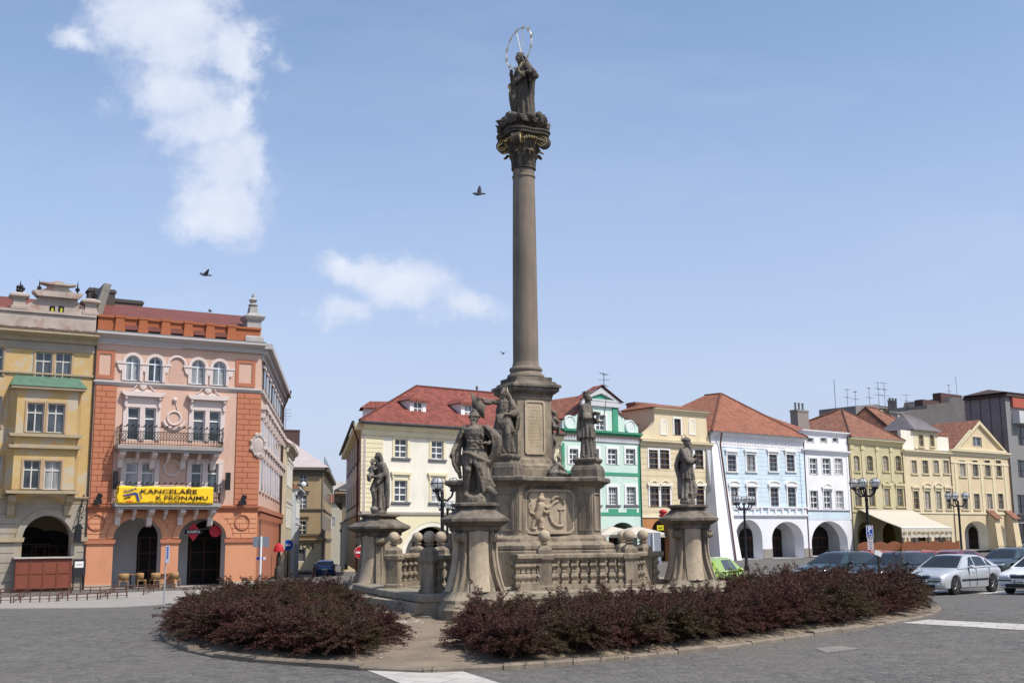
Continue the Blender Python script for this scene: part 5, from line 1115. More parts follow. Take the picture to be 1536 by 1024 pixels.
# buttress leaning against the left corner
xa, xb = h.x(1081, 835, -2.4), h.x(1113, 835, -2.4)
mb = MB(); Zt = ze-1.1; mb.add([(xa, -2.4, 0), (xb, -2.4, 0), (xb-.2, .1, 0), (xa+.2, .1, 0), (-.05, -.12, Zt), (1.0, -.12, Zt), (1.0, .1, Zt), (-.05, .1, Zt)], [(0, 1, 5, 4), (1, 2, 6, 5), (2, 3, 7, 6), (3, 0, 4, 7), (4, 5, 6, 7)]); h.part(mb, 'buttress', WHT)
mb = MB(); mb.tube([(.9, -.6, ze), (.9, -.35, Zt), (xb-1.0, -2.55, .02)], .08, 8); h.part(mb, 'drainpipe', M('rust brown pipe', (.10, .04, .03)))
mb = MB(); mb.add([(-.9, -1.2, 0), (.3, -1.2, 0), (.3, .1, 0), (-.9, .1, 0), (-.75, -.1, Zt-.4), (-.04, -.1, Zt-.4), (-.04, .1, Zt-.4), (-.75, .1, Zt-.4)], [(0, 1, 5, 4), (1, 2, 6, 5), (2, 3, 7, 6), (3, 0, 4, 7), (4, 5, 6, 7)]); h.part(mb, 'buttress', M('grey white plaster', (.45, .46, .47)))
zr = h.z(1081, 590, 7); xr = h.x(1081, 590, 7); mb = MB(); A = (-.4, -.55, ze+.12); B = (h.w+.1, -.55, ze+.12); C = (h.w+.1, 14, ze+.12); E = (-.4, 14, ze+.12); ap = (xr, 7, zr); ap2 = (xr-.2, 9, zr)
mb.quadroof([A, B, ap]); mb.quadroof([B, C, ap2, ap]); mb.quadroof([C, E, ap2]); mb.quadroof([E, A, ap, ap2]); mb.box(-.4, h.w+.1, -.55, 14, ze-.02, ze+.10, 1); o = h.part(mb, 'roof', [RT_ORG, ZINC]); mb = MB(); mb.tube([B, ap, ap2], .12, 8); mb.tube([A, ap], .12, 8); mb.build('ridge_tiles', RT_ORG, o)
h.pipe(h.w-.05, 0, ze, M('brown pipe', (.12, .06, .05)))

# -- white house
h = House('white_house', 'narrow white house with three window axes and a single wide arch', RO, RD, 1206, 1277, -.58, 14, RG)
ze = h.z(1240, 648); W5 = dict(nx=2, rows=(.66, .33), sw=.12, sm=WHITE, rec=.14, fw=.07)
for l, r in ((1214.5, 1225.5), (1233.5, 1245.5), (1252, 1263.5)): h.win(h.rect(l, r, 687, 711), W5)
for i, (l, r) in enumerate(((1215.5, 1227), (1235.5, 1247), (1254, 1265))): h.win(h.rect(l, r, 735.5, 762), dict(W5, hood='tri') if i == 1 else W5)
for l, r in ((1210, 1220), (1230.5, 1240), (1248.5, 1257)): h.win(h.rect(l, r, 656, 663), dict(nx=1, rows=(), rec=.12, fw=.08, sw=.08, sm=WHITE, glass=GLASSD))
a1 = h.arch(1217.5, 1272, 781, 815, deep=1.0); h.wall(ze, WHT, WHT); h.arcade(3.7, M('white arcade', (.55, .55, .56)), [(a1[0]-.3, 1.5, 3.0)], y0=.95)
h.cornice(ze+.1, .4, .35, WHT); zz = h.z(1240, 676); h.cornice(zz+.1, .45, .35, WHT, name='storey_cornice'); zl = h.z(1240, 779); h.band('blue_panel', zl, zl+.85, .03, BLUE, .5, h.w-.5); h.band('sill_band', zl+.86, zl+.96, .1, ZINC, .4, h.w-.4); h.band('edge_pilaster', zl, zz-.4, .06, WHITE, 0, .4); h.band('edge_pilaster', zl, zz-.4, .06, WHITE, h.w-.4, h.w)
h.band('granite_footing', .03, .8, .06, GREYST, 0, a1[0]-a1[1]-.01)
mb = MB(); ap = (.9, 5, h.z(1192, 626, 5)); A, B, C, E = (-.6, .5, ze-.1), (3.2, .5, ze-.05), (3.2, 10, ze-.05), (-.6, 10, ze-.1); mb.quadroof([A, B, ap]); mb.quadroof([B, C, ap]); mb.quadroof([C, E, ap]); mb.quadroof([E, A, ap]); h.part(mb, 'side_roof', RT_ORG)
chimney(h, h.x(1199, 620, 6), 6, ze, h.z(1199, 615, 6), 1.9, 1.0, M('grey chimney', (.25, .22, .2)), 3); h.pipe(h.w-.05, 0, ze, M('brown pipe', (.12, .06, .05)))

# -- olive house
OLIVE = M('olive yellow plaster', (.47, .42, .26), .9, .10, .7, .1, stain=(.33, .28, .15)); OLIVE2 = M('pale olive trim', (.52, .46, .27), .9, .08)
h = House('olive_house', 'olive yellow house with stucco window hoods above the long cream awning', RO, RD, 1277, 1358, -.5, 14, RG)
ze = h.z(1315, 660); W6 = dict(nx=2, rows=(.63,), fine=(.32,), frame=OCHREW, sw=.12, sm=OLIVE2, rec=.12, fw=.06, arch=.35, sill=1, sillm=OLIVE2); W6b = dict(nx=2, rows=(.63,), fine=(.32,), frame=OCHREW, sw=.14, sm=OLIVE2, rec=.12, hood='wave', hgap=.25, sill=1, sillm=OLIVE2)
for l, r in ((1280, 1289), (1300, 1309), (1324, 1332.5), (1343, 1351.5)): h.win(h.rect(l, r, 683, 706), W6)
for l, r in ((1282, 1292), (1303, 1312.5), (1326, 1335), (1345, 1354.5)): h.win(h.rect(l, r, 732, 759), W6b)
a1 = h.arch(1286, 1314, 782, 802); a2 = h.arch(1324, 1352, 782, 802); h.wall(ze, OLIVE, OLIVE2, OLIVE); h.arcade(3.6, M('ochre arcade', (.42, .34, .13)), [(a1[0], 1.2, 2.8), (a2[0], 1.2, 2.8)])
h.cornice(ze+.12, .7, .5, OLIVE2); h.band('storey_band', h.z(1315, 768), h.z(1315, 768)+.2, .1, OLIVE2)
for px_ in (1278, 1294.5, 1316.5, 1337.5, 1355):
    mb = MB(); x = h.x(px_, 700); mb.box(x-.22, x+.22, -.07, .01, h.z(px_, 722), ze-.7); mb.box(x-.32, x+.32, -.13, .01, ze-1.15, ze-.72); h.part(mb, 'pilaster', OLIVE2)
zr = h.z(1263, 614, 7); xr = max(.6, h.x(1263, 614, 7)); mb = MB(); A, B, C, E = (-.1, -.5, ze+.12), (h.w+.1, -.5, ze+.12), (h.w+.1, 14, ze+.12), (-.1, 14, ze+.12); ap = (xr, 7, zr); ap2 = (xr-.3, 7.3, zr)
mb.quadroof([A, B, ap]); mb.quadroof([B, C, ap2, ap]); mb.quadroof([C, E, ap2]); mb.quadroof([A, E, ap2, ap]); mb.box(-.1, h.w+.1, -.5, 14, ze, ze+.10, 1); o = h.part(mb, 'roof', [RT_OLD, ZINC]); mb = MB(); mb.tube([B, ap], .11, 8); mb.tube([A, ap], .11, 8); mb.tube([E, ap2], .11, 8); mb.build('ridge_tiles', RT_OLD, o)
q = (h.x(1338, 623, 13), 13, h.z(1338, 623, 13)); mb = MB(); e_ = [(q[0]-5, 9.5, ze+1.6), (q[0]+3, 9.5, ze+1.6), (q[0]+3, 17, ze+1.6), (q[0]-5, 17, ze+1.6)]
mb.quadroof([e_[0], e_[1], q, (q[0]-4, 13, q[2]-.5)]); mb.quadroof([e_[1], e_[2], q]); mb.quadroof([e_[2], e_[3], (q[0]-4, 13, q[2]-.5), q]); mb.quadroof([e_[3], e_[0], (q[0]-4, 13, q[2]-.5)]); mb.box(q[0]-4.9, q[0]+2.9, 9.6, 16.9, ze, ze+1.6, 1); mb.box(q[0]-2.4, q[0]-1.4, 10.2, 11, ze+1.9, ze+2.6, 1); h.part(mb, 'rear_roof', [RT_ORG, OFFW])
h.pipe(h.w-.05, 0, ze, M('brown pipe', (.12, .06, .05))); antenna(h, xr+.2, 8, zr-.6, 4.2, 0, 3)

# -- straw house with mansard attic
STRAW = M('straw plaster', (.60, .50, .335), .9, .08, .7, .1, stain=(.45, .36, .22)); STRAW2 = M('pale straw trim', (.64, .56, .38), .9, .06)
h = House('straw_house', 'straw coloured house with a small metal roofed attic and arched mouldings', RO, RD, 1358, 1430, -.42, 14, RG)
ze = h.z(1392, 678); W7 = dict(nx=2, rows=(.63,), fine=(.32,), frame=OCHREW, sw=.10, sm=STRAW2, rec=.12, fw=.055, sill=1, sillm=STRAW2)
for l, r in ((1367, 1375), (1383.5, 1392), (1400, 1408), (1415, 1423)): h.win(h.rect(l, r, 690, 709.5), W7)
for i, (l, r) in enumerate(((1370, 1378.5), (1387, 1395.5), (1404, 1412), (1418.5, 1426.5))): h.win(h.rect(l, r, 736, 763), dict(W7, hood='seg' if i in (1, 2) else 'flat', hgap=.35))
a1 = h.arch(1372, 1397, 786, 803); a2 = h.arch(1403, 1427, 786, 803); h.wall(ze, STRAW, STRAW2); h.arcade(3.5, M('pale arcade', (.45, .42, .38)), [(a1[0], .8, 2.7), (a2[0], .8, 2.7)])
h.cornice(ze+.1, .45, .4, STRAW2); h.band('storey_band', h.z(1392, 770), h.z(1392, 770)+.18, .09, STRAW2)
x0, x1 = h.x(1370, 655), h.x(1405, 655); zt = h.z(1388, 645); zp = h.z(1412, 655); h.holes = []
for l, r in ((1378, 1385), (1394.5, 1401)): h.win(h.rect(l, r, 652, 669), dict(nx=2, rows=(.6,), frame=OCHREW, sw=.08, sm=STRAW2, rec=.12, sill=1, sillm=STRAW2))
mb = MB(); mb.holes([(x0, ze+.1), (x1, ze+.1), (x1, zt), (x0, zt)], h.holes); mb.add([(x, y, z) for x in (x0, x1) for y in (0, 3.5) for z in (ze, zt)], [(0, 1, 3, 2), (4, 6, 7, 5)]); h.part(mb, 'attic_wall', STRAW2)
for xa_, xb_, z_ in ((.05, x0-.02, zp+.4), (x1+.02, h.w-.02, zp)): mb = MB(); mb.box(xa_, xb_, 0, .4, ze+.1, z_); h.part(mb, 'parapet', OFFW)
xm, zr = (x0+x1)/2, h.z(1388, 625, 2.2); mb = MB(); mb.quadroof([(x0-.4, -.4, zt), (x1+.4, -.4, zt), (x1-1.4, 2, zr), (x0+1.2, 2, zr)]); mb.quadroof([(x0-.4, -.4, zt), (x0-.4, 4, zt), (x0+1.2, 2, zr)]); mb.quadroof([(x1+.4, -.4, zt), (x1+.4, 4, zt), (x1-1.4, 2, zr)]); mb.quadroof([(x0-.4, 4, zt), (x1+.4, 4, zt), (x1-1.4, 2, zr), (x0+1.2, 2, zr)])
mb.box(x0-.42, x1+.42, -.42, 4, zt-.12, zt-.005)
for i in range(9): x = x0-.2+(x1-x0+.4)*i/8; mb.tube([(x, -.4, zt+.02), (x0+1.2+(x1-x0-2.6)*i/8, 2, zr+.02)], .035, 5)
h.part(mb, 'attic_roof', METAL); gable_roof(h, ze+.3, h.z(1425, 624, 8), RT_OLD, hipl=3, hipr=2.0, over=0, ridge_y=8, x0=2.6); h.pipe(h.w-.05, 0, ze, M('brown pipe', (.12, .06, .05)))

# -- gabled house
h = House('gabled_house', 'straw yellow house with a big triangular gable and sloping buttresses', RO, RD, 1430, 1518, -.35, 14, RG)
ze = h.z(1470, 680); W8 = dict(nx=2, rows=(.63,), fine=(.32,), frame=OCHREW, sw=.12, sm=STRAW2, rec=.12, fw=.055, sill=1, sillm=STRAW2); AP = M('apricot plaster', (.60, .485, .31), .9, .07, .7, .1)
for l, r in ((1439, 1448), (1458.5, 1467), (1477, 1485.5), (1494, 1502)): h.win(h.rect(l, r, 690, 714), W8)
for l, r in ((1442.5, 1451.5), (1461, 1469.5), (1480, 1488.5), (1497, 1505)): h.win(h.rect(l, r, 740, 763), W8)
a1 = h.arch(1447, 1484, 781, 800, deep=1.3); a2 = h.arch(1492, 1508, 786, 800, deep=1.3); h.wall(ze, AP, OFFW); h.arcade(3.5, M('white arcade', (.55, .55, .56)), [(a1[0]-.8, 1.0, 2.7), (a2[0], .7, 2.5)], y0=1.2)
h.cornice(ze+.3, .7, .45, STRAW2); h.band('frieze_band', ze-1.3, ze-1.05, .08, STRAW2); h.band('storey_band', h.z(1470, 771), h.z(1470, 771)+.2, .12, STRAW2)
for px_ in (1434, 1453.5, 1472.5, 1490, 1508): mb = MB(); x = h.x(px_, 720); mb.box(x-.2, x+.2, -.06, .01, h.z(px_, 770), ze-1.32); h.part(mb, 'pilaster', STRAW2)
x0, x1, xa, za = h.x(1433, 668), h.x(1505, 668), h.x(1466, 633), h.z(1466, 633); h.holes = []; h.win(h.rect(1459, 1472, 655, 669), dict(nx=2, rows=(), sw=.1, sm=STRAW2, rec=.14))
mb = MB(); mb.holes([(x0, ze+.31), (x1, ze+.31), (xa, za)], h.holes); h.part(mb, 'gable', AP)
mb = MB(); mb.quadroof([(x0-.5, -.35, ze+.25), (xa, -.35, za+.25), (xa, 14, za+.25), (x0-.5, 14, ze+.25)]); mb.quadroof([(x1+.5, -.35, ze+.25), (xa, -.35, za+.25), (xa, 14, za+.25), (x1+.5, 14, ze+.25)]); mb.add([(x0, 13.9, ze+.3), (x1, 13.9, ze+.3), (xa, 13.9, za)], [(0, 1, 2)], 1); h.part(mb, 'roof', [RT_OLD, AP])
mb = MB(); ringxz(mb, [(x0-.5, ze+.31), (x1+.5, ze+.31), (xa, za+.22)], [(x0+.4, ze+.5), (x1-.4, ze+.5), (xa, za-.25)], -.3, .01); h.part(mb, 'gable_cornice', STRAW2)
for px_ in (1487, 1514):
    x = h.x(px_, 800); mb = MB(); mb.add([(x-.65, -1.15, 0), (x+.65, -1.15, 0), (x+.65, 0, 0), (x-.65, 0, 0), (x-.6, -.85, 3.6), (x+.6, -.85, 3.6), (x+.6, 0, 4.4), (x-.6, 0, 4.4)], [(0, 1, 5, 4), (1, 2, 6, 5), (3, 0, 4, 7), (4, 5, 6, 7)], 0); mb.quadroof([(x-.8, -1.2, 3.55), (x+.8, -1.2, 3.55), (x+.8, 0, 4.6), (x-.8, 0, 4.6)], 1); h.part(mb, 'buttress', [AP, RT_OLD])
h.pipe(h.w-.05, 0, ze, M('brown pipe', (.12, .06, .05)))

# -- grey modern block at the right edge, fire walls and rooftop boxes behind
CONC = M('dark grey cladding', (.17, .165, .17), .8, .12, .8, .1, stain=(.25, .24, .24)); GREYP = M('grey render', (.22, .215, .21), .9, .08, .8)
h = House('modern_block', 'taller dark grey modern block at the right end of the row', RO, RD, 1521, 1600, -.3, 5.4, RG)
zt = h.z(1512, 595)
for i in range(2):
    for (t_, b_) in ((640, 668), (690, 716), (742, 770)): h.win(h.rect(1527+26*i, 1546+26*i, t_, b_), dict(nx=3, rows=(.4,), frame=IRON, rec=.15, glass=GLASSD))
h.win(h.rect(1526, 1580, 785, 815), dict(nx=4, rows=(.7,), frame=IRON, rec=.3, glass=GLASSD))
h.wall(zt, GREYP, GREYP, CONC); mb = MB(); mb.slab([(-.4, zt+.02), (h.w, zt+.02), (h.w, zt+.5), (0, zt+.5)], -.4, 5.4); mb.quadroof([(-.5, -.5, zt+.5), (h.w, -.5, zt+.5), (h.w, 2.6, zt+1.4), (1, 2.6, zt+1.2)]); mb.quadroof([(-.5, -.5, zt+.5), (-.5, 5.6, zt+.5), (1, 2.6, zt+1.2)]); mb.quadroof([(-.5, 5.6, zt+.5), (h.w, 5.6, zt+.5), (h.w, 2.6, zt+1.4), (1, 2.6, zt+1.2)]); h.part(mb, 'roof', M('brown black roof', (.07, .045, .04), .8))
h.band('red_fascia', h.z(1530, 612), h.z(1530, 598), .35, M('faded red panel', (.38, .09, .06), .7), 1.2, h.w); h.band('balcony_front', h.z(1530, 636), h.z(1530, 618), 1.0, M('pale balcony panel', (.5, .5, .5), .7), 1.3, h.w)
mb = MB()
for i in range(4): mb.tube([(-.02, .7+1.3*i, 8.0), (-.02, .7+1.3*i, zt)], .04, 4)
h.part(mb, 'cladding_seams', IRON)
mb = MB(); x_ = h.x(1530, 806); mb.box(.6, h.w, -.18, .01, 3.4, 4.1); h.part(mb, 'shop_fascia', M('black fascia', (.03, .03, .03), .5))
mb = MB(); z1, z0 = h.z(1530, 601), h.z(1508, 607); h2 = House('rear_apartment_wall', 'long dark fire wall of a rear building rising behind the tiled roofs', (RO[0]-.623*24, RO[1]+.782*24), RD, 1326, 1455, -.3, 8, RG, 640)
zl_, zr_ = h2.z(1335, 625), h2.z(1448, 596); mb.slab([(0, 0), (h2.w, 0), (h2.w, zr_), (h2.w*.78, zr_-.3), (h2.w*.76, zr_-1.1), (h2.w*.5, zr_-1.9), (h2.w*.49, zr_-2.5), (0, zl_)], 0, 8); h2.part(mb, 'wall', M('dark fire wall', (.125, .115, .11), .9, .2, .5, .1, stain=(.2, .17, .15)))
mb = MB(); mb.box(h2.w*.52, h2.w*.72, 1, 2.4, zr_-2.6, zr_-.9); mb.box(h2.w*.74, h2.w, 1, 2.4, zr_-1.5, zr_+.5); h2.part(mb, 'chimney', M('brown chimney', (.09, .05, .045)))
mb = MB(); mb.box(h2.w*.04, h2.w*.14, 1, 3.4, zl_-.5, zl_+1.7); mb.box(h2.w*.14, h2.w*.19, 1.2, 3.2, zl_-.5, zl_+1.5, 1); h2.part(mb, 'chimney', [M('brown chimney', (.09, .05, .045)), STRAW2]); antenna(h2, h2.x(1386, 600), 3, zl_, h2.z(1386, 588)-zl_, 3, 6); antenna(h2, h2.x(1450, 590), 3, zr_, 2.4, 2, 7); antenna(h2, h2.x(1461, 585), 3, zr_, 4, 0, 8)
h3 = House('rooftop_penthouse', 'low grey penthouse with a row of metal flues behind the orange roofs', (RO[0]-.623*20, RO[1]+.782*20), RD, 1284, 1357, -.3, 6, RG, 620)
za = h3.z(1320, 606); mb = MB(); PHG = M('penthouse grey', (.22, .205, .20), .9); mb.slab([(0, 0), (h3.w*.47, 0), (h3.w*.47, za), (0, za-.6)], 0, 6); h3.part(mb, 'wall', PHG); mb = MB(); mb.box(h3.w*.47+.002, h3.w*.72, .8, 6, 0, za-.5, 1); mb.box(h3.w*.45, h3.w*.72, .3, 6, za-.48, za-.3); h3.part(mb, 'wall', [PHG, STRAW2]); mb = MB(); mb.box(h3.w*.72+.002, h3.w*.98, .3, 5, 0, za-1.0, 1); mb.box(h3.w*.7, h3.w*1.0, .1, 5, za-.98, za-.8); h3.part(mb, 'wall', [PHG, STRAW2])
for i in range(6): mb = MB(); mb.lathe([(.13, 0), (.13, 2.6+.3*(i % 2)), (.17, 2.65+.3*(i % 2)), (.17, 2.8+.3*(i % 2))], 10, (h3.w*.70+.36*i, .2, za-2)); h3.part(mb, 'flue', ZINC)
mb = MB(); mb.sph((h3.w*.56, .4, za-1.4), (.6, .15, .7), 12, 8); h3.part(mb, 'satellite_dish', WHITE)
for i, px_ in enumerate((1290, 1302, 1323, 1337, 1346)): antenna(h3, h3.x(px_, 600), 2, za-.6, (2.6, 2.4, 3.2, 4.2, 4.2)[i], (2, 2, 2, 3, 3)[i], 10+i)
# ---------------- left hand row
LO = (-.3765*62, 62.0); LD = (.866, .5)
def text(s, size, mat, parent=None, loc=(0, 0, 0), rot=(R(90), 0, 0), name='lettering', bold=.0, ext=.006, width=None, align='CENTER'):
    cu = bpy.data.curves.new(name, 'FONT'); cu.body = s; cu.size = size; cu.extrude = ext; cu.offset = bold; cu.align_x = align; cu.resolution_u = 3
    o = bpy.data.objects.new('t', cu); col.objects.link(o); dg = bpy.context.evaluated_depsgraph_get(); me = bpy.data.meshes.new_from_object(o.evaluated_get(dg)); bpy.data.objects.remove(o)
    if width and me.vertices:
        xs = [v.co.x for v in me.vertices]; k = width/(max(xs)-min(xs))
        for v in me.vertices: v.co.x *= k
    me.materials.clear(); me.materials.append(mat); me.name = name; return inst(name, me, parent, loc, rot)
PINK = M('salmon pink plaster', (.56, .37, .285), .9, .04, .5, .1); RUST = M('rust orange stucco', (.39, .145, .08), .9, .08, .8, .15); TANG = M('tangerine plaster', (.56, .255, .14), .9, .05, .5, .1); WPINK = M('pinkish white trim', (.60, .505, .465), .8, .05)
GREYC = M('grey cornice', (.43, .40, .385), .8, .08); ATT = M('deep orange attic', (.33, .105, .045), .9, .06, .8, .1)
h = House('orange_house', 'salmon and orange corner house with arcade, two balconies and a yellow banner', LO, LD, 128, 385, -1.02, 13, RG, 800)
ze = h.z(265, 522); zt = h.z(265, 507); zl = h.z(250, 758); zm = h.z(265, 577)
W9 = dict(nx=2, rows=(.67,), frame=WHITE, sw=.0, rec=.16, fw=.06); WA = dict(nx=2, rows=(.71,), frame=M('white blue frame', (.62, .66, .70)), arch=1, sw=.17, sm=WPINK, rec=.14, fw=.07, sp=.09)
def pair(l1, r1, l2, r2, t, b, st, hood=None, dz=0):
    c1 = h.rect(l1, r1, t, b); c2 = h.rect(l2, r2, t, b); z0 = (c1[1]+c2[1])/2; hh = (c1[3]+c2[3])/2
    st = dict(st, nx=1); o = None
    for c in (c1, c2): o = h.win((c[0], z0, c[2], hh), WST.setdefault(id(hood), st))
    x0, x1 = c1[0]-c1[2]/2, c2[0]+c2[2]/2; mb = MB()
    for a, b_ in ((x0-.26, x0), (c1[0]+c1[2]/2, c2[0]-c2[2]/2), (x1, x1+.26)): mb.box(a+.002, b_-.002, -.07, .01, z0, z0+hh)
    mb.box(x0-.26, x1+.26, -.08, .01, z0+hh+.002, z0+hh+.26)
    if hood:
        q0, q1, z = x0-.42, x1+.42, z0+hh+.26; mb.box(x0-.1, x1+.1, -.09, .01, z, z+.34); mb.slab([(q0+.2, z+.34), (q1-.2, z+.34), (q1, z+.5), (q1, z+.6), (q0, z+.6), (q0, z+.5)], -.34, .01)
        for xx in (q0+.26, q1-.26): mb.sph((xx, -.2, z+.24), (.10, .12, .12), 8, 6); mb.box(xx-.08, xx+.08, -.16, .01, z-.1, z+.14); mb.sph((xx, -.12, z-.22), (.08, .1, .12), 8, 6)
        xm = (x0+x1)/2; wq = (x1-x0)/2
        for sg in (-1, 1): mb.tube([(xm+sg*wq*f, -.08, z+.62+dz_) for f, dz_ in ((1.0, .12), (.92, .08), (.78, .10), (.58, .24), (.42, .42), (.28, .50))], [.02, .03, .035, .035, .035, .025], 6)
        mb.sph((xm, -.05, z+.95), (.22, .08, .20), 12, 8); mb.torus((xm, -.10, z+.95), .16, .03, Vector((0, 1, 0)), 14, 5); mb.box(xm-wq*.8, xm+wq*.8, -.04, .01, z+.6, z+.74)
    h.part(mb, 'window_surround', WPINK)
    return x0, x1, z0
WST = {}
p1 = pair(191, 209, 216.5, 233, 611, 660, W9, 'a'); p2 = pair(289.5, 307, 313.5, 330, 616, 662, W9, 'a')
pair(187.5, 206, 212, 231, 694, 738, W9); pair(286.5, 303, 311, 327, 695, 739, W9)
AR = []
for l, r in ((188, 209.5), (222, 243.5), (286.5, 307.5), (318.5, 339)):
    t_ = 534+(l-188)*.055; AR.append(h.rect(l, r, t_, t_+37))
ztop = sum(c[1]+c[3] for c in AR)/4; zbot = sum(c[1] for c in AR)/4; wA = sum(c[2] for c in AR)/4
for c in AR: h.win((c[0], zbot, wA, ztop-zbot), WA)
cb = h.rect(254, 275.5, 537, 574); cbx = cb[0]
a1 = h.arch(170, 242, 776, 806, deep=.9); a2 = h.arch(268, 338, 777, 806, deep=.9)
h.wall(ze, PINK, M('arcade reveal', (.52, .47, .45)), right=False)
h.arcade(zl-.2, M('arcade grey white', (.50, .48, .47)), [(a1[0]+1.15, 1.0, 3.6), (a2[0]+.85, 1.35, 3.8)], y0=.85, y1=3.2)
# blind niche, niche consoles between the arches
mb = MB(); po = [(cbx-wA/2, zbot), (cbx+wA/2, zbot)]+[(cbx+wA/2*math.cos(PI*i/12), ztop-wA/2+wA/2*math.sin(PI*i/12)) for i in range(13)]
pO = [(cbx-wA/2-.17, ztop-wA/2), (cbx+wA/2+.17, ztop-wA/2)]
mb.torus((cbx, -.05, ztop-wA/2), wA/2+.09, .085, Vector((0, -1, 0)), 20, 6, a0=0 if True else 0, a1=PI); mb.slab([(x_, z_) for x_, z_ in po], -.015, .008, 1); h.part(mb, 'blind_niche', [WPINK, M('niche pink', (.50, .32, .25))])
cxs = sorted([c[0] for c in AR]+[cbx])
for a, b_ in zip([cxs[0]-1.28]+cxs, cxs+[cxs[-1]+1.28]):
    xm = (a+b_)/2; mb = MB(); zz = ztop-wA/2-.1; mb.box(xm-.26, xm+.26, -.14, .01, zz, zz+.12); mb.slab([(xm-.22, zz), (xm+.22, zz), (xm+.12, zz-.3), (xm, zz-.42), (xm-.12, zz-.3)], -.1, .01); h.part(mb, 'wall_console', WPINK)
# bands and cornices
h.band('storey_band', zm-.1, zm+.02, .1, GREYC, -.02, None, [(.06, zm-.22), (.10, zm-.14), (.16, zm-.08), (.16, zm), (.02, zm+.04)])
h.cornice(zt+.05, .62, .62, GREYC); h.band('ledge', 0, 0, 0, RUST, 0, None, [(.06, zl-.4), (.10, zl-.2), (.22, zl-.12), (.26, zl), (.0, zl+.05)])
# rusticated corner pilasters
def blocks(mb, x0, x1, z0, z1, n, p=.06, split=2, gap=.014):
    hh = (z1-z0)/n
    for i in range(n):
        cuts = [x0, x1] if split == 1 else ([x0, x0+(x1-x0)*.52, x1] if i % 2 else [x0, x0+(x1-x0)*.9, x1] if split == 3 else [x0, x0+(x1-x0)*.30, x1])
        for a, b_ in zip(cuts, cuts[1:]): mb.box(a+gap, b_-gap, -p, .01, z0+hh*i+gap, z0+hh*(i+1)-gap)
xp0, xp1 = h.x(140, 700), h.x(169, 700); xq0, xq1 = h.x(352, 700), h.w+.02
RB = M('rust orange block', (.43, .165, .09), .9, .06, .8, .15)
for a, b_ in ((.12, xp1), (xq0, xq1)):
    mb = MB(); mb.box(a, b_, -.03, .008, zl+.06, zm-.25, 1); blocks(mb, a+.01, b_-.01, zl+.08, zm-.27, 21); h.part(mb, 'rusticated_pilaster', [RB, M('rust joint', (.28, .09, .045))])
for l, r in ((143, 172), (353.5, 383)):
    c = h.rect(l, r, 524, 572); x_, w_ = c[0], c[2]; z0, z1 = zm+.12, zt-1.0; mb = MB(); o_ = [(x_-w_/2, z0), (x_+w_/2, z0), (x_+w_/2, z1), (x_-w_/2, z1)]; i_ = [(x_-w_/2+.2, z0+.2), (x_+w_/2-.2, z0+.2), (x_+w_/2-.2, z1-.2), (x_-w_/2+.2, z1-.2)]; ringxz(mb, o_, i_, -.05, .01); h.part(mb, 'corner_panel', RUST)
# ground floor skin: blocks above impost, plain piers below
zi = h.z(255, 813); mb = MB(); mb.T = Matrix.Translation((0, -.06, 0)); hole2 = []
for a in (a1, a2): hole2.append(([(a[0]-a[1], .04), (a[0]+a[1], .04)]+[(a[0]+a[1]*math.cos(PI*i/18), a[2]+(a[3]-a[2])*math.sin(PI*i/18)) for i in range(19)], .06))
mb.holes([(0, .03), (h.w, .03), (h.w, zl-.4), (0, zl-.4)], hole2); mb.T = None
h.part(mb, 'ground_floor_render', TANG)
for a in (a1, a2):
    mb = MB(); out_ = [(a[0]+(a[1]+.36)*math.cos(PI*i/24), a[2]+(a[3]-a[2]+.36)*math.sin(PI*i/24)) for i in range(25)]; in_ = [(a[0]+(a[1]+.01)*math.cos(PI*i/24), a[2]+(a[3]-a[2]+.01)*math.sin(PI*i/24)) for i in range(25)]
    ringxz(mb, out_+in_[::-1][:0]+[], in_, -.13, -.05); h.part(mb, 'arch_moulding', TANG)
segs = [(0.0, a1[0]-a1[1]), (a1[0]+a1[1], a2[0]-a2[1]), (a2[0]+a2[1], h.w)]
for xa, xb in segs:
    mb = MB(); mb.slab([(xa-.04, zi-.04), (xb+.04, zi-.04), (xb+.10, zi+.06), (xb+.10, zi+.16), (xa-.10, zi+.16), (xa-.10, zi+.06)], -.16, -.05); h.part(mb, 'impost', RUST)
    mb = MB(); mb.box(xa, xb, -.11, -.055, .03, .28); h.part(mb, 'base_course', M('pale base course', (.42, .33, .27), .9, .1, 2))
hh = (zl-.45-zi-.2)/5
for xa, xb, sd in ((0, a1[0], 1), (a1[0], a2[0], 0), (a2[0], h.w, -1)):
    mb = MB()
    for i in range(5):
        z0 = zi+.2+hh*i; zmid = z0+hh/2
        def edge(a, sg):
            u = (zmid-a[2])/(a[3]-a[2]+.42); return a[0]+sg*(a[1]+.42)*math.sqrt(max(0, 1-u*u)) if 0 < u < 1 else (a[0]+sg*(a[1]+.42) if u <= 0 else a[0])
        l = .05 if sd == 1 else edge(a1 if sd == 0 else a2, 1); r = h.w-.05 if sd == -1 else edge(a1 if sd == 1 else a2, -1)
        if r-l > .25:
            cuts = [l, (l+r)/2+(.25 if i % 2 else -.25), r] if r-l > 1.2 else [l, r]
            for a_, b_ in zip(cuts, cuts[1:]): mb.box(a_+.02, b_-.02, -.10, -.055, z0+.02, z0+hh-.02)
    if mb.v: h.part(mb, 'rusticated_blocks', TANG)
for px_ in (143.5, 362.5):
    mb = MB(); mb.torus((h.x(px_, 783), -.12, h.z(px_, 783)), .42, .05, Vector((0, 1, 0)), 22, 6); h.part(mb, 'wall_ring', RUST)
mb = MB(); mb.torus((h.x(258, 701), -.02, h.z(258, 701)), .45, .06, Vector((0, 1, 0)), 22, 6); h.part(mb, 'wall_ring', WPINK)
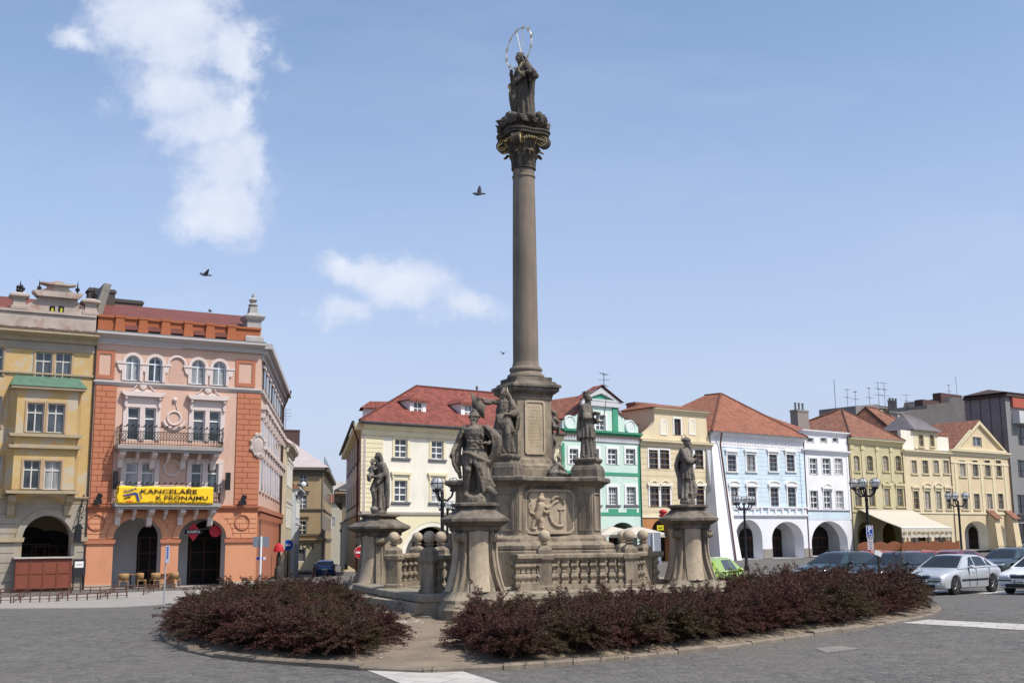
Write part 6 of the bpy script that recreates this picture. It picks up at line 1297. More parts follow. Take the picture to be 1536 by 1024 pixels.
mb = MB(); c_ = (h.x(261, 627), -.03, h.z(261, 627)); mb.torus(c_, .38, .06, Vector((0, 1, 0)), 22, 6); mb.torus((c_[0], -.05, c_[2]), .62, .09, Vector((0, -1, 0)), 16, 6, a0=R(195), a1=R(345)); mb.sph((c_[0], -.08, c_[2]+1.05), (.14, .1, .14), 8, 6); mb.tube([(c_[0], -.03, c_[2]+1.0), (c_[0]+.2, -.03, c_[2]+.4)], .025, 5); h.part(mb, 'wreath_relief', WPINK)
# balconies
def balcony(zs, x0, x1, proj, hr, brk, name='balcony', lattice=True):
    mb = MB(); mb.box(x0, x1, -proj, -.01, zs-.2, zs); mb.box(x0+.1, x1-.1, -proj+.1, -.01, zs-.34, zs-.2); o = h.part(mb, name, M('balcony stone', (.30, .28, .26), .8, .1, 2)); n = brk
    for i in range(n):
        x = x0+.35+(x1-x0-.7)*i/(n-1); mb = MB(); s_ = 1 if i % 2 == 0 else .62
        mb.slab([(0, 0), (proj*.8*s_, 0), (proj*.8*s_, -.16), (proj*.6*s_, -.3), (.3*s_, -.42), (.22*s_, -.85*s_), (0, -.95*s_)], x-.14*s_, x+.14*s_); vs = [(y, -.02-x_, z+zs-.341) for x_, y, z in mb.v]; mb.v = vs; mb.build('bracket', WPINK, o)
    mb = MB(); T = zs+hr; yb = -proj+.1
    for z in (zs+.08, zs+.32, T-.28, T-.04): mb.tube([(x0+.1, yb, z), (x1-.1, yb, z)], .018, 5); [mb.tube([(x, yb, z), (x, -.05, z)], .018, 5) for x in (x0+.1, x1-.1)]
    k = int((x1-x0)/.16)
    for i in range(k+1):
        x = x0+.1+(x1-x0-.2)*i/k; mb.tube([(x, yb, zs), (x, yb, T-.28 if i % 5 else T)], .011, 4)
        if i % 2 == 0: mb.tube([(x-.05, yb, T-.04), (x+.09, yb-.02, T+.07)], [.02, .045], 5)
        if lattice and i < k-2: mb.tube([(x, yb, zs+.32), (x+.32, yb, T-.28)], .011, 4); mb.tube([(x+.32, yb, zs+.32), (x, yb, T-.28)], .011, 4)
    for x in (x0+.1, x1-.1):
        for j in range(7): mb.torus((x, yb-.08+.10*math.sin(j), zs+.12+.13*j), .09, .02, Vector((1, .3, 0)), 9, 4)
        mb.tube([(x, yb+.3*j_, zs) for j_ in (0, .1)], .02, 4); [mb.tube([(x, yb+(proj-.15)*j_/4, zs), (x, yb+(proj-.15)*j_/4, T)], .012, 4) for j_ in range(5)]
    mb.build('railing', IRON, o); return o
bz = h.z(255, 671); balcony(bz, h.x(176, 670, -1.0), h.x(335, 670, -1.0), 1.15, 1.05, 7)
bz2 = zl+.12; bx0, bx1 = h.x(172, 750, -1.0), h.x(331, 750, -1.0); balcony(bz2, bx0, bx1, 1.15, 1.05, 7, 'balcony', False)
# attic, vents, roof, corner finial
za = h.z(265, 484); mb = MB(); mb.box(.1, h.w-.1, .15, .6, zt+.06, za); mb.box(.05, h.w-.05, .05, .65, za, za+.12); h.part(mb, 'attic', ATT)
for px_ in (198, 232, 266, 300, 332):
    cx, cz = h.x(px_, 490), (zt+za)/2; mb = MB(); mb.box(cx-.43, cx+.43, .10, .148, zt+.07, zt+.30, 0); mb.slab([(cx-.44, zt+.28), (cx+.44, zt+.28)]+[(cx+.44*math.cos(PI*i/8), zt+.42+.14*math.sin(PI*i/8)) for i in range(9)], .04, .147, 1); h.part(mb, 'attic_vent', [DARK, SHEET])
for px_ in (180, 215, 249, 283, 316, 348): cx = h.x(px_, 490); mb = MB(); mb.slab([(cx-.30, zt+.06), (cx+.30, zt+.06), (cx+.22, za+.02), (cx-.22, za+.02)], -.02, .149); mb.box(cx-.27, cx+.27, -.05, .049, za+.022, za+.15); h.part(mb, 'attic_pier', ATT)
zr = h.z(230, 464, 4); sd = Vector((.369, .928, 0)).normalized(); SLn = 24
mb = MB(); A, B = (.05, .4, za+.13), (h.w-.2, .4, za+.13); C, E = (h.w+1.0, 4.5, zr+.2), (.05, 4.5, zr+.2); mb.quadroof([A, B, C, E]); q1, q2 = (h.w-.2+sd.x*SLn, sd.y*SLn, za+.13), (h.w-3.5+sd.x*SLn, sd.y*SLn, zr+.2)
mb.quadroof([B, q1, q2, C]); mb.quadroof([E, C, q2, (.05, 13, zr+.2)]); mb.add([A, E, (.05, 13, zr+.2), (.05, 13, za)], [(0, 1, 2, 3)]); h.part(mb, 'roof', SHEET)
mb = MB(); mb.slab([(-.25, za-.3), (.25, za-.3), (.8, zr+.55), (.4, zr+.6)], .6, 4.2); h.part(mb, 'fire_wall', M('old parapet', (.22, .2, .17), .9, .25, 3)); chimney(h, .9, 4.5, zr-.3, zr+1.0, 1.5, .9, M('dark chimney', (.07, .06, .055))); chimney(h, 2.8, 6.5, zr-.3, zr+.9, 1.8, .8, M('dark chimney', (.07, .06, .055)))
# street side
TQ = Matrix.Translation((h.w, 0, 0)) @ Matrix.Rotation(math.atan2(sd.y, sd.x), 4, 'Z'); TQr = math.atan2(sd.y, sd.x)
def side(mb, nm, mt): mb.T = None; return h.part(mb, nm, mt)
mb = MB(); mb.T = TQ; mb.box(0, SLn, 0, .4, 0, ze); mb.T = None; e = (h.w+sd.x*SLn, sd.y*SLn); mb.add([(e[0], e[1], 0), (e[0], e[1], ze), (0, 13, ze), (0, 13, 0)], [(0, 1, 2, 3)]); side(mb, 'side_wall', PINK)
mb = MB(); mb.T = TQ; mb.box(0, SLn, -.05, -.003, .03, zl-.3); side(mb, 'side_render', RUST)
mb = MB(); mb.T = TQ; mb.box(-.1, SLn, -.25, -.003, zl-.28, zl); side(mb, 'ledge', RUST); mb = MB(); mb.T = TQ; mb.box(-.05, SLn, -.16, -.003, zm-.2, zm); side(mb, 'storey_band', GREYC)
mb = MB(); mb.T = TQ; mb.slab([(-.62, zt-.2), (-.66, zt+.05), (0, zt+.10), (0, zt-.95), (-.2, zt-.9), (-.25, zt-.55)], 0, 1); mb.v = []; mb.f = []; mb.mi = []; mb.sm = []
mb.box(-.3, SLn, -.62, -.003, zt-.3, zt+.02); mb.box(-.1, SLn, -.35, -.003, zt-.62, zt-.302); mb.box(0, SLn, -.15, -.003, zt-.95, zt-.622); side(mb, 'cornice', GREYC)
for i in range(9):
    mb = MB(); mb.T = TQ; x = .9+2.65*i
    for z0 in (zm-3.6, zl+.9):
        mb = MB(); mb.T = TQ; mb.box(x-.12, x+1.5, -.10, -.003, z0, z0+2.2); mb.box(x-.3, x+1.7, -.36, -.003, z0+2.5, z0+2.8); mb.box(x-.2, x, -.28, -.003, z0+2.0, z0+2.498); mb.box(x+1.4, x+1.6, -.28, -.003, z0+2.0, z0+2.498); side(mb, 'side_window_trim', WPINK)
    mb = MB(); mb.T = TQ
    mb.box(x-.1, x+1.5, -.16, -.003, zm+1.4, zm+1.6); mb.torus((x+.7, -.08, zm+1.75), .7, .08, Vector((0, -1, 0)), 14, 5, a0=0, a1=PI); side(mb, 'side_window_trim', WPINK)
    for z0, hh in ((zm-3.5, 2.0), (zl+1.0, 2.0), (zm+.25, 2.0)): mb = MB(); mb.T = TQ; mb.box(x+.12, x+1.28, -.115, -.04, z0, z0+hh); side(mb, 'side_window', GLASS)
mb = MB(); mb.T = TQ
for i in range(40): mb.box(.3+.6*i, .5+.6*i, -.2, -.05, zl-.75, zl-.4)
side(mb, 'side_dentils', RUST)
mb = MB(); mb.T = TQ; mb.slab([(1.0, 1.6), (2.4, 1.6), (2.4, 3.6), (1.7, 4.1), (1.0, 3.6)], -.06, -.052); side(mb, 'side_niche', M('dark niche', (.16, .06, .04)))
mb = MB(); mb.T = TQ; mb.tube([(SLn-2.4, -.7, zt), (SLn-2.4, -.15, zt-1.4), (SLn-2.4, -.12, 0)], .08, 8); side(mb, 'drainpipe', M('dark brown pipe', (.05, .03, .025), .5)); h.pipe(.02, 0, zt, M('dark brown pipe', (.05, .03, .025), .5))
# cartouche on the corner and the finial above the attic
mb = MB(); cx, cz = h.w-.1, h.z(378, 667); mb.sph((cx, -.08, cz), (.36, .08, .52), 16, 10)
mb.torus((cx, -.11, cz), .44, .055, Vector((0, 1, 0)), 24, 6, sxy=(.9, 1.25))
for a, r in ((20, .13), (75, .16), (105, .16), (160, .13), (200, .15), (245, .12), (270, .17), (295, .12), (340, .15)): mb.sph((cx+.42*math.cos(R(a)), -.11, cz+.6*math.sin(R(a))), (r*.8, .08, r), 8, 6)
h.part(mb, 'cartouche', M('cartouche stucco', (.46, .39, .35), .9, .15, 5))
fx = h.w-.45; zb_ = zt+.1; zf = h.z(385, 437); H_ = zf-zb_; mb = MB(); mb.sqlathe([(.55, 0), (.55, H_*.10), (.45, H_*.14), (.42, H_*.42), (.55, H_*.46), (.62, H_*.52), (.40, H_*.56), (.26, H_*.60), (.22, H_*.72)], (fx, .6, zb_)); mb.lathe([(.2, H_*.72), (.30, H_*.76), (.14, H_*.80), (.26, H_*.86), (.08, H_*.91), (.10, H_*.94), (.02, H_)], 14, (fx, .6, zb_)); h.part(mb, 'corner_finial', M('finial grey', (.33, .31, .29), .9, .2, 4))
for px_, yy in ((171.5, 720), (339, 722)): mb = MB(); mb.box(h.x(px_, yy)-.12, h.x(px_, yy)+.12, -.5, -.25, h.z(px_, yy)-.5, h.z(px_, yy)+.5); mb.tube([(h.x(px_, yy), -.25, h.z(px_, yy)), (h.x(px_, yy), .0, h.z(px_, yy)-.2)], .03, 6); h.part(mb, 'loudspeaker', IRON)
for px_ in (145, 361): mb = MB(); x = h.x(px_, 748); mb.box(x-.2, x+.2, -.5, -.25, zl+.06, zl+.3); mb.tube([(x, -.38, zl+.3), (x+.12, -.38, zl+.6)], .14, 8); h.part(mb, 'floodlight', IRON)
# yellow banner
bl, br = h.x(175, 742, -1.2), h.x(320, 742, -1.2); bt, bb = h.z(247, 729.5, -1.2), h.z(247, 755, -1.2); W_, H_ = br-bl, bt-bb
def loc2w(x, y, z): return h.root.matrix_world @ Vector((x, y, z)) if False else h.base+h.d*x+h.inw*y+Vector((0, 0, z))
BT = empty('advertising_banner', loc2w(bl, -1.19, bb), math.atan2(h.d.y, h.d.x), 'yellow banner with dark lettering tied to the lower balcony of the orange house', 'banner')
mb = MB(); vs = []
for j in range(9):
    for i in range(41): vs.append((W_*i/40, -.008*math.sin(i*.7+j*.5)-.012*math.sin(i*.23), H_*j/8+.02*math.sin(i*.55)*(j == 8)-.015*math.sin(i*.4)*(j == 0)))
mb.add(vs, [(j*41+i, j*41+i+1, (j+1)*41+i+1, (j+1)*41+i) for j in range(8) for i in range(40)], 0, True); o = mb.build('cloth', M('banner yellow', (.80, .50, .012), .6, .06, 2), BT); m_ = o.modifiers.new('s', 'SOLIDIFY'); m_.thickness = .01
INK = M('banner ink', (.035, .012, .01), .6); BLU = M('banner blue', (.04, .05, .18), .6); yb = -.042
text('KANCELÁŘE', H_*.34, INK, BT, (W_*.53, yb, H_*.60), bold=.004, width=W_*.58); text('K PRONÁJMU', H_*.32, INK, BT, (W_*.67, yb, H_*.24), bold=.004, width=W_*.54); text('602 181 861   602 455 205   www.axart.cz', H_*.12, INK, BT, (W_*.62, yb, H_*.06), bold=.001, width=W_*.60)
text('Axart', H_*.26, BLU, BT, (W_*.135, yb, H_*.70), (R(90), R(-16), 0), width=W_*.14); text('Reality', H_*.17, BLU, BT, (W_*.232, yb, H_*.48), (R(90), R(68), 0))
mb = MB(); mb.slab([(W_*.06, H_*.48), (W_*.18, H_*.66), (W_*.21, H_*.60), (W_*.235, H_*.14), (W_*.21, H_*.12), (W_*.185, H_*.52), (W_*.07, H_*.42)], yb-.005, yb+.01); mb.build('roof_emblem', BLU, BT); mb = MB(); mb.tube([(W_*.075, yb, H_*.28), (W_*.11, yb, H_*.36), (W_*.14, yb, H_*.38)], .03, 6); mb.build('emblem_stroke', INK, BT); mb = MB(); mb.sph((W_*.13, yb, H_*.14), (.20, .01, .06), 10, 6); mb.build('emblem_spot', M('banner orange', (.75, .2, .02), .6), BT)
# red lozenge signs in the right arch
for px_, yy, s_, lab in ((290, 797, .62, 'red lozenge sign with black name band in the orange house right arch'), (323, 796, .34, 'small round red sign hanging in the right arch of the orange house')):
    x, z = h.x(px_, yy, .5), h.z(px_, yy, .5); t = empty('hanging_sign', loc2w(x, .5, z), math.atan2(h.d.y, h.d.x), lab, 'sign')
    mb = MB(); mb.slab([(-s_*.5, -s_*.2), (0, -s_*.85), (s_*.5, -s_*.2), (s_*.5, s_*.2), (0, s_*.85), (-s_*.5, s_*.2)] if s_ > .5 else [(s_*math.cos(PI*k/8), s_*math.sin(PI*k/8)) for k in range(16)], -.04, .04); mb.build('board', M('sign red', (.50, .015, .03), .4), t)
    mb = MB(); mb.tube([(-s_*2.2, 0, .15), (s_*2.4, 0, .15)], .012, 5); mb.build('hanging_wire', ZINC, t)
    if s_ > .5: mb = MB(); mb.box(-s_*.8, s_*.8, -.06, -.041, -s_*.2, s_*.2); mb.build('name_band', IRON, t); text('KAMPA', .22, WHITE, t, (0, -.068, -.08), bold=.004)

# -- peeling yellow house
PY = M('peeling yellow plaster', (.50, .345, .15), .95, .14, .9, .3, 18, stain=(.43, .37, .28), stainamt=.9, slo=.505, shi=.545); GP = M('grey weathered plaster', (.33, .29, .235), .95, .15, 1, .3, 18, stain=(.30, .21, .09), stainamt=.7); OLDS = M('old stone trim', (.36, .29, .19), .95, .15, 2, .3); BRP = M('patchy attic plaster', (.40, .34, .29), .95, .2, 1.2, .4, 14, stain=(.26, .10, .06), stainamt=.85); FRO = M('old frame trim', (.40, .28, .17), .9, .12, 2)
h = House('weathered_yellow_house', 'weathered yellow house with a projecting bay, peeling plaster and an ornate stepped gable', LO, LD, -75, 129, -1.0, 13, RG, 800)
ze = h.z(70, 505); WP = dict(nx=2, rows=(.67,), frame=M('worn white frame', (.52, .5, .47)), sw=.10, sm=FRO, rec=.16, fw=.06); GB = .9
def hb(l, r, t, b, off=0): x0, x1 = h.x(l, (t+b)/2, off), h.x(r, (t+b)/2, off); return x0, x1, h.z((l+r)/2, b, off), h.z((l+r)/2, t, off)
top = [hb(53, 78, 528, 568), hb(83, 107, 529, 569), hb(-18, 5, 520, 563)]
for x0, x1, z0, z1 in top: h.win(((x0+x1)/2, z0, x1-x0, z1-z0), WP)
for t, b in ((594, 642), (684, 730)):
    for l, r in ((-52, -28), (-22, 2)): x0, x1, z0, z1 = hb(l, r, t, b); h.win(((x0+x1)/2, z0, x1-x0, z1-z0), WP)
a1 = h.arch(33, 107, 773, 808, deep=.9); a0 = h.arch(-70, -12, 770, 808, deep=.9)
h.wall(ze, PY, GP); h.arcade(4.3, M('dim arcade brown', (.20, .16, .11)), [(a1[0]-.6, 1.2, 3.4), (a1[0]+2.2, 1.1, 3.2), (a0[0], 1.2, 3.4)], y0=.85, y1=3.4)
zl = h.z(70, 745); zi = h.z(15, 811)
mb = MB(); mb.T = Matrix.Translation((0, -.05, 0)); mb.holes([(0, .02), (h.w, .02), (h.w, zl-.3), (0, zl-.3)], [([(a[0]-a[1], .03), (a[0]+a[1], .03)]+[(a[0]+a[1]*math.cos(PI*i/18), a[2]+(a[3]-a[2])*math.sin(PI*i/18)) for i in range(19)], .05) for a in (a1, a0)]); h.part(mb, 'ground_floor_render', GP)
mb = MB()
for i in range(9): z = .5+.5*i; [mb.box(xa, xb, -.062, -.04, z, z+.03) for xa, xb in ((a0[0]+a0[1]+.3, a1[0]-a1[1]-.35), (a1[0]+a1[1]+.3, h.w-.1)) if z < zl-.5]
h.part(mb, 'stone_joints', M('joint dark grey', (.16, .14, .11)))  # dark grey joint lines between the stone courses
for a in (a1, a0): mb = MB(); ringxz(mb, [(a[0]+(a[1]+.34)*math.cos(PI*i/24), a[2]+(a[3]-a[2]+.34)*math.sin(PI*i/24)) for i in range(25)], [(a[0]+(a[1]+.01)*math.cos(PI*i/24), a[2]+(a[3]-a[2]+.01)*math.sin(PI*i/24)) for i in range(25)], -.14, -.04); h.part(mb, 'arch_moulding', GP)
for xa, xb in ((a0[0]+a0[1], a1[0]-a1[1]), (a1[0]+a1[1], h.w)): mb = MB(); mb.slab([(xa-.06, zi-.05), (xb+.06, zi-.05), (xb+.1, zi+.18), (xa-.1, zi+.18)], -.2, -.045); h.part(mb, 'impost', OLDS)
h.band('storey_band', 0, 0, 0, OLDS, 0, None, [(.08, zl-.35), (.12, zl-.15), (.2, zl-.08), (.22, zl), (0, zl+.04)])
# bay window
bx0, bx1, _, _ = hb(21, 112, 600, 700, -.4); z0b, z1b = zl+.35, h.z(68, 585, -.5)
mb = MB(); HB = []; m2 = []
for l, r, t, b in ((40, 66, 604, 648), (71, 97, 605, 649), (34.5, 60, 690, 733), (66, 91.5, 691, 734)):
    x0, x1, za_, zb_ = hb(l, r, t, b, -GB); HB.append(([(x0, za_), (x1, za_), (x1, zb_), (x0, zb_)], .2)); m2.append((x0, x1, za_, zb_))
mb.T = Matrix.Translation((0, -GB, 0)); mb.holes([(bx0, z0b), (bx1, z0b), (bx1, z1b), (bx0, z1b)], HB); mb.T = None
ch = .55; mb.add([(bx0, -GB, z0b), (bx0, -GB, z1b), (bx0-ch*.6, 0, z1b), (bx0-ch*.6, 0, z0b), (bx1, -GB, z0b), (bx1, -GB, z1b), (bx1+ch*.6, 0, z1b), (bx1+ch*.6, 0, z0b)], [(0, 1, 2, 3), (4, 7, 6, 5), (0, 3, 7, 4)]); bay = h.part(mb, 'bay', PY)
for x0, x1, za_, zb_ in m2: o = h.win(((x0+x1)/2, za_, x1-x0, zb_-za_), WP, False); o.location.y = -GB
for za_, nm in ((m2[0][2]-.12, 'bay_sill'), (m2[2][2]-.12, 'bay_sill'), (m2[2][3]+.75, 'bay_cornice')): mb = MB(); mb.slab([(bx0-.25, za_-.12), (bx1+.25, za_-.12), (bx1+.32, za_+.04), (bx0-.32, za_+.04)], -GB-.25, -.0); mb.build(nm, OLDS, bay)
GRN = M('green copper', (.085, .165, .115), .7, .25, 3, .2); mb = MB(); mb.slab([(bx0-.35, z1b-.02), (bx1+.35, z1b-.02), (bx1+.35, z1b+.12), (bx0-.35, z1b+.12)], -GB-.3, 0, 1); mb.quadroof([(bx0-.4, -GB-.35, z1b+.121), (bx1+.4, -GB-.35, z1b+.121), (bx1+.1, -.02, z1b+.8), (bx0-.1, -.02, z1b+.8)]); mb.quadroof([(bx0-.4, -GB-.35, z1b+.121), (bx0-.4, -.02, z1b+.121), (bx0-.1, -.02, z1b+.8)]); mb.quadroof([(bx1+.4, -GB-.35, z1b+.121), (bx1+.4, -.02, z1b+.121), (bx1+.1, -.02, z1b+.8)]); mb.build('bay_roof', [GRN, OLDS], bay)
mb = MB(); n_ = 12; mb.rings([[(bx0+(bx1-bx0)*i/n_, -GB*(1-t), z0b-.002-1.0*t*(.4+.6*abs(2*i/n_-1)**2)) for i in range(n_+1)] for t in (0, .5, 1)], 0, True, False, False); mb.build('bay_vault', PY, bay)
for x in (bx0+.1, bx1-.1): mb = MB(); mb.slab([(-GB*.9, 0), (0, 0), (0, -1.2), (-.25, -1.0), (-.3, -.5), (-GB*.8, -.3)], x-.18, x+.18); mb.v = [(yv, xv, zv+z0b-.3) for xv, yv, zv in mb.v]; mb.build('bay_bracket', OLDS, bay)
h.band('storey_band', z1b+.9, z1b+1.0, .12, OLDS)
zt = h.z(70, 498); h.cornice(zt, .55, .7, OLDS); h.band('frieze', zt-1.0, zt-.56, .05, GP)
za = h.z(70, 470); mb = MB(); mb.box(0, h.w-.05, .1, .6, zt+.02, za); mb.box(0, h.w-.05, .0, .7, za, za+.14); h.part(mb, 'attic', BRP); mb = MB(); [mb.box(.2*i, .2*i+.17, -.6-.08*rnd.random(), .1, zt+.01, zt+.08+.05*rnd.random()) for i in range(int(h.w/.2))]; h.part(mb, 'eave_tiles', M('old grey tiles', (.13, .095, .08), .9, .3, 4))
# ornate gable
gx0, gx1 = h.x(52, 460), h.x(126, 460); cx = h.x(87, 450); z1_, z2_, z3_ = h.z(85, 446), h.z(85, 441), h.z(85, 420); w1 = (h.x(118, 446)-h.x(50, 440))/2*.80; w2 = (h.x(104, 430)-h.x(68, 426))/2
d1 = z1_-za; G1 = [(cx-w1-1.3, za+.14), (cx+w1+1.3, za+.14), (cx+w1+.75, za+.14+d1*.25), (cx+w1+.2, za+.14+d1*.6), (cx+w1, z1_), (cx-w1, z1_), (cx-w1-.2, za+.14+d1*.6), (cx-w1-.75, za+.14+d1*.25)]
mb = MB(); mb.slab(G1, .15, .6); mb.slab([(cx-w1-.1, z1_), (cx+w1+.1, z1_), (cx+w1+.36, z2_+.06), (cx+w1+.36, z2_+.12), (cx-w1-.36, z2_+.12), (cx-w1-.36, z2_+.06)], -.15, .7)
zz = z2_+.12; d2 = z3_-zz; mb.slab([(cx-w2-.55, zz), (cx+w2+.55, zz), (cx+w2+.2, zz+d2*.14), (cx+w2*.95, zz+d2*.3), (cx+w2*.85, zz+d2*.6), (cx-w2*.85, zz+d2*.6), (cx-w2*.95, zz+d2*.3), (cx-w2-.2, zz+d2*.14)], .16, .6); mb.slab([(cx-w2*.9, zz+d2*.6), (cx+w2*.9, zz+d2*.6), (cx+w2+.3, zz+d2*.7), (cx+w2+.3, zz+d2*.75), (cx-w2-.3, zz+d2*.75), (cx-w2-.3, zz+d2*.7)], -.05, .65); mb.slab([(cx-w2*.7, zz+d2*.75), (cx+w2*.7, zz+d2*.75), (cx+w2*.4, zz+d2*.93), (cx, z3_), (cx-w2*.4, zz+d2*.93)], .16, .6); h.part(mb, 'ornate_gable', BRP)
for px_ in (79, 92.5): mb = MB(); x0, x1, z0, z1 = hb(px_-4, px_+4, 458.5, 470); mb.box(x0, x1, .10, .148, z0, z1); mb.box(x0+.08, x1-.08, .08, .099, z0, z0+(z1-z0)*.72, 1); h.part(mb, 'gable_window', [DARK, M('yellow blind', (.45, .42, .02), .7)])
for px_ in (29, 137): mb = MB(); x = h.x(px_, 460); mb.sqlathe([(.42, 0), (.42, .15), (.32, .2), (.30, .6), (.5, .7), (.5, .8), (.2, .95)], (x, .4, za+.14)); h.part(mb, 'attic_pier', BRP)
for px_, py_, k in ((30, 425, 1.0), (58.5, 424, .5), (116, 427, .5), (141, 435, .7)):
    x = h.x(px_, 440, 2); z0 = za+1; z1 = h.z(px_, py_, 2); mb = MB(); mb.tube([(x, 2, z0), (x, 2, z1)], .04, 5); [mb.sph((x+.14*k*math.cos(j*1.26), 2, z1-.3+.14*k*math.sin(j*1.26)), (.10*k+.02, .08, .10*k+.02), 7, 5) for j in range(5)]; mb.sph((x, 2, z1-.75), (.09*k+.03, .09, .12), 8, 6); mb.tube([(x, 2, z1), (x, 2, z1+.22)], [.03, .004], 5); h.part(mb, 'roof_spike', IRON)
zr = h.z(30, 444, 4); mb = MB(); mb.quadroof([(0, 1.2, za), (h.w, 1.2, za), (h.w, 4.5, zr), (0, 4.5, zr)]); mb.quadroof([(0, 13, za), (h.w, 13, za), (h.w, 4.5, zr), (0, 4.5, zr)]); mb.add([(0, 1.2, za), (0, 13, za), (0, 4.5, zr), (h.w, 1.2, za), (h.w, 13, za), (h.w, 4.5, zr)], [(0, 1, 2), (3, 5, 4)]); h.part(mb, 'roof', SHEET)
mb = MB(); x = h.x(116, 815, -.6); z = h.z(116, 803, -.6); mb.box(x-.16, x+.16, -.75, -.45, z-.35, z+.35); mb.slab([(x-.26, z+.36), (x+.26, z+.36), (x+.08, z+.6), (x-.08, z+.6)], -.8, -.4); mb.tube([(x, -.6, z+.6), (x, -.6, z+1.0), (x+.3, -.05, z+2.2)], .035, 6); mb.tube([(x, -.6, z+1.0), (x+.3, -.05, z+1.0)], .03, 6); mb.torus((x+.15, -.3, z+1.4), .2, .025, Vector((1, .5, 0)), 12, 4); h.part(mb, 'wall_lantern', IRON)
HL = h
# shop front partition and dark board under the arch
t = empty('wooden_partition', loc2w(h.x(22, 880, -.6), -.75, .12), math.atan2(h.d.y, h.d.x), 'red brown panelled wooden partition in front of the weathered yellow house', 'partition')
pw = h.x(104, 880, -.6)-h.x(22, 880, -.6); ph = h.z(65, 837, -.6)-.12; RBW = M('red brown boards', (.20, .055, .03), .6, .12, 2)
mb = MB(); mb.box(0, pw, 0, .06, 0, ph); mb.box(pw+.002, pw+.06, 0, 1.4, 0, ph, 1); mb.box(0, .06, .061, 1.4, 0, ph); mb.build('panels', [RBW, M('maroon end', (.16, .02, .03), .5)], t)
mb = MB(); 
for i in range(5): x = pw*i/4; mb.box(x-.05, x+.05, -.03, -.001, 0, ph)
for z in (.04, ph*.5, ph-.08): mb.box(.051, pw-.051, -.025, -.002, z, z+.07)
mb.build('frame', M('red brown frame', (.16, .045, .025), .6), t); mb = MB(); mb.box(-.15, pw+.12, -.12, 1.42, ph, ph+.07); mb.build('counter_top', M('pale counter', (.45, .40, .36), .7), t)
t = tag(empty('notice_board', loc2w(h.x(119, 850, -.3), -.3, h.z(117, 863, -.3)), math.atan2(h.d.y, h.d.x)), 'black notice board with a small white paper beside the wooden partition', 'board')
mb = MB(); bh = h.z(117, 838, -.3)-h.z(117, 863, -.3); mb.box(-.32, .32, 0, .05, 0, bh); mb.build('board', M('board black', (.02, .02, .024), .5), t); mb = MB(); mb.box(-.24, .2, -.02, -.001, bh-.45, bh-.12); mb.build('paper', WHITE, t); mb = MB(); [mb.box(-.14+.1*i, -.08+.1*i, -.03, -.021, bh-.31, bh-.27) for i in range(3)]; mb.build('paper_print', IRON, t); mb = MB(); mb.box(-.3, -.24, 0, .05, -.9, 0); mb.build('leg', IRON, t); mb = MB(); mb.box(.24, .3, 0, .05, -.9, 0); mb.build('leg', IRON, t)

# ---------------- side street
def simple_house(name, label, O, d, w_, hz, zb, mat, depth, rows, cols, st, grp=RG, roof=None, off=1.0, sp=None):
    h = House.__new__(House); dd = Vector((d[0], d[1], 0)).normalized(); h.d = dd; h.inw = Vector((-dd.y, dd.x, 0)); h.base = Vector((O[0], O[1], zb)); h.w = w_; h.depth = depth; h.holes = []; h.zb = zb
    h.root = empty(name, h.base, math.atan2(dd.y, dd.x), label, 'house', grp)
    for z, hh in rows:
        for i in range(cols): h.win((off+(w_-2*off)*(i+.5)/cols, z, 1.05, hh), st)
    h.wall(hz, mat); h.cornice(hz+.05, .7, .5, mat); 
    if roof: gable_roof(h, hz+.1, hz+roof[1], roof[0], *roof[2:])
    return h
sdw = Vector((LD[0]*sd.x-LD[1]*sd.y, LD[1]*sd.x+LD[0]*sd.y, 0)); o0 = Vector((LO[0], LO[1], 0))+Vector((LD[0], LD[1], 0))*0
ob = bpy.data.objects['orange_house']; LW = Vector((ob.location.x, ob.location.y, 0)); LWd = Vector((LD[0], LD[1], 0)).normalized()
cn = Vector((e[0], e[1], 0)); endw = LW+LWd*cn.x+Vector((-LWd.y, LWd.x, 0))*cn.y
ST1 = dict(nx=2, rows=(.65,), sw=.14, sm=WHITE, rec=.12, hood='flat', hgap=.2); ST2 = dict(nx=2, rows=(.65, .33), sw=.12, sm=M('dim stone trim', (.28, .22, .14)), rec=.12, hood='flat', hgap=.3, sill=1, glass=GLASSD)
s1 = endw+Vector((.35, .1, 0)); simple_house('pale_street_house', 'narrow pale cream house just behind the orange house in the side street', s1, sdw, 11, 11.2, -2.1, M('pale cream plaster', (.60, .54, .40), .9), 8, ((4.6, 1.8), (8.0, 1.8)), 3, ST1, roof=(RT_OLD, 3.2, 0, 0, .4))
s2 = s1+sdw*11.1+Vector((.3, 0, 0)); simple_house('blue_street_house', 'narrow pale blue house deeper in the side street', s2, sdw, 10, 8.6, -2.5, M('pale sky plaster', (.55, .60, .66), .9), 8, ((3.6, 1.6), (6.0, 1.6)), 3, ST1, roof=(RT_OLD, 3, 0, 0, .4))
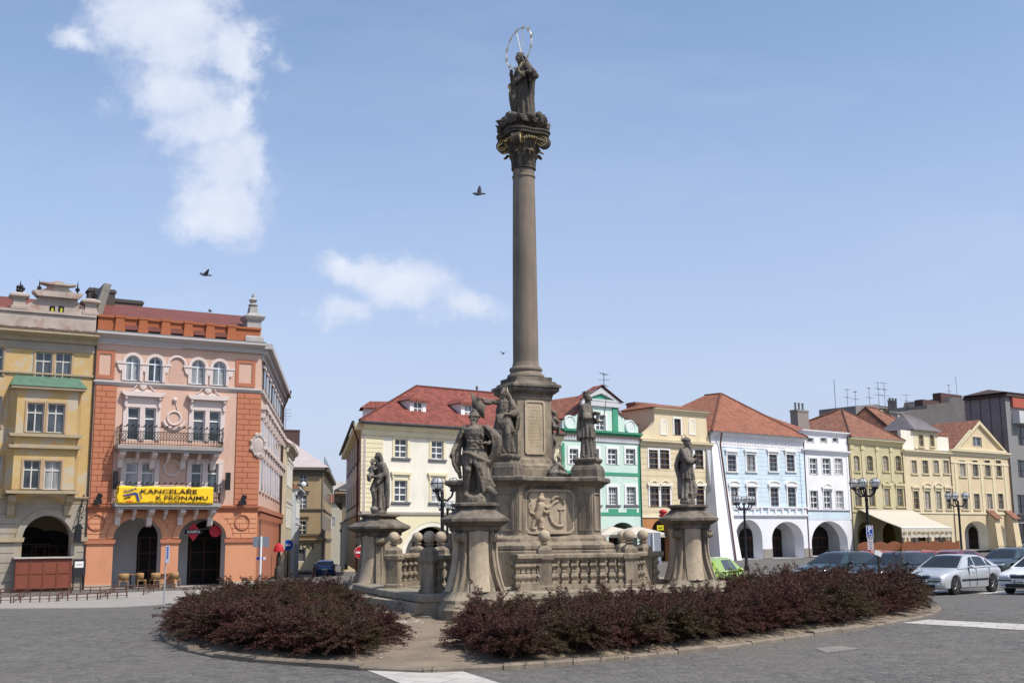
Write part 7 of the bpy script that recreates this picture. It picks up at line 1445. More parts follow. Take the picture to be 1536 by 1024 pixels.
# cafe corner house across the end of the street
BRN = M('brown ochre plaster', (.34, .245, .135), .9, .08, .6, .1); Dc = 146
o_ = P(421, 850, Dc); hb_ = House('cafe_house', 'brown ochre corner house with dark window hoods and a cafe, ending the side street', (o_.x, Dc), (.95, .31), 421, 484, -2.3, 14, RG, 780)
h = hb_; ze = h.z(455, 702); STC = dict(nx=2, rows=(.66, .33), sw=.16, sm=M('dim stone trim', (.28, .22, .14)), rec=.14, sill=1, glass=GLASSD); STD = dict(STC, hood='flat', hgap=.35, hm=M('dark hood', (.10, .075, .05))); STE = dict(STD, frame=CREAM)
for l, r, t, b, st in ((425, 436, 706, 724, STC), (449.5, 460.5, 706.5, 724.5, STC), (424, 435, 742, 762, STD), (448, 460, 742.5, 762.5, STD), (423, 434, 781, 801, STE), (447.5, 459.5, 781, 801, STE)): h.win(h.rect(l, r, t, b), st)
h.win(h.rect(446, 458.5, 823, 842), dict(nx=1, rows=(), rec=.2, sw=.1, sm=CREAM, glass=GLASSD)); h.win(h.rect(421.5, 431, 824, 850), dict(nx=1, rows=(.7,), rec=.2, frame=BROWNW, glass=GLASSD)); h.wall(ze, BRN)
zl = h.z(455, 811); mb = MB(); mb.T = Matrix.Translation((0, -.05, 0)); mb.holes([(0, 0), (h.w, 0), (h.w, zl), (0, zl)], [([(x+.0, z) for x, z in p], .05) for p, d in h.holes[-2:]]); h.part(mb, 'ground_floor_render', M('sand plaster', (.47, .385, .24), .9, .08)); mb = MB()
for i in range(7): mb.box(h.x(462, 830), h.w-.1, -.06, -.04, .7+.45*i, .73+.45*i)
h.part(mb, 'stone_joints', M('joint dark grey', (.16, .14, .11))); h.cornice(zl+.3, .6, .45, BRN, name='shop_cornice'); h.band('storey_band', h.z(455, 803), h.z(455, 803)+.25, .2, M('dark band', (.13, .10, .07))); h.band('storey_band', h.z(455, 764.5), h.z(455, 764.5)+.2, .2, M('dark band', (.13, .10, .07))); h.cornice(ze+.1, 1.0, .8, M('dark cornice', (.13, .11, .085)))
tx, tz = h.x(450, 820), h.z(450, 822.5); text('SUN CAFE', .95, IRON, h.root, (h.x(453.5, 820), -.10, tz), bold=.012, width=h.x(471.5, 820)-h.x(436, 820)); h.pipe(h.w-.1, 0, ze)
sv = Vector((-.13, .99, 0)); sl_ = Vector((sv.dot(h.d), sv.dot(h.inw), 0)); Tc = Matrix.Translation((h.w, 0, 0)) @ Matrix.Rotation(math.atan2(sl_.y, sl_.x), 4, 'Z'); mb = MB(); mb.T = Tc; mb.box(0, 40, 0, .4, 0, ze); mb.box(0, 40, -.7, 0, ze-.4, ze+.1, 1); mb.box(0, 40, -.2, 0, zl, zl+.3, 1); mb.box(0, 40, -.12, 0, h.z(455, 764.5), h.z(455, 764.5)+.2, 1)
for i in range(8): [mb.box(2+4.5*i, 3.3+4.5*i, -.06, .01, z, z+2, 2) for z in (5, 9, 12.6)]
mb.T = None; h.part(mb, 'side_wall', [BRN, M('dark cornice', (.13, .11, .085)), GLASSD])
mb = MB(); a_, b_ = (-9, -.6, ze+.12), (h.w+.6, -.6, ze+.12); rp = (h.x(432, 658, 7), 7, h.z(432, 658, 7)); bk = (h.w-4, 30, ze+.12); bl_ = (-9, 16, ze+.12)
mb.quadroof([a_, b_, rp, (-9, 7, rp[2])]); mb.quadroof([b_, bk, rp]); mb.quadroof([bk, bl_, (-9, 7, rp[2]), rp]); mb.add([(-9, 0, 0), (-9, 0, ze+.1), (-.01, 0, ze+.1), (-.01, 0, 0)], [(0, 1, 2, 3)], 1); h.part(mb, 'roof', [M('pale pink sheet roof', (.42, .36, .35), .6, .1, 1), BRN]); chimney(h, h.x(432, 658, 8), 8, rp[2]-1.5, rp[2]+1.3, 3, 1.2, M('brown chimney', (.09, .05, .045))); antenna(h, rp[0]-1.0, 8, rp[2]+1.0, 3.4, 4, 31); antenna(h, rp[0]-.2, 8.4, rp[2]+1.0, 3.2, 4, 32)
mb = MB(); mb.sph((h.x(455, 728), -.35, h.z(455, 726)), (.32, .10, .34), 10, 8); h.part(mb, 'satellite_dish', WHITE)
# end of street
h = House('white_end_house', 'white house with a red roof far down the side street', (P(488, 800, 205).x, 205), (1, .05), 488, 512, -3.6, 10, RG, 780); h.win(h.rect(497, 502, 775, 790), dict(nx=2, rows=(.5,), rec=.1)); h.wall(h.z(498, 752), M('cream far wall', (.5, .44, .33))); gable_roof(h, h.z(498, 752), h.z(498, 742, 5), RT_RED); mb = MB(); mb.box(0, h.w, 12, 13, 0, h.z(498, 722, 12)); mb.build('rear_wall', OFFW, h.root)
# NA HRADBÁCH building right of the street
NB = M('sunny sand plaster', (.60, .50, .33), .9, .06); ND = M('umber shade render', (.25, .19, .125), .9, .1)  # umber puts the street side's shade into its colour; the cornice shares it
Dn = 124; h = House('wall_sign_house', 'sand coloured house with dark cornice and vertical wall lettering beside the corner house', (P(513, 800, Dn).x, Dn), (.95, .31), 512.5, 540, -1.9, 9, RG, 790)
ze = h.z(520, 752); h.wall(ze, NB, left=False); h.cornice(ze+1.2, 1.25, .9, ND, -.9); mb = MB(); mb.quadroof([(-1, -1, ze+1.25), (h.w, -1, ze+1.25), (h.w, 5, ze+2.6), (1.5, 5, ze+2.3)]); mb.quadroof([(-1, -1, ze+1.25), (1, 12, ze+1.25), (1.5, 5, ze+2.3)]); h.part(mb, 'roof', DKROOF)
sl_ = Vector((sv.dot(h.d), sv.dot(h.inw), 0)); Tn = Matrix.Translation(sl_*34) @ Matrix.Rotation(math.atan2(-sl_.y, -sl_.x), 4, 'Z'); mb = MB(); mb.T = Tn; mb.box(0, 34, 0, .4, 0, ze+.1); mb.box(0, 34.3, -.8, 0, ze-.1, ze+1.2, 1); mb.box(0, 34, -.2, -.002, 4.2, 4.5, 1); [mb.box(30-5*i, 31.2-5*i, -.05, .01, z, z+1.9, 2) for i in range(6) for z in (1.5, 6.3)]; mb.T = None; h.part(mb, 'side_wall', [ND, M('dark cornice', (.13, .11, .085)), GLASSD])
x0 = h.x(522, 770); sz = .95
text('NA', sz, IRON, h.root, (h.x(523, 760), -.03, h.z(520, 763)), bold=.015)
for i, ch_ in enumerate('HRADĚ'): text(ch_, sz, IRON, h.root, (h.x(522.5, 770), -.03, h.z(521, 769.5+i*6.1)), bold=.015)
# ================================================================ CARS
BLK = M('black plastic', (.02, .02, .021), .55, .2, 4, .05, 80); RUB = M('tyre rubber', (.017, .017, .017), .85, .2, 6, .2, 60); RIM = M('wheel rim', (.34, .34, .35), .35, .1, 4, .05, 60, .8)
CARG = glassmat('car glass', (.007, .009, .010), (.02, .022, .025), .3); LAMPG = M('lamp glass', (.50, .52, .55), .12, .2, 20, .1, 40, .3, spec=.8); REDL = M('tail lamp', (.28, .01, .012), .2); PLATE = M('number plate', (.62, .62, .60), .5); CHR = M('chrome', (.55, .55, .56), .15, .05, 3, .0, 30, 1.)
def lerpt(t, tab):
    for (a, b), (c, d) in zip(tab, tab[1:]):
        if t <= c: u = (t-a)/(c-a) if c > a else 0; return b+(d-b)*u
    return tab[-1][1]
def smtab(t, tab):
    e = .05; return (lerpt(t-e, tab)+lerpt(t, tab)*2+lerpt(t+e, tab))/4
def make_car(kind, pm, plate='1E4 8203'):
    """front of car at -y; returns root Empty with parts. kinds: saloon, wagon, hatch"""
    Ln, W, H = dict(saloon=(4.57, .885, 1.46), wagon=(4.6, .88, 1.48), hatch=(3.95, .83, 1.45))[kind]
    F, B = -Ln/2, Ln/2; wf, wr = F+.88, B-.85 if kind != 'hatch' else B-.65; wR = .315
    top = {'saloon': [(F, .60), (F+.04, .70), (F+.25, .79), (F+1.25, .95), (B-1.15, .98), (B-.55, .98), (B-.12, .93), (B-.02, .80), (B, .62)],
           'wagon': [(F, .60), (F+.04, .70), (F+.25, .79), (F+1.25, .95), (B-.3, .98), (B-.06, .94), (B, .7)],
           'hatch': [(F, .58), (F+.05, .70), (F+.25, .80), (F+1.0, .95), (B-.3, .98), (B-.06, .94), (B, .7)]}[kind]
    roof = {'saloon': [(F+1.15, .92), (F+1.98, 1.40), (F+2.4, H), (F+3.0, H-.01), (B-1.15, 1.36), (B-.38, .99)],
            'wagon': [(F+1.15, .92), (F+1.98, 1.40), (F+2.4, H), (F+3.3, H), (B-.55, H-.05), (B-.06, .97)],
            'hatch': [(F+.85, .92), (F+1.6, 1.38), (F+2.0, H), (B-.9, H-.01), (B-.4, H-.09), (B-.04, .97)]}[kind]
    root = empty('parked_car', (0, 0, 0), 0)
    def hw(y): return W*(1-.11*max(0, (F+.55-y)/.55)**2.2-.09*max(0, (y-B+.5)/.5)**2.2)
    def zb(y):
        z = .22+.05*max(0, (F+.3-y)/.3)+.08*max(0, (y-B+.4)/.4)
        for c in (wf, wr):
            d = abs(y-c)
            if d < wR+.065: z = max(z, wR+math.sqrt((wR+.065)**2-d*d)-.01)
        return z
    ys = sorted(set([F+Ln*i/70 for i in range(71)]+[c+sg*(wR+.064)*math.cos(R(a)) for c in (wf, wr) for sg in (-1, 1) for a in (0, 8, 20, 35, 55, 75, 90)]+[F+.015, F+.05, B-.015, B-.05]))
    rg = []
    for y in ys:
        w = hw(y); zt = smtab(y, top) if F+.1 < y < B-.1 else lerpt(y, top); b = min(zb(y), zt-.06); k = 1
        m = b+(zt-b)*.5; half = [(0, b), (w*.90, b), (w*.975, b+.04), (w*1.0, max(b+.06, min(m, .60))), (w*.995, max(b+.08, zt-.14)), (w*.965, zt-.05), (w*.90, zt-.004), (w*.55, zt+.02), (0, zt+.03)]
        rg.append([(x, y, z) for x, z in half]+[(-x, y, z) for x, z in half[-2:0:-1]])
    mb = MB(); mb.rings(rg, 0, True); body = mb.build('body', pm, root, ang=50)
    rf = sorted(set([roof[0][0]+(roof[-1][0]-roof[0][0])*i/44 for i in range(45)]))
    def cab(y, v, o=0.):        # v 0 belt .. .6 roof edge .. 1 centre
        zr = smtab(y, roof); zb_ = lerpt(y, top)-.01; hgt = max(.01, zr-zb_); t = min(1, hgt/.45); wb = hw(y)*.965; wt = hw(y)*(.965-.235*t)
        if v <= .6: u = v/.6; x = wb+(wt-wb)*u**1.15; z = zb_+hgt*.93*u
        else: u = (v-.6)/.4; x = wt*(1-u)+(.0); z = zb_+hgt*(.93+.07*math.sin(u*PI/2))
        return Vector((x, y, z))
    mb = MB(); vs = [0, .1, .25, .4, .52, .58, .62, .68, .78, .9, 1]
    rg = []
    for y in rf:
        half = [cab(y, v) for v in vs]; rg.append([tuple(p) for p in half]+[(-p.x, p.y, p.z) for p in half[-2::-1]])
    mb.rings(rg, 0, True, True, True); cabin = mb.build('cabin', pm, root, ang=50)
    def panel(name, y0, y1, v0, v1, mat, par=None, n=8, sides=(1, -1), skew0=0., skew1=0., lift=.006):
        for sd in sides:
            mb = MB(); rows = []
            for i in range(n+1):
                row = []
                for j in range(6):
                    v = v0+(v1-v0)*j/5; a = y0+skew0*j/5; b = y1+skew1*j/5; y = a+(b-a)*i/n; p = cab(y, v); q = cab(y+.01, v); r = cab(y, min(1, v+.01) if v < .99 else v-.01)
                    nn = (q-p).cross(r-p).normalized(); nn = nn if (nn.x > 0 or nn.z > 0) and nn.dot(p-Vector((0, p.y, .8))) > 0 else -nn
                    p = p+nn*lift; row.append((sd*p.x, p.y, p.z))
                rows.append(row)
            mb.rings(rows, 0, True, False, False); mb.build(name, mat, par or root)
    def ends(y0, y1, name):
        rows = []; mb = MB(); n = 8
        for i in range(n+1):
            y = y0+(y1-y0)*i/n; e = cab(y, .645); row = []
            for k in range(-6, 7): v = .645+.355*(1-abs(k)/6); p = cab(y, v); row.append((math.copysign(p.x, k) if k else 0, p.y, p.z))
            rows.append(row)
        dz = .006 if True else 0; sgn = -1 if y1 < 0 else 1
        mb.rings([[(x, y+sgn*.006, z+.007) for x, y, z in r] for r in rows], 0, True, False, False); mb.build(name, CARG, root)
    ws0, ws1 = roof[0][0]+.10, roof[1][0]+.08; ends(ws0, ws1, 'windscreen')
    if kind == 'saloon': ends(B-1.12, B-.46, 'rear_window')
    else: ends(roof[-2][0]+.06, B-.12, 'rear_window')
    pB = F+2.42 if kind != 'hatch' else F+2.15; e_ = B-1.25 if kind == 'saloon' else B-1.0
    panel('side_window', ws0+.62, pB-.04, .08, .52, CARG, skew0=.34); panel('side_window', pB+.04, e_, .08, .52, CARG, skew1=-.12 if kind == 'saloon' else 0)
    if kind != 'hatch': panel('quarter_window', e_+.06, e_+.42 if kind == 'saloon' else B-.42, .10, .48, CARG, skew1=-.26 if kind == 'saloon' else -.1)
    # wheels
    for y in (wf, wr):
        for sd in (-1, 1):
            mb = MB(); pr = [(.20, -.10), (.29, -.105), (.313, -.09), (.318, -.03), (.318, .03), (.313, .09), (.29, .105), (.20, .10)]
            mb.lathe(pr, 26); mb.v = [(sd*(W-.115)+z, y+x_, wR+y_) for x_, y_, z in mb.v]; wh = mb.build('wheel', RUB, root)
            mb = MB(); mb.lathe([(.20, .07), (.205, .095), (.19, .098), (.16, .07), (.06, .085), (.03, .10), (.01, .10)], 26)
            for k in range(5): a = 2*PI*k/5; mb.tube([(.04*math.cos(a), .04*math.sin(a), .095), (.19*math.cos(a), .19*math.sin(a), .092)], .028, 6)
            mb.v = [(sd*(W-.115+z), y+x_, wR+y_) for x_, y_, z in mb.v]; mb.build('rim', RIM, wh)
    mb = MB(); mb.box(-W+.16, W-.16, F+.25, B-.25, .24, .66); mb.build('underbody', BLK, root)
    def front(x0, x1, z0, z1, mat, name, out=.012, par=None, y_=F, sg=-1):        # panel following the plan curve of the bumper
        mb = MB(); rows = []; n = 8
        for i in range(n+1):
            x = x0+(x1-x0)*i/n; row = []
            for z in (z0, (z0+z1)/2, z1):
                w_ = abs(x)/W; y = None
                for k in range(60):
                    yy = F+.008*k if sg < 0 else B-.008*k
                    if hw(yy)*.985 >= abs(x) and lerpt(yy, top) >= z: y = yy; break
                y = (F+.45 if sg < 0 else B-.45) if y is None else y; row.append((x, y+sg*out, z))
            rows.append(row)
        mb.rings(rows, 0, True, False, False); o = mb.build(name, mat, par or root); m_ = o.modifiers.new('s', 'SOLIDIFY'); m_.thickness = .02; return o
    if kind != 'hatch': gr = front(-.30, .30, .60, .695, BLK, 'grille'); front(-.34, .34, .695, .725, CHR if kind == 'saloon' else pm, 'grille_trim', .016); mb = MB(); mb.sph((0, F-.01, .71), (.04, .02, .035), 10, 6); mb.build('badge', CHR, gr)
    else: front(-.25, .25, .56, .62, BLK, 'grille')
    for sd in (-1, 1): front(*sorted((sd*.36, sd*.74)), .59, .695, LAMPG, 'headlight'); front(*sorted((sd*.48, sd*.72)), .80 if kind != 'saloon' else .74, .93 if kind != 'saloon' else .86, REDL, 'tail_light', sg=1)
    front(-.76, .76, .50, .545, BLK, 'bumper_strip', .02); front(-.50, .50, .28, .40, BLK, 'lower_grille', .01)
    for sd in (-1, 1): front(*sorted((sd*.52, sd*.68)), .33, .42, LAMPG, 'fog_light', .014)
    np_ = front(-.26, .26, .42, .53, PLATE, 'number_plate', .028); t_ = text(plate, .10, BLK, np_, (0, F-.052, .448), bold=.001, name='plate_lettering', ext=.002)
    front(-.26, .26, .62, .73, PLATE, 'number_plate', .012, sg=1); front(-.76, .76, .50, .56, BLK, 'bumper_strip', .016, sg=1)
    for sd in (-1, 1):
        mb = MB(); mb.sph((sd*(W+.08), ws0+.66, 1.0), (.10, .07, .07), 12, 8); mb.tube([(sd*W*.93, ws0+.70, .96), (sd*(W+.03), ws0+.67, .98)], .03, 6); mb.build('wing_mirror', pm, root)
        mb = MB(); mb.box(*sorted((sd*(W-.002), sd*(W+.014))), wf+.42, wr-.42, .50, .56); mb.build('rubbing_strip', BLK, root)
        for yy in (ws0+.62, pB, e_+.12):
            mb = MB(); mb.box(*sorted((sd*(W-.03), sd*(W+.0045))), yy-.006, yy+.006, .30, .93); mb.build('door_gap', BLK, root)
        for yy in (pB-.22, e_-.10): mb = MB(); mb.sph((sd*(W+.002), yy, .80), (.02, .09, .018), 10, 6); mb.build('door_handle', pm, root)
    if kind == 'wagon':
        for sd in (-1, 1): mb = MB(); mb.tube([(sd*.55, F+2.3, H+.0), (sd*.56, F+2.4, H+.06), (sd*.56, B-.9, H+.04), (sd*.55, B-.75, H-.03)], .016, 6); mb.build('roof_rail', BLK, root)
    return root
def place(o, x, y, heading, label, pm=None):
    """heading: direction the front points to, degrees from +x"""
    o.location = (x, y, g(x, y)+.004); o.rotation_euler = (0, 0, R(heading+90)); tag(o, label, 'car', 'cars parked on the square')
    return o
def recolor(o, old, new):
    for c in o.children_recursive:
        if c.type == 'MESH' and c.data.materials and c.data.materials[0] == old: c.data = c.data.copy(); c.data.materials[0] = new
SILV = paint('silver paint', (.50, .51, .52), .34, .35); WHP = paint('white car paint', (.78, .78, .78), .3); TEAL = paint('dark teal paint', (.012, .030, .034), .3, 0, .35); NAVY = paint('dark green blue paint', (.010, .017, .024), .3, 0, .35); REDP = paint('red car paint', (.30, .02, .015), .25); LIME = paint('lime paint', (.27, .40, .05), .3); BLUEP = paint('blue car paint', (.015, .07, .24), .22, .3); DKP = paint('dark red black paint', (.05, .02, .02), .2, .3)
def gp(px, Y): d = ray(px, 805); return d.x/d.y*Y, Y
sal = make_car('saloon', SILV, '4S1 2203'); wag = make_car('wagon', TEAL, '2S7 4410'); hat = make_car('hatch', LIME, '3S2 6158')
def hd(px0, Y0, px1, Y1): a, b = gp(px0, Y0), gp(px1, Y1); return math.degrees(math.atan2(a[1]-b[1], a[0]-b[0]))
x, y = gp(1425, 44.2); place(sal, x, y, 221, 'silver saloon car parked front left beside the white car')
def newcar(src, old, pm, x, y, hdg, label):
    c = copy_tree(src); recolor(c, old, pm); return place(c, x, y, hdg, label)
x, y = gp(1523, 42.2); newcar(sal, SILV, WHP, x+1.72, y+1.5, 221, 'white car cut off by the right edge of the photo, front facing')
x, y = gp(1337, 50); newcar(wag, TEAL, NAVY, x, y, 221, 'dark estate car with roof rails behind the shrubs, beside the silver car')
x, y = gp(1254, 52.5); place(wag, x, y, 221, 'dark teal estate car behind the shrubs, leftmost of the parked row')
x, y = gp(1510, 60.0); newcar(wag, TEAL, paint('dark grey green paint', (.035, .05, .052), .22, .3), x, y, 221, 'dark grey green estate car behind the silver car, near the buttressed house')
x, y = gp(1384, 56.5); newcar(hat, LIME, REDP, x, y, 41, 'red car showing its roof behind the dark estate car')
x, y = gp(1322, 57.5); newcar(hat, LIME, paint('orange red paint', (.36, .05, .02), .25), x, y, 41, 'orange red car roof just above the dark estate car, left of the red car')
x, y = gp(1440, 57); newcar(hat, LIME, paint('maroon paint', (.12, .015, .015), .25), x, y, 41, 'maroon car behind the silver car roof')
x, y = gp(1548, 66.0); newcar(wag, TEAL, paint('petrol paint', (.02, .07, .08), .25, .2), x, y, 221, 'petrol blue car farthest right behind the others')
x, y = gp(1066, 40); place(hat, x, y, 62, 'lime green hatchback low behind the shrubs, right of the right pedestal')
x, y = gp(489, 100); c = newcar(hat, LIME, BLUEP, x, y, 97, 'bright blue hatchback seen from behind in the side street')
x, y = gp(483, 112); c = newcar(hat, LIME, DKP, x, y, 97, 'dark red car ahead of the blue hatchback in the side street')

# ================================================================ LAMPS
GLOBE = None
def globe_mat():
    m, nt, bs = newmat('lamp globe'); bs.inputs['Base Color'].default_value = (.72, .74, .76, 1); bs.inputs['Roughness'].default_value = .12; bs.inputs['Alpha'].default_value = .42; f = pnoise(nt, 5, 3)
    nt.links.new(mrange(nt, f, .3, .7, .1, .3), bs.inputs['Roughness']); return m
GLOBE = globe_mat()
def lamp_protos():
    def arm_set(t, n, r0, zt, gr, a0=0):
        for k in range(n):
            a = a0+2*PI*k/n; c, s = math.cos(a), math.sin(a)
            mb = MB(); mb.tube([(0, 0, zt-.62), (c*r0*.45, s*r0*.45, zt-.66), (c*r0*.85, s*r0*.85, zt-.50), (c*r0, s*r0, zt-.30)], [.045, .045, .04, .04], 8); mb.lathe([(.10, zt-.32), (.14, zt-.27), (.13, zt-.22), (.05, zt-.2)], 14, (c*r0, s*r0, 0)); ar = mb.build('lamp_arm', IRON, t)
            mb = MB(); mb.sph((c*r0, s*r0, zt), gr, 20, 14); mb.build('globe', GLOBE, ar)
            mb = MB(); ctr = (c*r0, s*r0, zt)
            for q in range(3): mb.torus(ctr, gr+.008, .011, Vector((math.cos(q*PI/3), math.sin(q*PI/3), 0)), 22, 5)
            mb.torus(ctr, gr+.008, .014, Vector((0, 0, 1)), 22, 5); mb.build('globe_cage', IRON, ar)
            mb = MB(); mb.lathe([(.05, zt-.2), (.05, zt-.05), (.03, zt-.03), (.035, zt+.06), (.01, zt+.09)], 10, (c*r0, s*r0, 0)); mb.build('bulb', M('lamp bulb', (.6, .58, .5), .4), ar)
    def pole(t, h):
        mb = MB(); mb.lathe([(.16, 0), (.16, .25), (.11, .35), (.10, .9), (.075, 1.0), (.07, h-.9), (.085, h-.85), (.085, h-.8), (.06, h-.7), (.06, h-.35), (.03, h-.25)], 14); mb.build('pole', IRON, t)
    return arm_set, pole
arm_set, pole = lamp_protos()
def lamp(px, Y, h, n, r0, gr, a0, label):
    x, y = gp(px, Y); t = empty('street_lamp', (x, y, g(x, y)), 0, label, 'street lamp', 'black globe lamps on the square'); pole(t, h); arm_set(t, n, r0, h, gr, a0); return t
lamp(663.5, 45, 4.35, 3, .43, .225, R(10), 'black lamp post with caged globes between the saint with child and the front saint')
lamp(671, 66, 4.1, 3, .40, .225, R(40), 'second farther black globe lamp partly behind the nearer lamp post, left of the monument base')
LP3 = lamp(1303, 57, 4.75, 5, .56, .225, R(25), 'black five globe lamp carrying the blue parking sign, before the olive house')
lamp(1118, 74, 4.5, 5, .56, .225, R(5), 'black five globe lamp in front of the blue house buttress')
lamp(1441, 74, 4.6, 5, .56, .225, R(15), 'black five globe lamp in front of the straw house, right of the awning')

# ================================================================ SIGNS
SIGNB = M('sign blue', (.012, .06, .36), .4, .05); SIGNR = M('signal red', (.50, .015, .02), .4, .05); SIGNG = M('sign back grey', (.28, .30, .32), .5, .1, 2, .05, 30, .5); GALV = M('galvanised pole', (.42, .42, .42), .5, .1, 3, .05, 40, .4)
def sgn(name, px, py, Y, label): p = P(px, py, Y); return empty(name, p, math.atan2(-p.x, p.y)*-1*0+math.atan2(p.x, -p.y)*0, label, 'sign'), p
t, p = sgn('no_entry_sign', 541, 828, 60, 'round red no entry sign on a short white post by the corner house')
mb = MB(); mb.v = []; mb.tube([(0, .01, 0), (0, -.02, 0)], .33, 28, 0, False); mb.build('disc', M('sign white', (.7, .7, .7), .4), t); mb = MB(); mb.tube([(0, -.005, 0), (0, -.028, 0)], .31, 28, 0, False); mb.build('red_face', SIGNR, t); mb = MB(); mb.box(-.24, .24, -.036, -.0285, -.05, .05); mb.build('white_bar', WHITE, t); mb = MB(); mb.tube([(0, .05, g(p.x, p.y)-p.z), (0, .05, .3)], .035, 8); mb.build('post', WHITE, t); mb = MB(); mb.box(.08, .28, .0, .02, -.42, -.30); mb.build('small_plate', WHITE, t)
t, p = sgn('parking_sign', 1304.5, 797, 56.7, 'blue parking sign with a white P and wheelchair mark hung on the five globe lamp')
mb = MB(); mb.box(-.15, .15, -.02, .0, -.29, .29); mb.build('sign_plate', SIGNB, t); mb = MB(); ringxz(mb, [(-.165, -.305), (.165, -.305), (.165, .305), (-.165, .305)], [(-.14, -.28), (.14, -.28), (.14, .28), (-.14, .28)], -.024, .004); mb.build('white_border', WHITE, t); text('P', .36, WHITE, t, (0, -.024, 0), bold=.012)
mb = MB(); mb.torus((.0, -.026, -.17), .07, .014, Vector((0, 1, 0)), 14, 5); mb.tube([(-.02, -.026, -.02), (-.01, -.026, -.12), (.06, -.026, -.13), (.09, -.026, -.22)], .015, 5); mb.build('wheelchair_mark', WHITE, t)
for z0, z1, n in ((-.46, -.33, 1), (-.88, -.48, 4)):
    mb = MB(); mb.box(-.14, .14, -.02, 0, z0, z1); o = mb.build('extra_plate', M('plate white', (.66, .62, .64), .5), t); mb = MB(); [mb.box(-.09, .09, -.026, -.0205, z1-.06-.095*i, z1-.03-.095*i) for i in range(n)]; mb.build('plate_print', IRON, o)
t, p = sgn('direction_sign_post', 391, 838, 41, 'white post with grey sign back and small blue arrow plate by the orange house')
mb = MB(); mb.tube([(0, 0, g(p.x, p.y)-p.z), (0, 0, .80)], .035, 8); mb.build('post', WHITE, t); mb = MB(); mb.box(-.30, .27, .03, .06, .42, .78); mb.build('sign_back', SIGNG, t); mb = MB(); mb.slab([(-.20, .02), (-.12, -.03), (.14, -.03), (.14, .07), (-.12, .07)], .03, .05); mb.build('arrow_plate', SIGNB, t); mb = MB(); mb.tube([(.13, .04, .02), (.13, -.02, .02)], .05, 12); mb.build('plate_clip', WHITE, t)
t, p = sgn('street_name_post', 249, 830, 40, 'slim galvanised post with a narrow vertical sign, on the pavement before the orange house')
mb = MB(); mb.tube([(0, 0, g(p.x, p.y)-p.z), (0, 0, .28)], .028, 8); mb.build('post', GALV, t); mb = MB(); mb.box(.0, .13, -.05, -.03, -.32, .28); o = mb.build('sign_plate', M('plate lilac white', (.50, .50, .58), .5), t)
mb = MB(); [mb.box(.04, .10, -.056, -.0505, .18-.085*i, .235-.085*i) for i in range(5)]; mb.build('plate_marks', SIGNB, o)
t, p = sgn('information_panel', 981, 822, 70, 'grey framed information panel on white legs beside the orange ground floor'); k = g(p.x, p.y)-p.z
mb = MB(); mb.box(-.42, .42, 0, .06, -.95, .95); mb.build('panel', M('panel grey', (.33, .35, .38), .5), t); mb = MB(); mb.tube([(-.05, -.04, k), (-.05, -.04, .9)], .05, 8); mb.build('post', WHITE, t); mb = MB(); mb.box(-.42, .05, -.05, .0, -1.5, -1.05); mb.build('lower_board', WHITE, t)
t, p = sgn('yellow_shop_sign', 990.5, 791, 83.5, 'small yellow hanging shop sign under the cream yellow house'); mb = MB(); mb.box(-.24, .24, -.04, .04, -.18, .18); mb.build('board', M('sign yellow', (.75, .65, .02), .5), t); mb = MB(); mb.box(-.15, .15, -.046, -.0405, -.04, .03); mb.build('lettering_strip', IRON, t); mb = MB(); mb.tube([(-.2, 0, .18), (-.2, 0, .35), (-.2, 1.0, .45)], .02, 5); mb.build('bracket', IRON, t)
t, p = sgn('red_shop_sign', 994.5, 770, 84, 'red projecting rounded sign on the cream yellow house'); mb = MB(); mb.sph((0, 0, .14), (.30, .16, .17), 14, 8); mb.sph((.02, 0, -.14), (.32, .16, .17), 14, 8); mb.box(-.2, .2, -.1, .1, -.1, .1); mb.build('board', SIGNR, t); mb = MB(); mb.box(-.3, .12, -.2, -.161, .02, .09); mb.build('dark_band', IRON, t); mb = MB(); mb.slab([(.3, .05), (.62, -.15), (.42, -.36), (.26, -.2)], -.03, .03); mb.build('pennant', M('pennant orange', (.55, .10, .03), .6), t)
t, p = sgn('pay_station_board', 1317, 829, 44.5, 'small tilted white board by the foot of the five globe lamp'); mb = MB(); mb.T = Matrix.Rotation(R(25), 4, 'Y'); mb.box(-.14, .14, -.05, .05, -.10, .08); mb.T = None; mb.build('board', WHITE, t); mb = MB(); mb.tube([(0, 0, g(p.x, p.y)-p.z), (0, 0, -.05)], .04, 8); mb.build('post', IRON, t)
t, p = sgn('mandatory_sign', 432, 817, 92, 'round blue sign seen edge on in the side street'); mb = MB(); mb.T = Matrix.Rotation(R(30), 4, 'Z'); mb.tube([(0, 0, 0), (0, -.03, 0)], .42, 20, 0, False); mb.box(-.18, .18, -.04, -.031, -.06, .06, 1); mb.T = None; mb.build('disc', [SIGNB, WHITE], t); mb = MB(); mb.tube([(0, .05, g(p.x, p.y)-p.z), (0, .05, .4)], .05, 8); mb.build('post', IRON, t)
x, y = gp(419, 80); t = empty('red_parasol', (x, y, g(x, y)), 0, 'small red awning hood above a dark stone stand in the side street', 'awning'); mb = MB(); mb.rings([[(r*.9*math.cos(PI*k/8), r*.7*math.sin(PI*k/8)-.1, z) for k in range(17)] for r, z in ((.40, 1.85), (.39, 2.0), (.30, 2.25), (.16, 2.4), (.03, 2.45))], 0, True, False, True); mb.build('hood', M('awning red', (.45, .02, .03), .7), t); mb = MB(); mb.lathe([(.28, 0), (.28, .7), (.12, .9), (.18, 1.4), (.10, 1.7), (.08, 1.9)], 10); mb.build('stand', M('dark cast iron', (.035, .035, .032), .7), t)

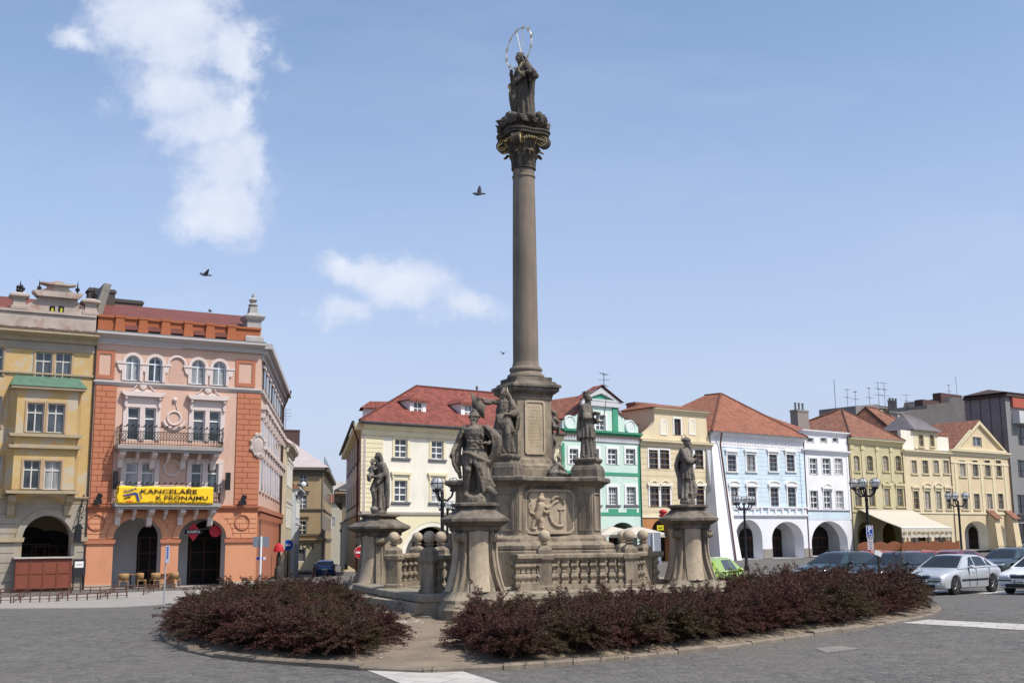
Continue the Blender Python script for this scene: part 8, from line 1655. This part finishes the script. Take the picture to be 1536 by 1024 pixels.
# ================================================================ TERRACE THINGS
MRN = M('maroon rail paint', (.085, .028, .018), .6, .2, 3)
def rail(a, b, label, n):
    a, b = Vector((*a, 0)), Vector((*b, 0)); d = b-a; t = empty('low_railing', (a.x, a.y, g(a.x, a.y)+.02), math.atan2(d.y, d.x), label, 'railing', 'low maroon railings on the pavement'); L_ = d.length
    zz = lambda s_: g(*(a+d*s_/L_).xy)-g(a.x, a.y)
    mb = MB(); mb.tube([(s_, 0, .28+zz(s_)) for s_ in (0, L_*.33, L_*.66, L_)], .022, 5); mb.build('top_rail', MRN, t)
    mb = MB(); mb.tube([(s_, 0, .14+zz(s_)) for s_ in (0, L_*.33, L_*.66, L_)], .014, 5); mb.build('lower_rail', MRN, t)
    for i in range(n+1): s_ = L_*i/n; mb = MB(); mb.box(s_-.02, s_+.02, -.02, .02, zz(s_), .30+zz(s_)); mb.build('post', MRN, t)
def gxy(px, py): return G(px, py)
rw = [(-30, 907), (45, 904), (115, 901.5), (190, 897)]
for i in range(3): rail(gxy(*rw[i]), gxy(*rw[i+1]), ('outer low maroon railing leftmost by the photo edge', 'outer low maroon railing in the middle of the front row', 'outer low maroon railing rightmost of the front row near the slim post')[i], 5)
rw2 = [(-30, 893), (60, 891), (150, 888.5), (262, 884)]
for i in range(3): rail(gxy(*rw2[i]), gxy(*rw2[i+1]), ('inner low maroon railing leftmost before the wooden partition', 'inner low maroon railing before the drainpipe between both houses', 'inner low maroon railing ending before the middle pier of the orange house')[i], 6)
for i, px in enumerate((20, 85, 150, 215)): rail(gxy(px, (905, 902.5, 899, 893)[i]), gxy(px+22, (892, 890, 888, 885)[i]), ('first cross railing joining both rows, leftmost', 'second cross railing joining both rows', 'third cross railing joining both rows', 'last cross railing joining both rows, near the slim post')[i], 3)
WICK = M('wicker', (.34, .20, .085), .7, .25, 30, .4, 60); WTAB = M('cafe table wood', (.30, .16, .06), .5, .2, 4)
def chair(loc, rz, label):
    t = empty('cafe_chair', loc, rz, label, 'chair', 'wicker chairs in the arcade'); mb = MB(); mb.box(-.24, .24, -.24, .22, .40, .46); mb.build('seat', WICK, t)
    mb = MB(); mb.rings([[(.27*math.cos(a), .25*math.sin(a), z) for a in [R(-20+220*k/12) for k in range(13)]] for z in (.46, .68, .82)], 0, True, False, False); o = mb.build('backrest', WICK, t); m_ = o.modifiers.new('s', 'SOLIDIFY'); m_.thickness = .03
    for sx_, sy_ in ((-1, -1), (1, -1), (-1, 1), (1, 1)): mb = MB(); mb.tube([(.21*sx_, .20*sy_, .42), (.24*sx_, .23*sy_, 0)], .022, 6); mb.build('leg', WICK, t)
hb0 = bpy.data.objects['orange_house']; hm = Matrix.Translation(hb0.location) @ Matrix.Rotation(hb0.rotation_euler.z, 4, 'Z')
for i, (lx, ly, a_, lb) in enumerate(((2.0, -.35, 200, 'wicker chair leftmost in the left arch of the orange house'), (2.95, -.2, 120, 'wicker chair right of the first table in the left arch'), (3.7, -.3, 230, 'wicker chair left of the second table in the left arch'), (4.75, -.15, 150, 'wicker chair beside the middle pier in the left arch'))):
    p = hm @ Vector((lx, ly-.25, .05)); chair(p, R(a_), lb)
for lx, lb in ((2.5, 'small round cafe table between the first two wicker chairs'), (4.25, 'small round cafe table beside the middle pier of the orange house')):
    p = hm @ Vector((lx, .1, .05)); t = empty('cafe_table', p, 0, lb, 'table'); mb = MB(); mb.lathe([(.01, .72), (.34, .72), (.34, .75), (.01, .752)], 20); mb.build('tabletop', WTAB, t); mb = MB(); mb.lathe([(.22, 0), (.2, .03), (.03, .06), (.03, .72)], 12); mb.build('stand', IRON, t)
# parasols before the green house
CANV = M('cream canvas', (.50, .455, .37), .85, .05, 1.5, .1, 40)
def parasol(px, Y, r, h, label):
    x, y = gp(px, Y); t = empty('cafe_parasol', (x, y, g(x, y)), R(20), label, 'parasol', 'cream cafe parasols before the green house'); mb = MB()
    mb.rings([[(r*f*math.cos(PI/4+PI/2*k), r*f*math.sin(PI/4+PI/2*k), z) for k in range(4)] for f, z in ((1, h-.75), (1, h-.55), (.5, h-.25), (.03, h))], 0, False, False); mb.build('canopy', CANV, t); mb = MB(); mb.tube([(0, 0, 0), (0, 0, h+.05)], .03, 8); mb.lathe([(.3, 0), (.3, .08), (.05, .1)], 14); mb.build('pole', WTAB, t)
    for k in range(4): a = PI/4+PI/2*k; mb = MB(); mb.tube([(0, 0, h-.12), (r*.97*math.cos(a), r*.97*math.sin(a), h-.6)], .018, 5); mb.build('rib', WTAB, t)
parasol(919, 80, 2.3, 2.9, 'cream cafe parasol left of the ball posts before the green house'); parasol(955, 78, 2.3, 2.9, 'cream cafe parasol behind the rightmost ball posts')
for px, Y in ((900, 79), (938, 79.5)): x, y = gp(px, Y); t = empty('terrace_hedge_box', (x, y, g(x, y)), R(38), ('dark planter box left on the terrace before the green house', 'dark planter box right on the terrace before the green house')[px > 910], 'planter'); mb = MB(); mb.box(-1.0, 1.0, -.2, .2, 0, .8); mb.build('box', BROWNW, t); mb = MB(); rr = random.Random(px); [mb.sph((rr.uniform(-.9, .9), rr.uniform(-.15, .15), .85+rr.uniform(0, .2)), (.16, .16, .14), 6, 5) for k in range(16)]; mb.build('foliage', M('planter green', (.03, .05, .02), .9, .4, 8), t)
# long awning of the restaurant
oh = bpy.data.objects['olive_house']; om = Matrix.Translation(oh.location) @ Matrix.Rotation(oh.rotation_euler.z, 4, 'Z'); od = Vector(RD+(0,)).normalized(); oi = Vector((-od.y, od.x, 0)); ob_ = Vector(oh.location)
def olo(px, py, off): r = ray(px, py); b = ob_+oi*off; t_ = (b-EYE).dot(oi)/r.dot(oi); p = EYE+r*t_; return Vector(((p-ob_).dot(od), off, p.z-ob_.z))
a0, a1_ = olo(1287, 766, -.1), olo(1366, 764, -.1); OUTD = -6.6; f0, f1 = olo(1352, 791, OUTD), olo(1427, 791, OUTD); zf = (f0.z+f1.z)/2; zt_ = max(a0.z, a1_.z)
t = empty('restaurant_awning', ob_, oh.rotation_euler.z, 'long sloping cream awning over the restaurant terrace of the olive house', 'awning')
mb = MB(); q = [Vector((a0.x, -.1, zt_)), Vector((a1_.x, -.1, zt_)), Vector((f1.x, OUTD, zf)), Vector((f0.x, OUTD, zf))]; rows = [[q[0].lerp(q[1], i/16).lerp(q[3].lerp(q[2], i/16), j/8)-Vector((0, 0, .10*math.sin(PI*j/8))) for i in range(17)] for j in range(9)]
mb.rings(rows, 0, True, False, False); o = mb.build('canopy', CANV, t); m_ = o.modifiers.new('s', 'SOLIDIFY'); m_.thickness = .02
hv = 1.0; mb = MB(); rows = [[(f0.x+(f1.x-f0.x)*i/40, OUTD-.02+.03*math.sin(i*1.3)*j, zf-hv*.95*j/2+.04*math.sin(i*PI/2)*(j == 2)) for i in range(41)] for j in range(3)]; mb.rings(rows, 0, True, False, False); o = mb.build('valance', CANV, t)
mb = MB(); rr = random.Random(9); x = f0.x+.15
while x < f1.x-.4:
    w_ = rr.choice((.5, .62)); k = 0
    while k < w_: b_ = rr.uniform(.05, .09); mb.box(x+k, x+k+b_, OUTD-.075, OUTD-.06, zf-.62+rr.uniform(-.03, .03), zf-.38+rr.uniform(-.04, .04)); k += b_+.03
    x += w_+rr.uniform(.2, .3)
mb.build('valance_lettering', M('awning print', (.30, .22, .13), .8), t); mb = MB(); mb.tube([(f0.x, OUTD, zf), (f1.x, OUTD, zf)], .05, 6); mb.build('front_bar', WHITE, t)
for xx in (f0.x+.1, f0.x+(f1.x-f0.x)*.25, f0.x+(f1.x-f0.x)*.52, f0.x+(f1.x-f0.x)*.75, f1.x-.1): mb = MB(); mb.box(xx-.06, xx+.06, OUTD+.02, OUTD+.12, 0, zf-.03); mb.build('post', BROWNW, t)
for px in (1366, 1406, 1424):      # hanging cream side curtains
    c = olo(px, 815, OUTD+.6); t2 = empty('terrace_curtain', om @ Vector((c.x, OUTD+.6, 0)), oh.rotation_euler.z, {1366: 'gathered cream curtain in the middle of the restaurant terrace', 1406: 'straight cream banner curtain hanging right of the terrace middle', 1424: 'swept back cream curtain at the right end of the terrace'}[px], 'curtain'); mb = MB()
    mb.rings([[((i/10-.5)*(1.0-.5*math.sin(PI*j/8)*(px != 1406))+(.5*j/8 if px == 1366 else 0), .06*math.sin(i*2.2), .9+(zf-.95)*(1-j/8)) for i in range(11)] for j in range(9)], 0, True, False, False); o = mb.build('cloth', CANV, t2); m_ = o.modifiers.new('s', 'SOLIDIFY'); m_.thickness = .015; mb = MB(); mb.tube([(-.6, 0, zf-.04), (.6, 0, zf-.04)], .02, 6); mb.build('curtain_rod', IRON, t2)
def lattice(px0, px1, off, hgt, label):
    a, b = olo(px0, 830, off), olo(px1, 830, off); t = empty('lattice_fence', om @ Vector((a.x, off, 0)), oh.rotation_euler.z, label, 'fence', 'brown lattice fences of the restaurant terrace'); n = int((b.x-a.x)/.14); mb = MB()
    FW = M('terrace fence wood', (.27, .10, .045), .7, .2, 4)
    for i in range(n+1): xx = (b.x-a.x)*i/n; mb.box(xx-.045, xx+.045, -.02, .02, .1, hgt+.22*abs(math.sin(i*.19)))
    mb.build('pickets', FW, t); mb = MB(); [mb.box(0, b.x-a.x, .022, .06, z, z+.09) for z in (.2, hgt-.25)]; mb.build('rails', FW, t)
lattice(1288, 1352, OUTD-.2, 1.15, 'brown picket fence left half along the restaurant terrace'); lattice(1354, 1440, OUTD-.6, 1.15, 'brown picket fence right half under the awning edge')
mb = MB(); mb.box(.2, 9, -.05, .05, 0, 2.0)
# ================================================================ BIRDS
def pigeon(px, py, Y, s, rz, up, label):
    p = P(px, py, Y); t = empty('flying_pigeon', p, R(rz), label, 'bird', 'pigeons in flight'); PG = M('pigeon grey', (.09, .10, .12), .8, .3, 20); mb = MB(); chain(mb, [(0, -.16, .02), (0, -.05, 0), (0, .1, 0)], [.04*1.1, .07, .055], 10); mb.sph((0, -.19, .04), .042, 10, 7); mb.tube([(0, -.22, .04), (0, -.26, .03)], [.014, .003], 6); mb.T = None
    for sg in (-1, 0, 1): chain(mb, [(0, .12, 0), (.05*sg, .27, -.01)], [.035, .022], 6)
    o = remesh(mb, 'body', PG, t, voxel=.012, smooth_it=1); o.scale = (s, s, s)
    for sg in (-1, 1):
        mb = MB(); rows = []
        for i in range(7):
            u = i/6; c = Vector((sg*(.05+.30*u*math.cos(R(up))), .02+.06*u*u, .03+.30*u*math.sin(R(up)))); ch = .085*(1-u**2.2)+.012; rows.append([c+Vector((0, -ch*.6, 0)), c+Vector((0, 0, .012*(1-u))), c+Vector((0, ch, -.006))])
        mb.rings(rows, 0, True, False, False); w_ = mb.build('wing', PG, t); w_.scale = (s, s, s); m_ = w_.modifiers.new('s', 'SOLIDIFY'); m_.thickness = .008
pigeon(717.5, 291, 44, 1.0, -100, 78, 'pigeon with raised wings left of the column')
pigeon(307.5, 412, 50, 1.05, -60, 35, 'pigeon gliding above the roof of the orange house')
pigeon(755, 530, 70, .8, 20, 40, 'tiny far pigeon beside the lower column shaft')
pigeon(315.5, 467, 80, .7, 80, 50, 'tiny far pigeon just over the orange house roof')
# ================================================================ BARBERRY SHRUBS
def leaf_mat(name, cols, rough=.6):
    m, nt, bs = newmat(name); oi = nt.nodes.new('ShaderNodeObjectInfo'); n = pnoise(nt, 2.2, 4); f = pnoise(nt, 30, 3); k = pnoise(nt, .9, 3)
    c = mix(nt, mrange(nt, n, .35, .65), cols[0], cols[1]); c = mix(nt, mrange(nt, f, .45, .7, 0, .8), c, cols[2]); c = mix(nt, mrange(nt, k, .46, .60, 0, .9), c, cols[3])
    nt.links.new(c, bs.inputs['Base Color']); bs.inputs['Roughness'].default_value = rough; bs.inputs['Specular IOR Level'].default_value = .3
    tr = nt.nodes.new('ShaderNodeBsdfTranslucent'); nt.links.new(c, tr.inputs['Color']); ms = nt.nodes.new('ShaderNodeMixShader'); ms.inputs[0].default_value = .22
    nt.links.new(bs.outputs[0], ms.inputs[1]); nt.links.new(tr.outputs[0], ms.inputs[2]); nt.links.new(ms.outputs[0], nt.nodes['Material Output'].inputs['Surface']); return m
LEAFP = leaf_mat('purple barberry leaf', ((.044, .016, .016), (.088, .033, .027), (.155, .066, .045), (.066, .052, .022))); TWIG = M('barberry twig', (.055, .028, .022), .9, .3, 10)
def shrub_mesh(seed, rad=.75, h=.85, n_br=240, nl=84):
    rr = random.Random(seed); lv = MB(); tw = MB()
    def leaf(p, d, s):
        d = d.normalized(); u = Vector((rr.gauss(0, 1), rr.gauss(0, 1), rr.gauss(0, 1)+.5)); sd = d.cross(u); sd = sd.normalized() if sd.length > 1e-4 else Vector((1, 0, 0)); n = sd.cross(d)*s*.15
        lv.add([p, p+d*s*.55+sd*s*.34+n, p+d*s, p+d*s*.55-sd*s*.34+n], [(0, 1, 2, 3)])
    for b in range(n_br):
        a = rr.uniform(0, 2*PI); base = Vector((rr.uniform(-.35, .35)*rad, rr.uniform(-.35, .35)*rad, .02)); e = rr.random()**.6
        tipr = rad*(1.08-.55*e*e)*rr.uniform(.72, 1.03); tip = Vector((math.cos(a)*tipr, math.sin(a)*tipr, h*(.12+.86*e)*rr.uniform(.85, 1.1)))
        if rr.random() < .14: tip = tip*1.0+Vector((rr.uniform(-.1, .1), rr.uniform(-.1, .1), rr.uniform(.16, .46)))
        mid = base.lerp(tip, .5)+Vector((0, 0, .24*h*(1-.3*e)+rr.uniform(-.05, .08))); pts = []
        for i in range(9): t = i/8; pts.append(base*(1-t)**2+mid*2*t*(1-t)+tip*t*t-Vector((0, 0, .10*t**5*(e < .8))))
        tw.tube([pts[0], pts[3], pts[6], pts[8]], [.009, .007, .005, .003], 3)
        for k in range(nl):
            t = .22+.78*rr.random()**.75; i = min(7, int(t*8)); f = t*8-i; p = pts[i].lerp(pts[i+1], f); ax = (pts[i+1]-pts[i]).normalized(); o = Vector((rr.gauss(0, 1), rr.gauss(0, 1), rr.gauss(0, 1)+.25)); o = (o-ax*o.dot(ax)*.6).normalized()
            leaf(p+o*rr.uniform(.0, .055*(1.25-t)), o+ax*.6, rr.uniform(.022, .042))
    rgs = []
    return lv.mesh('foliage', LEAFP), tw.mesh('twigs', TWIG)
SHR = [shrub_mesh(s) for s in (1, 2, 3, 4)]
def shrub(px, Y, sc_=1.0, zs=1.0, i=0, label=''):
    x, y = gp(px, Y); t = empty('barberry_shrub', (x, y, g(x, y)+.10), rnd.uniform(0, 6.28), label, 'shrub', 'purple barberry shrubs round the monument'); t.scale = (sc_, sc_, sc_*zs); lf, tw = SHR[i % 4]; inst('foliage', lf, t); inst('twigs', tw, t)
def inside(p, poly):
    c = False; n = len(poly)
    for i in range(n):
        (x0, y0), (x1, y1) = poly[i], poly[i-1]
        if (y0 > p[1]) != (y1 > p[1]) and p[0] < (x1-x0)*(p[1]-y0)/(y1-y0)+x0: c = not c
    return c
KEEP = grow(fpoly, 1.05); PEDS = (PF, PR_, PL)
RN = {0: 'kerbside', 1: 'second', 2: 'third', 3: 'innermost'}; ORD = 'first second third fourth fifth sixth seventh eighth ninth tenth eleventh twelfth thirteenth fourteenth fifteenth sixteenth seventeenth eighteenth nineteenth twentieth'.split(); found = []
for row, (dd_, sp) in enumerate(((.80, .86), (1.8, .98), (2.9, 1.05), (4.0, 1.1))):
    Lc = rnd.uniform(.2, sp)
    for k in range(len(OUT)):
        Lc += (OUT[k]-OUT[k-1]).length
        if Lc < sp: continue
        Lc = 0; q = inset(OUT[k], dd_+rnd.uniform(-.12, .12)); px = 768+q.x/q.y*FPX
        if q.y > 29.5 or inside(q, KEEP) or any((q-Vector(p)).length < 1.35 for p in PEDS): continue
        if px > 1350: continue
        if 552 < px < 732 and q.y < 23: continue
        if px > 620 and px < 735 and q.y > 23: continue
        found.append((row, 'left' if px < 640 else 'right', px, q.y))
CNT = {}
for i, (row, side_, px, Y) in enumerate(sorted(found, key=lambda t: (t[0], t[1], t[2]))):
    n = CNT.get((row, side_), 0); CNT[(row, side_)] = n+1; left = side_ == 'left'
    s_ = rnd.uniform(.92, 1.18)*(1.0 if Y < 22 else 1.08); zs = rnd.uniform(.47, .70)*(.88 if left else 1.0)*(.9 if row else .92)*(1.06 if (not left and px > 950) else 1.0)
    shrub(px, Y, s_, zs, i+row, '%s purple barberry shrub from the left in the %s row of the %s bed' % (ORD[min(n, 19)], RN[row], side_))
# small tree far down the street, and scattered stones by the steps
rr = random.Random(5); TG = leaf_mat('street tree leaf', ((.035, .06, .02), (.05, .085, .025), (.075, .11, .035), (.04, .07, .025)), .7)
x, y = gp(499, 226); t = empty('street_tree', (x, y, g(x, y)), 0, 'green tree crown showing above the roofs at the end of the side street', 'tree'); mb = MB()
for i in range(2600):
    a, e = rr.uniform(0, 2*PI), math.asin(rr.uniform(-1, 1)); q = 2.9*rr.random()**.35*(1+.25*math.sin(3*a+2*e)); p = Vector((q*math.cos(a)*math.cos(e), q*math.sin(a)*math.cos(e), 12.2+q*.85*math.sin(e))); d = Vector((rr.gauss(0, 1), rr.gauss(0, 1), rr.gauss(0, 1))).normalized(); s_ = d.cross(Vector((rr.gauss(0, 1), rr.gauss(0, 1), .3))).normalized(); mb.add([p, p+d*.25+s_*.12, p+d*.45, p+d*.25-s_*.12], [(0, 1, 2, 3)])
mb.build('crown', TG, t); mb = MB(); mb.tube([(0, 0, 0), (.1, 0, 6), (0, .1, 11)], [.35, .25, .12], 8); [mb.tube([(.1, 0, 7.2+.5*k), (1.5*math.cos(k*1.7), 1.5*math.sin(k*1.7), 10.5+.4*k)], [.12, .04], 6) for k in range(5)]; mb.build('trunk', M('bark', (.09, .07, .05), .95, .3, 6, .4), t)
mb = MB(); rr = random.Random(2)
for i in range(95):
    px, Y = rr.gauss(612, 16) if i < 60 else rr.uniform(560, 740), rr.gauss(20.0, .35) if i < 60 else rr.uniform(14.7, 19.8); x, y = gp(px, Y); s_ = rr.uniform(.012, .045 if i < 60 else .02); mb.sph((x, y, .17+s_*.3 if Y > 16 else .12), (s_*rr.uniform(.8, 1.3), s_, s_*.6), 6, 4)
tag(mb.build('loose_stones', M('pale pebble', (.34, .30, .25), .9, .3, 8)), 'scattered pale stones on the bare soil before the steps', 'stones', kind='stuff')
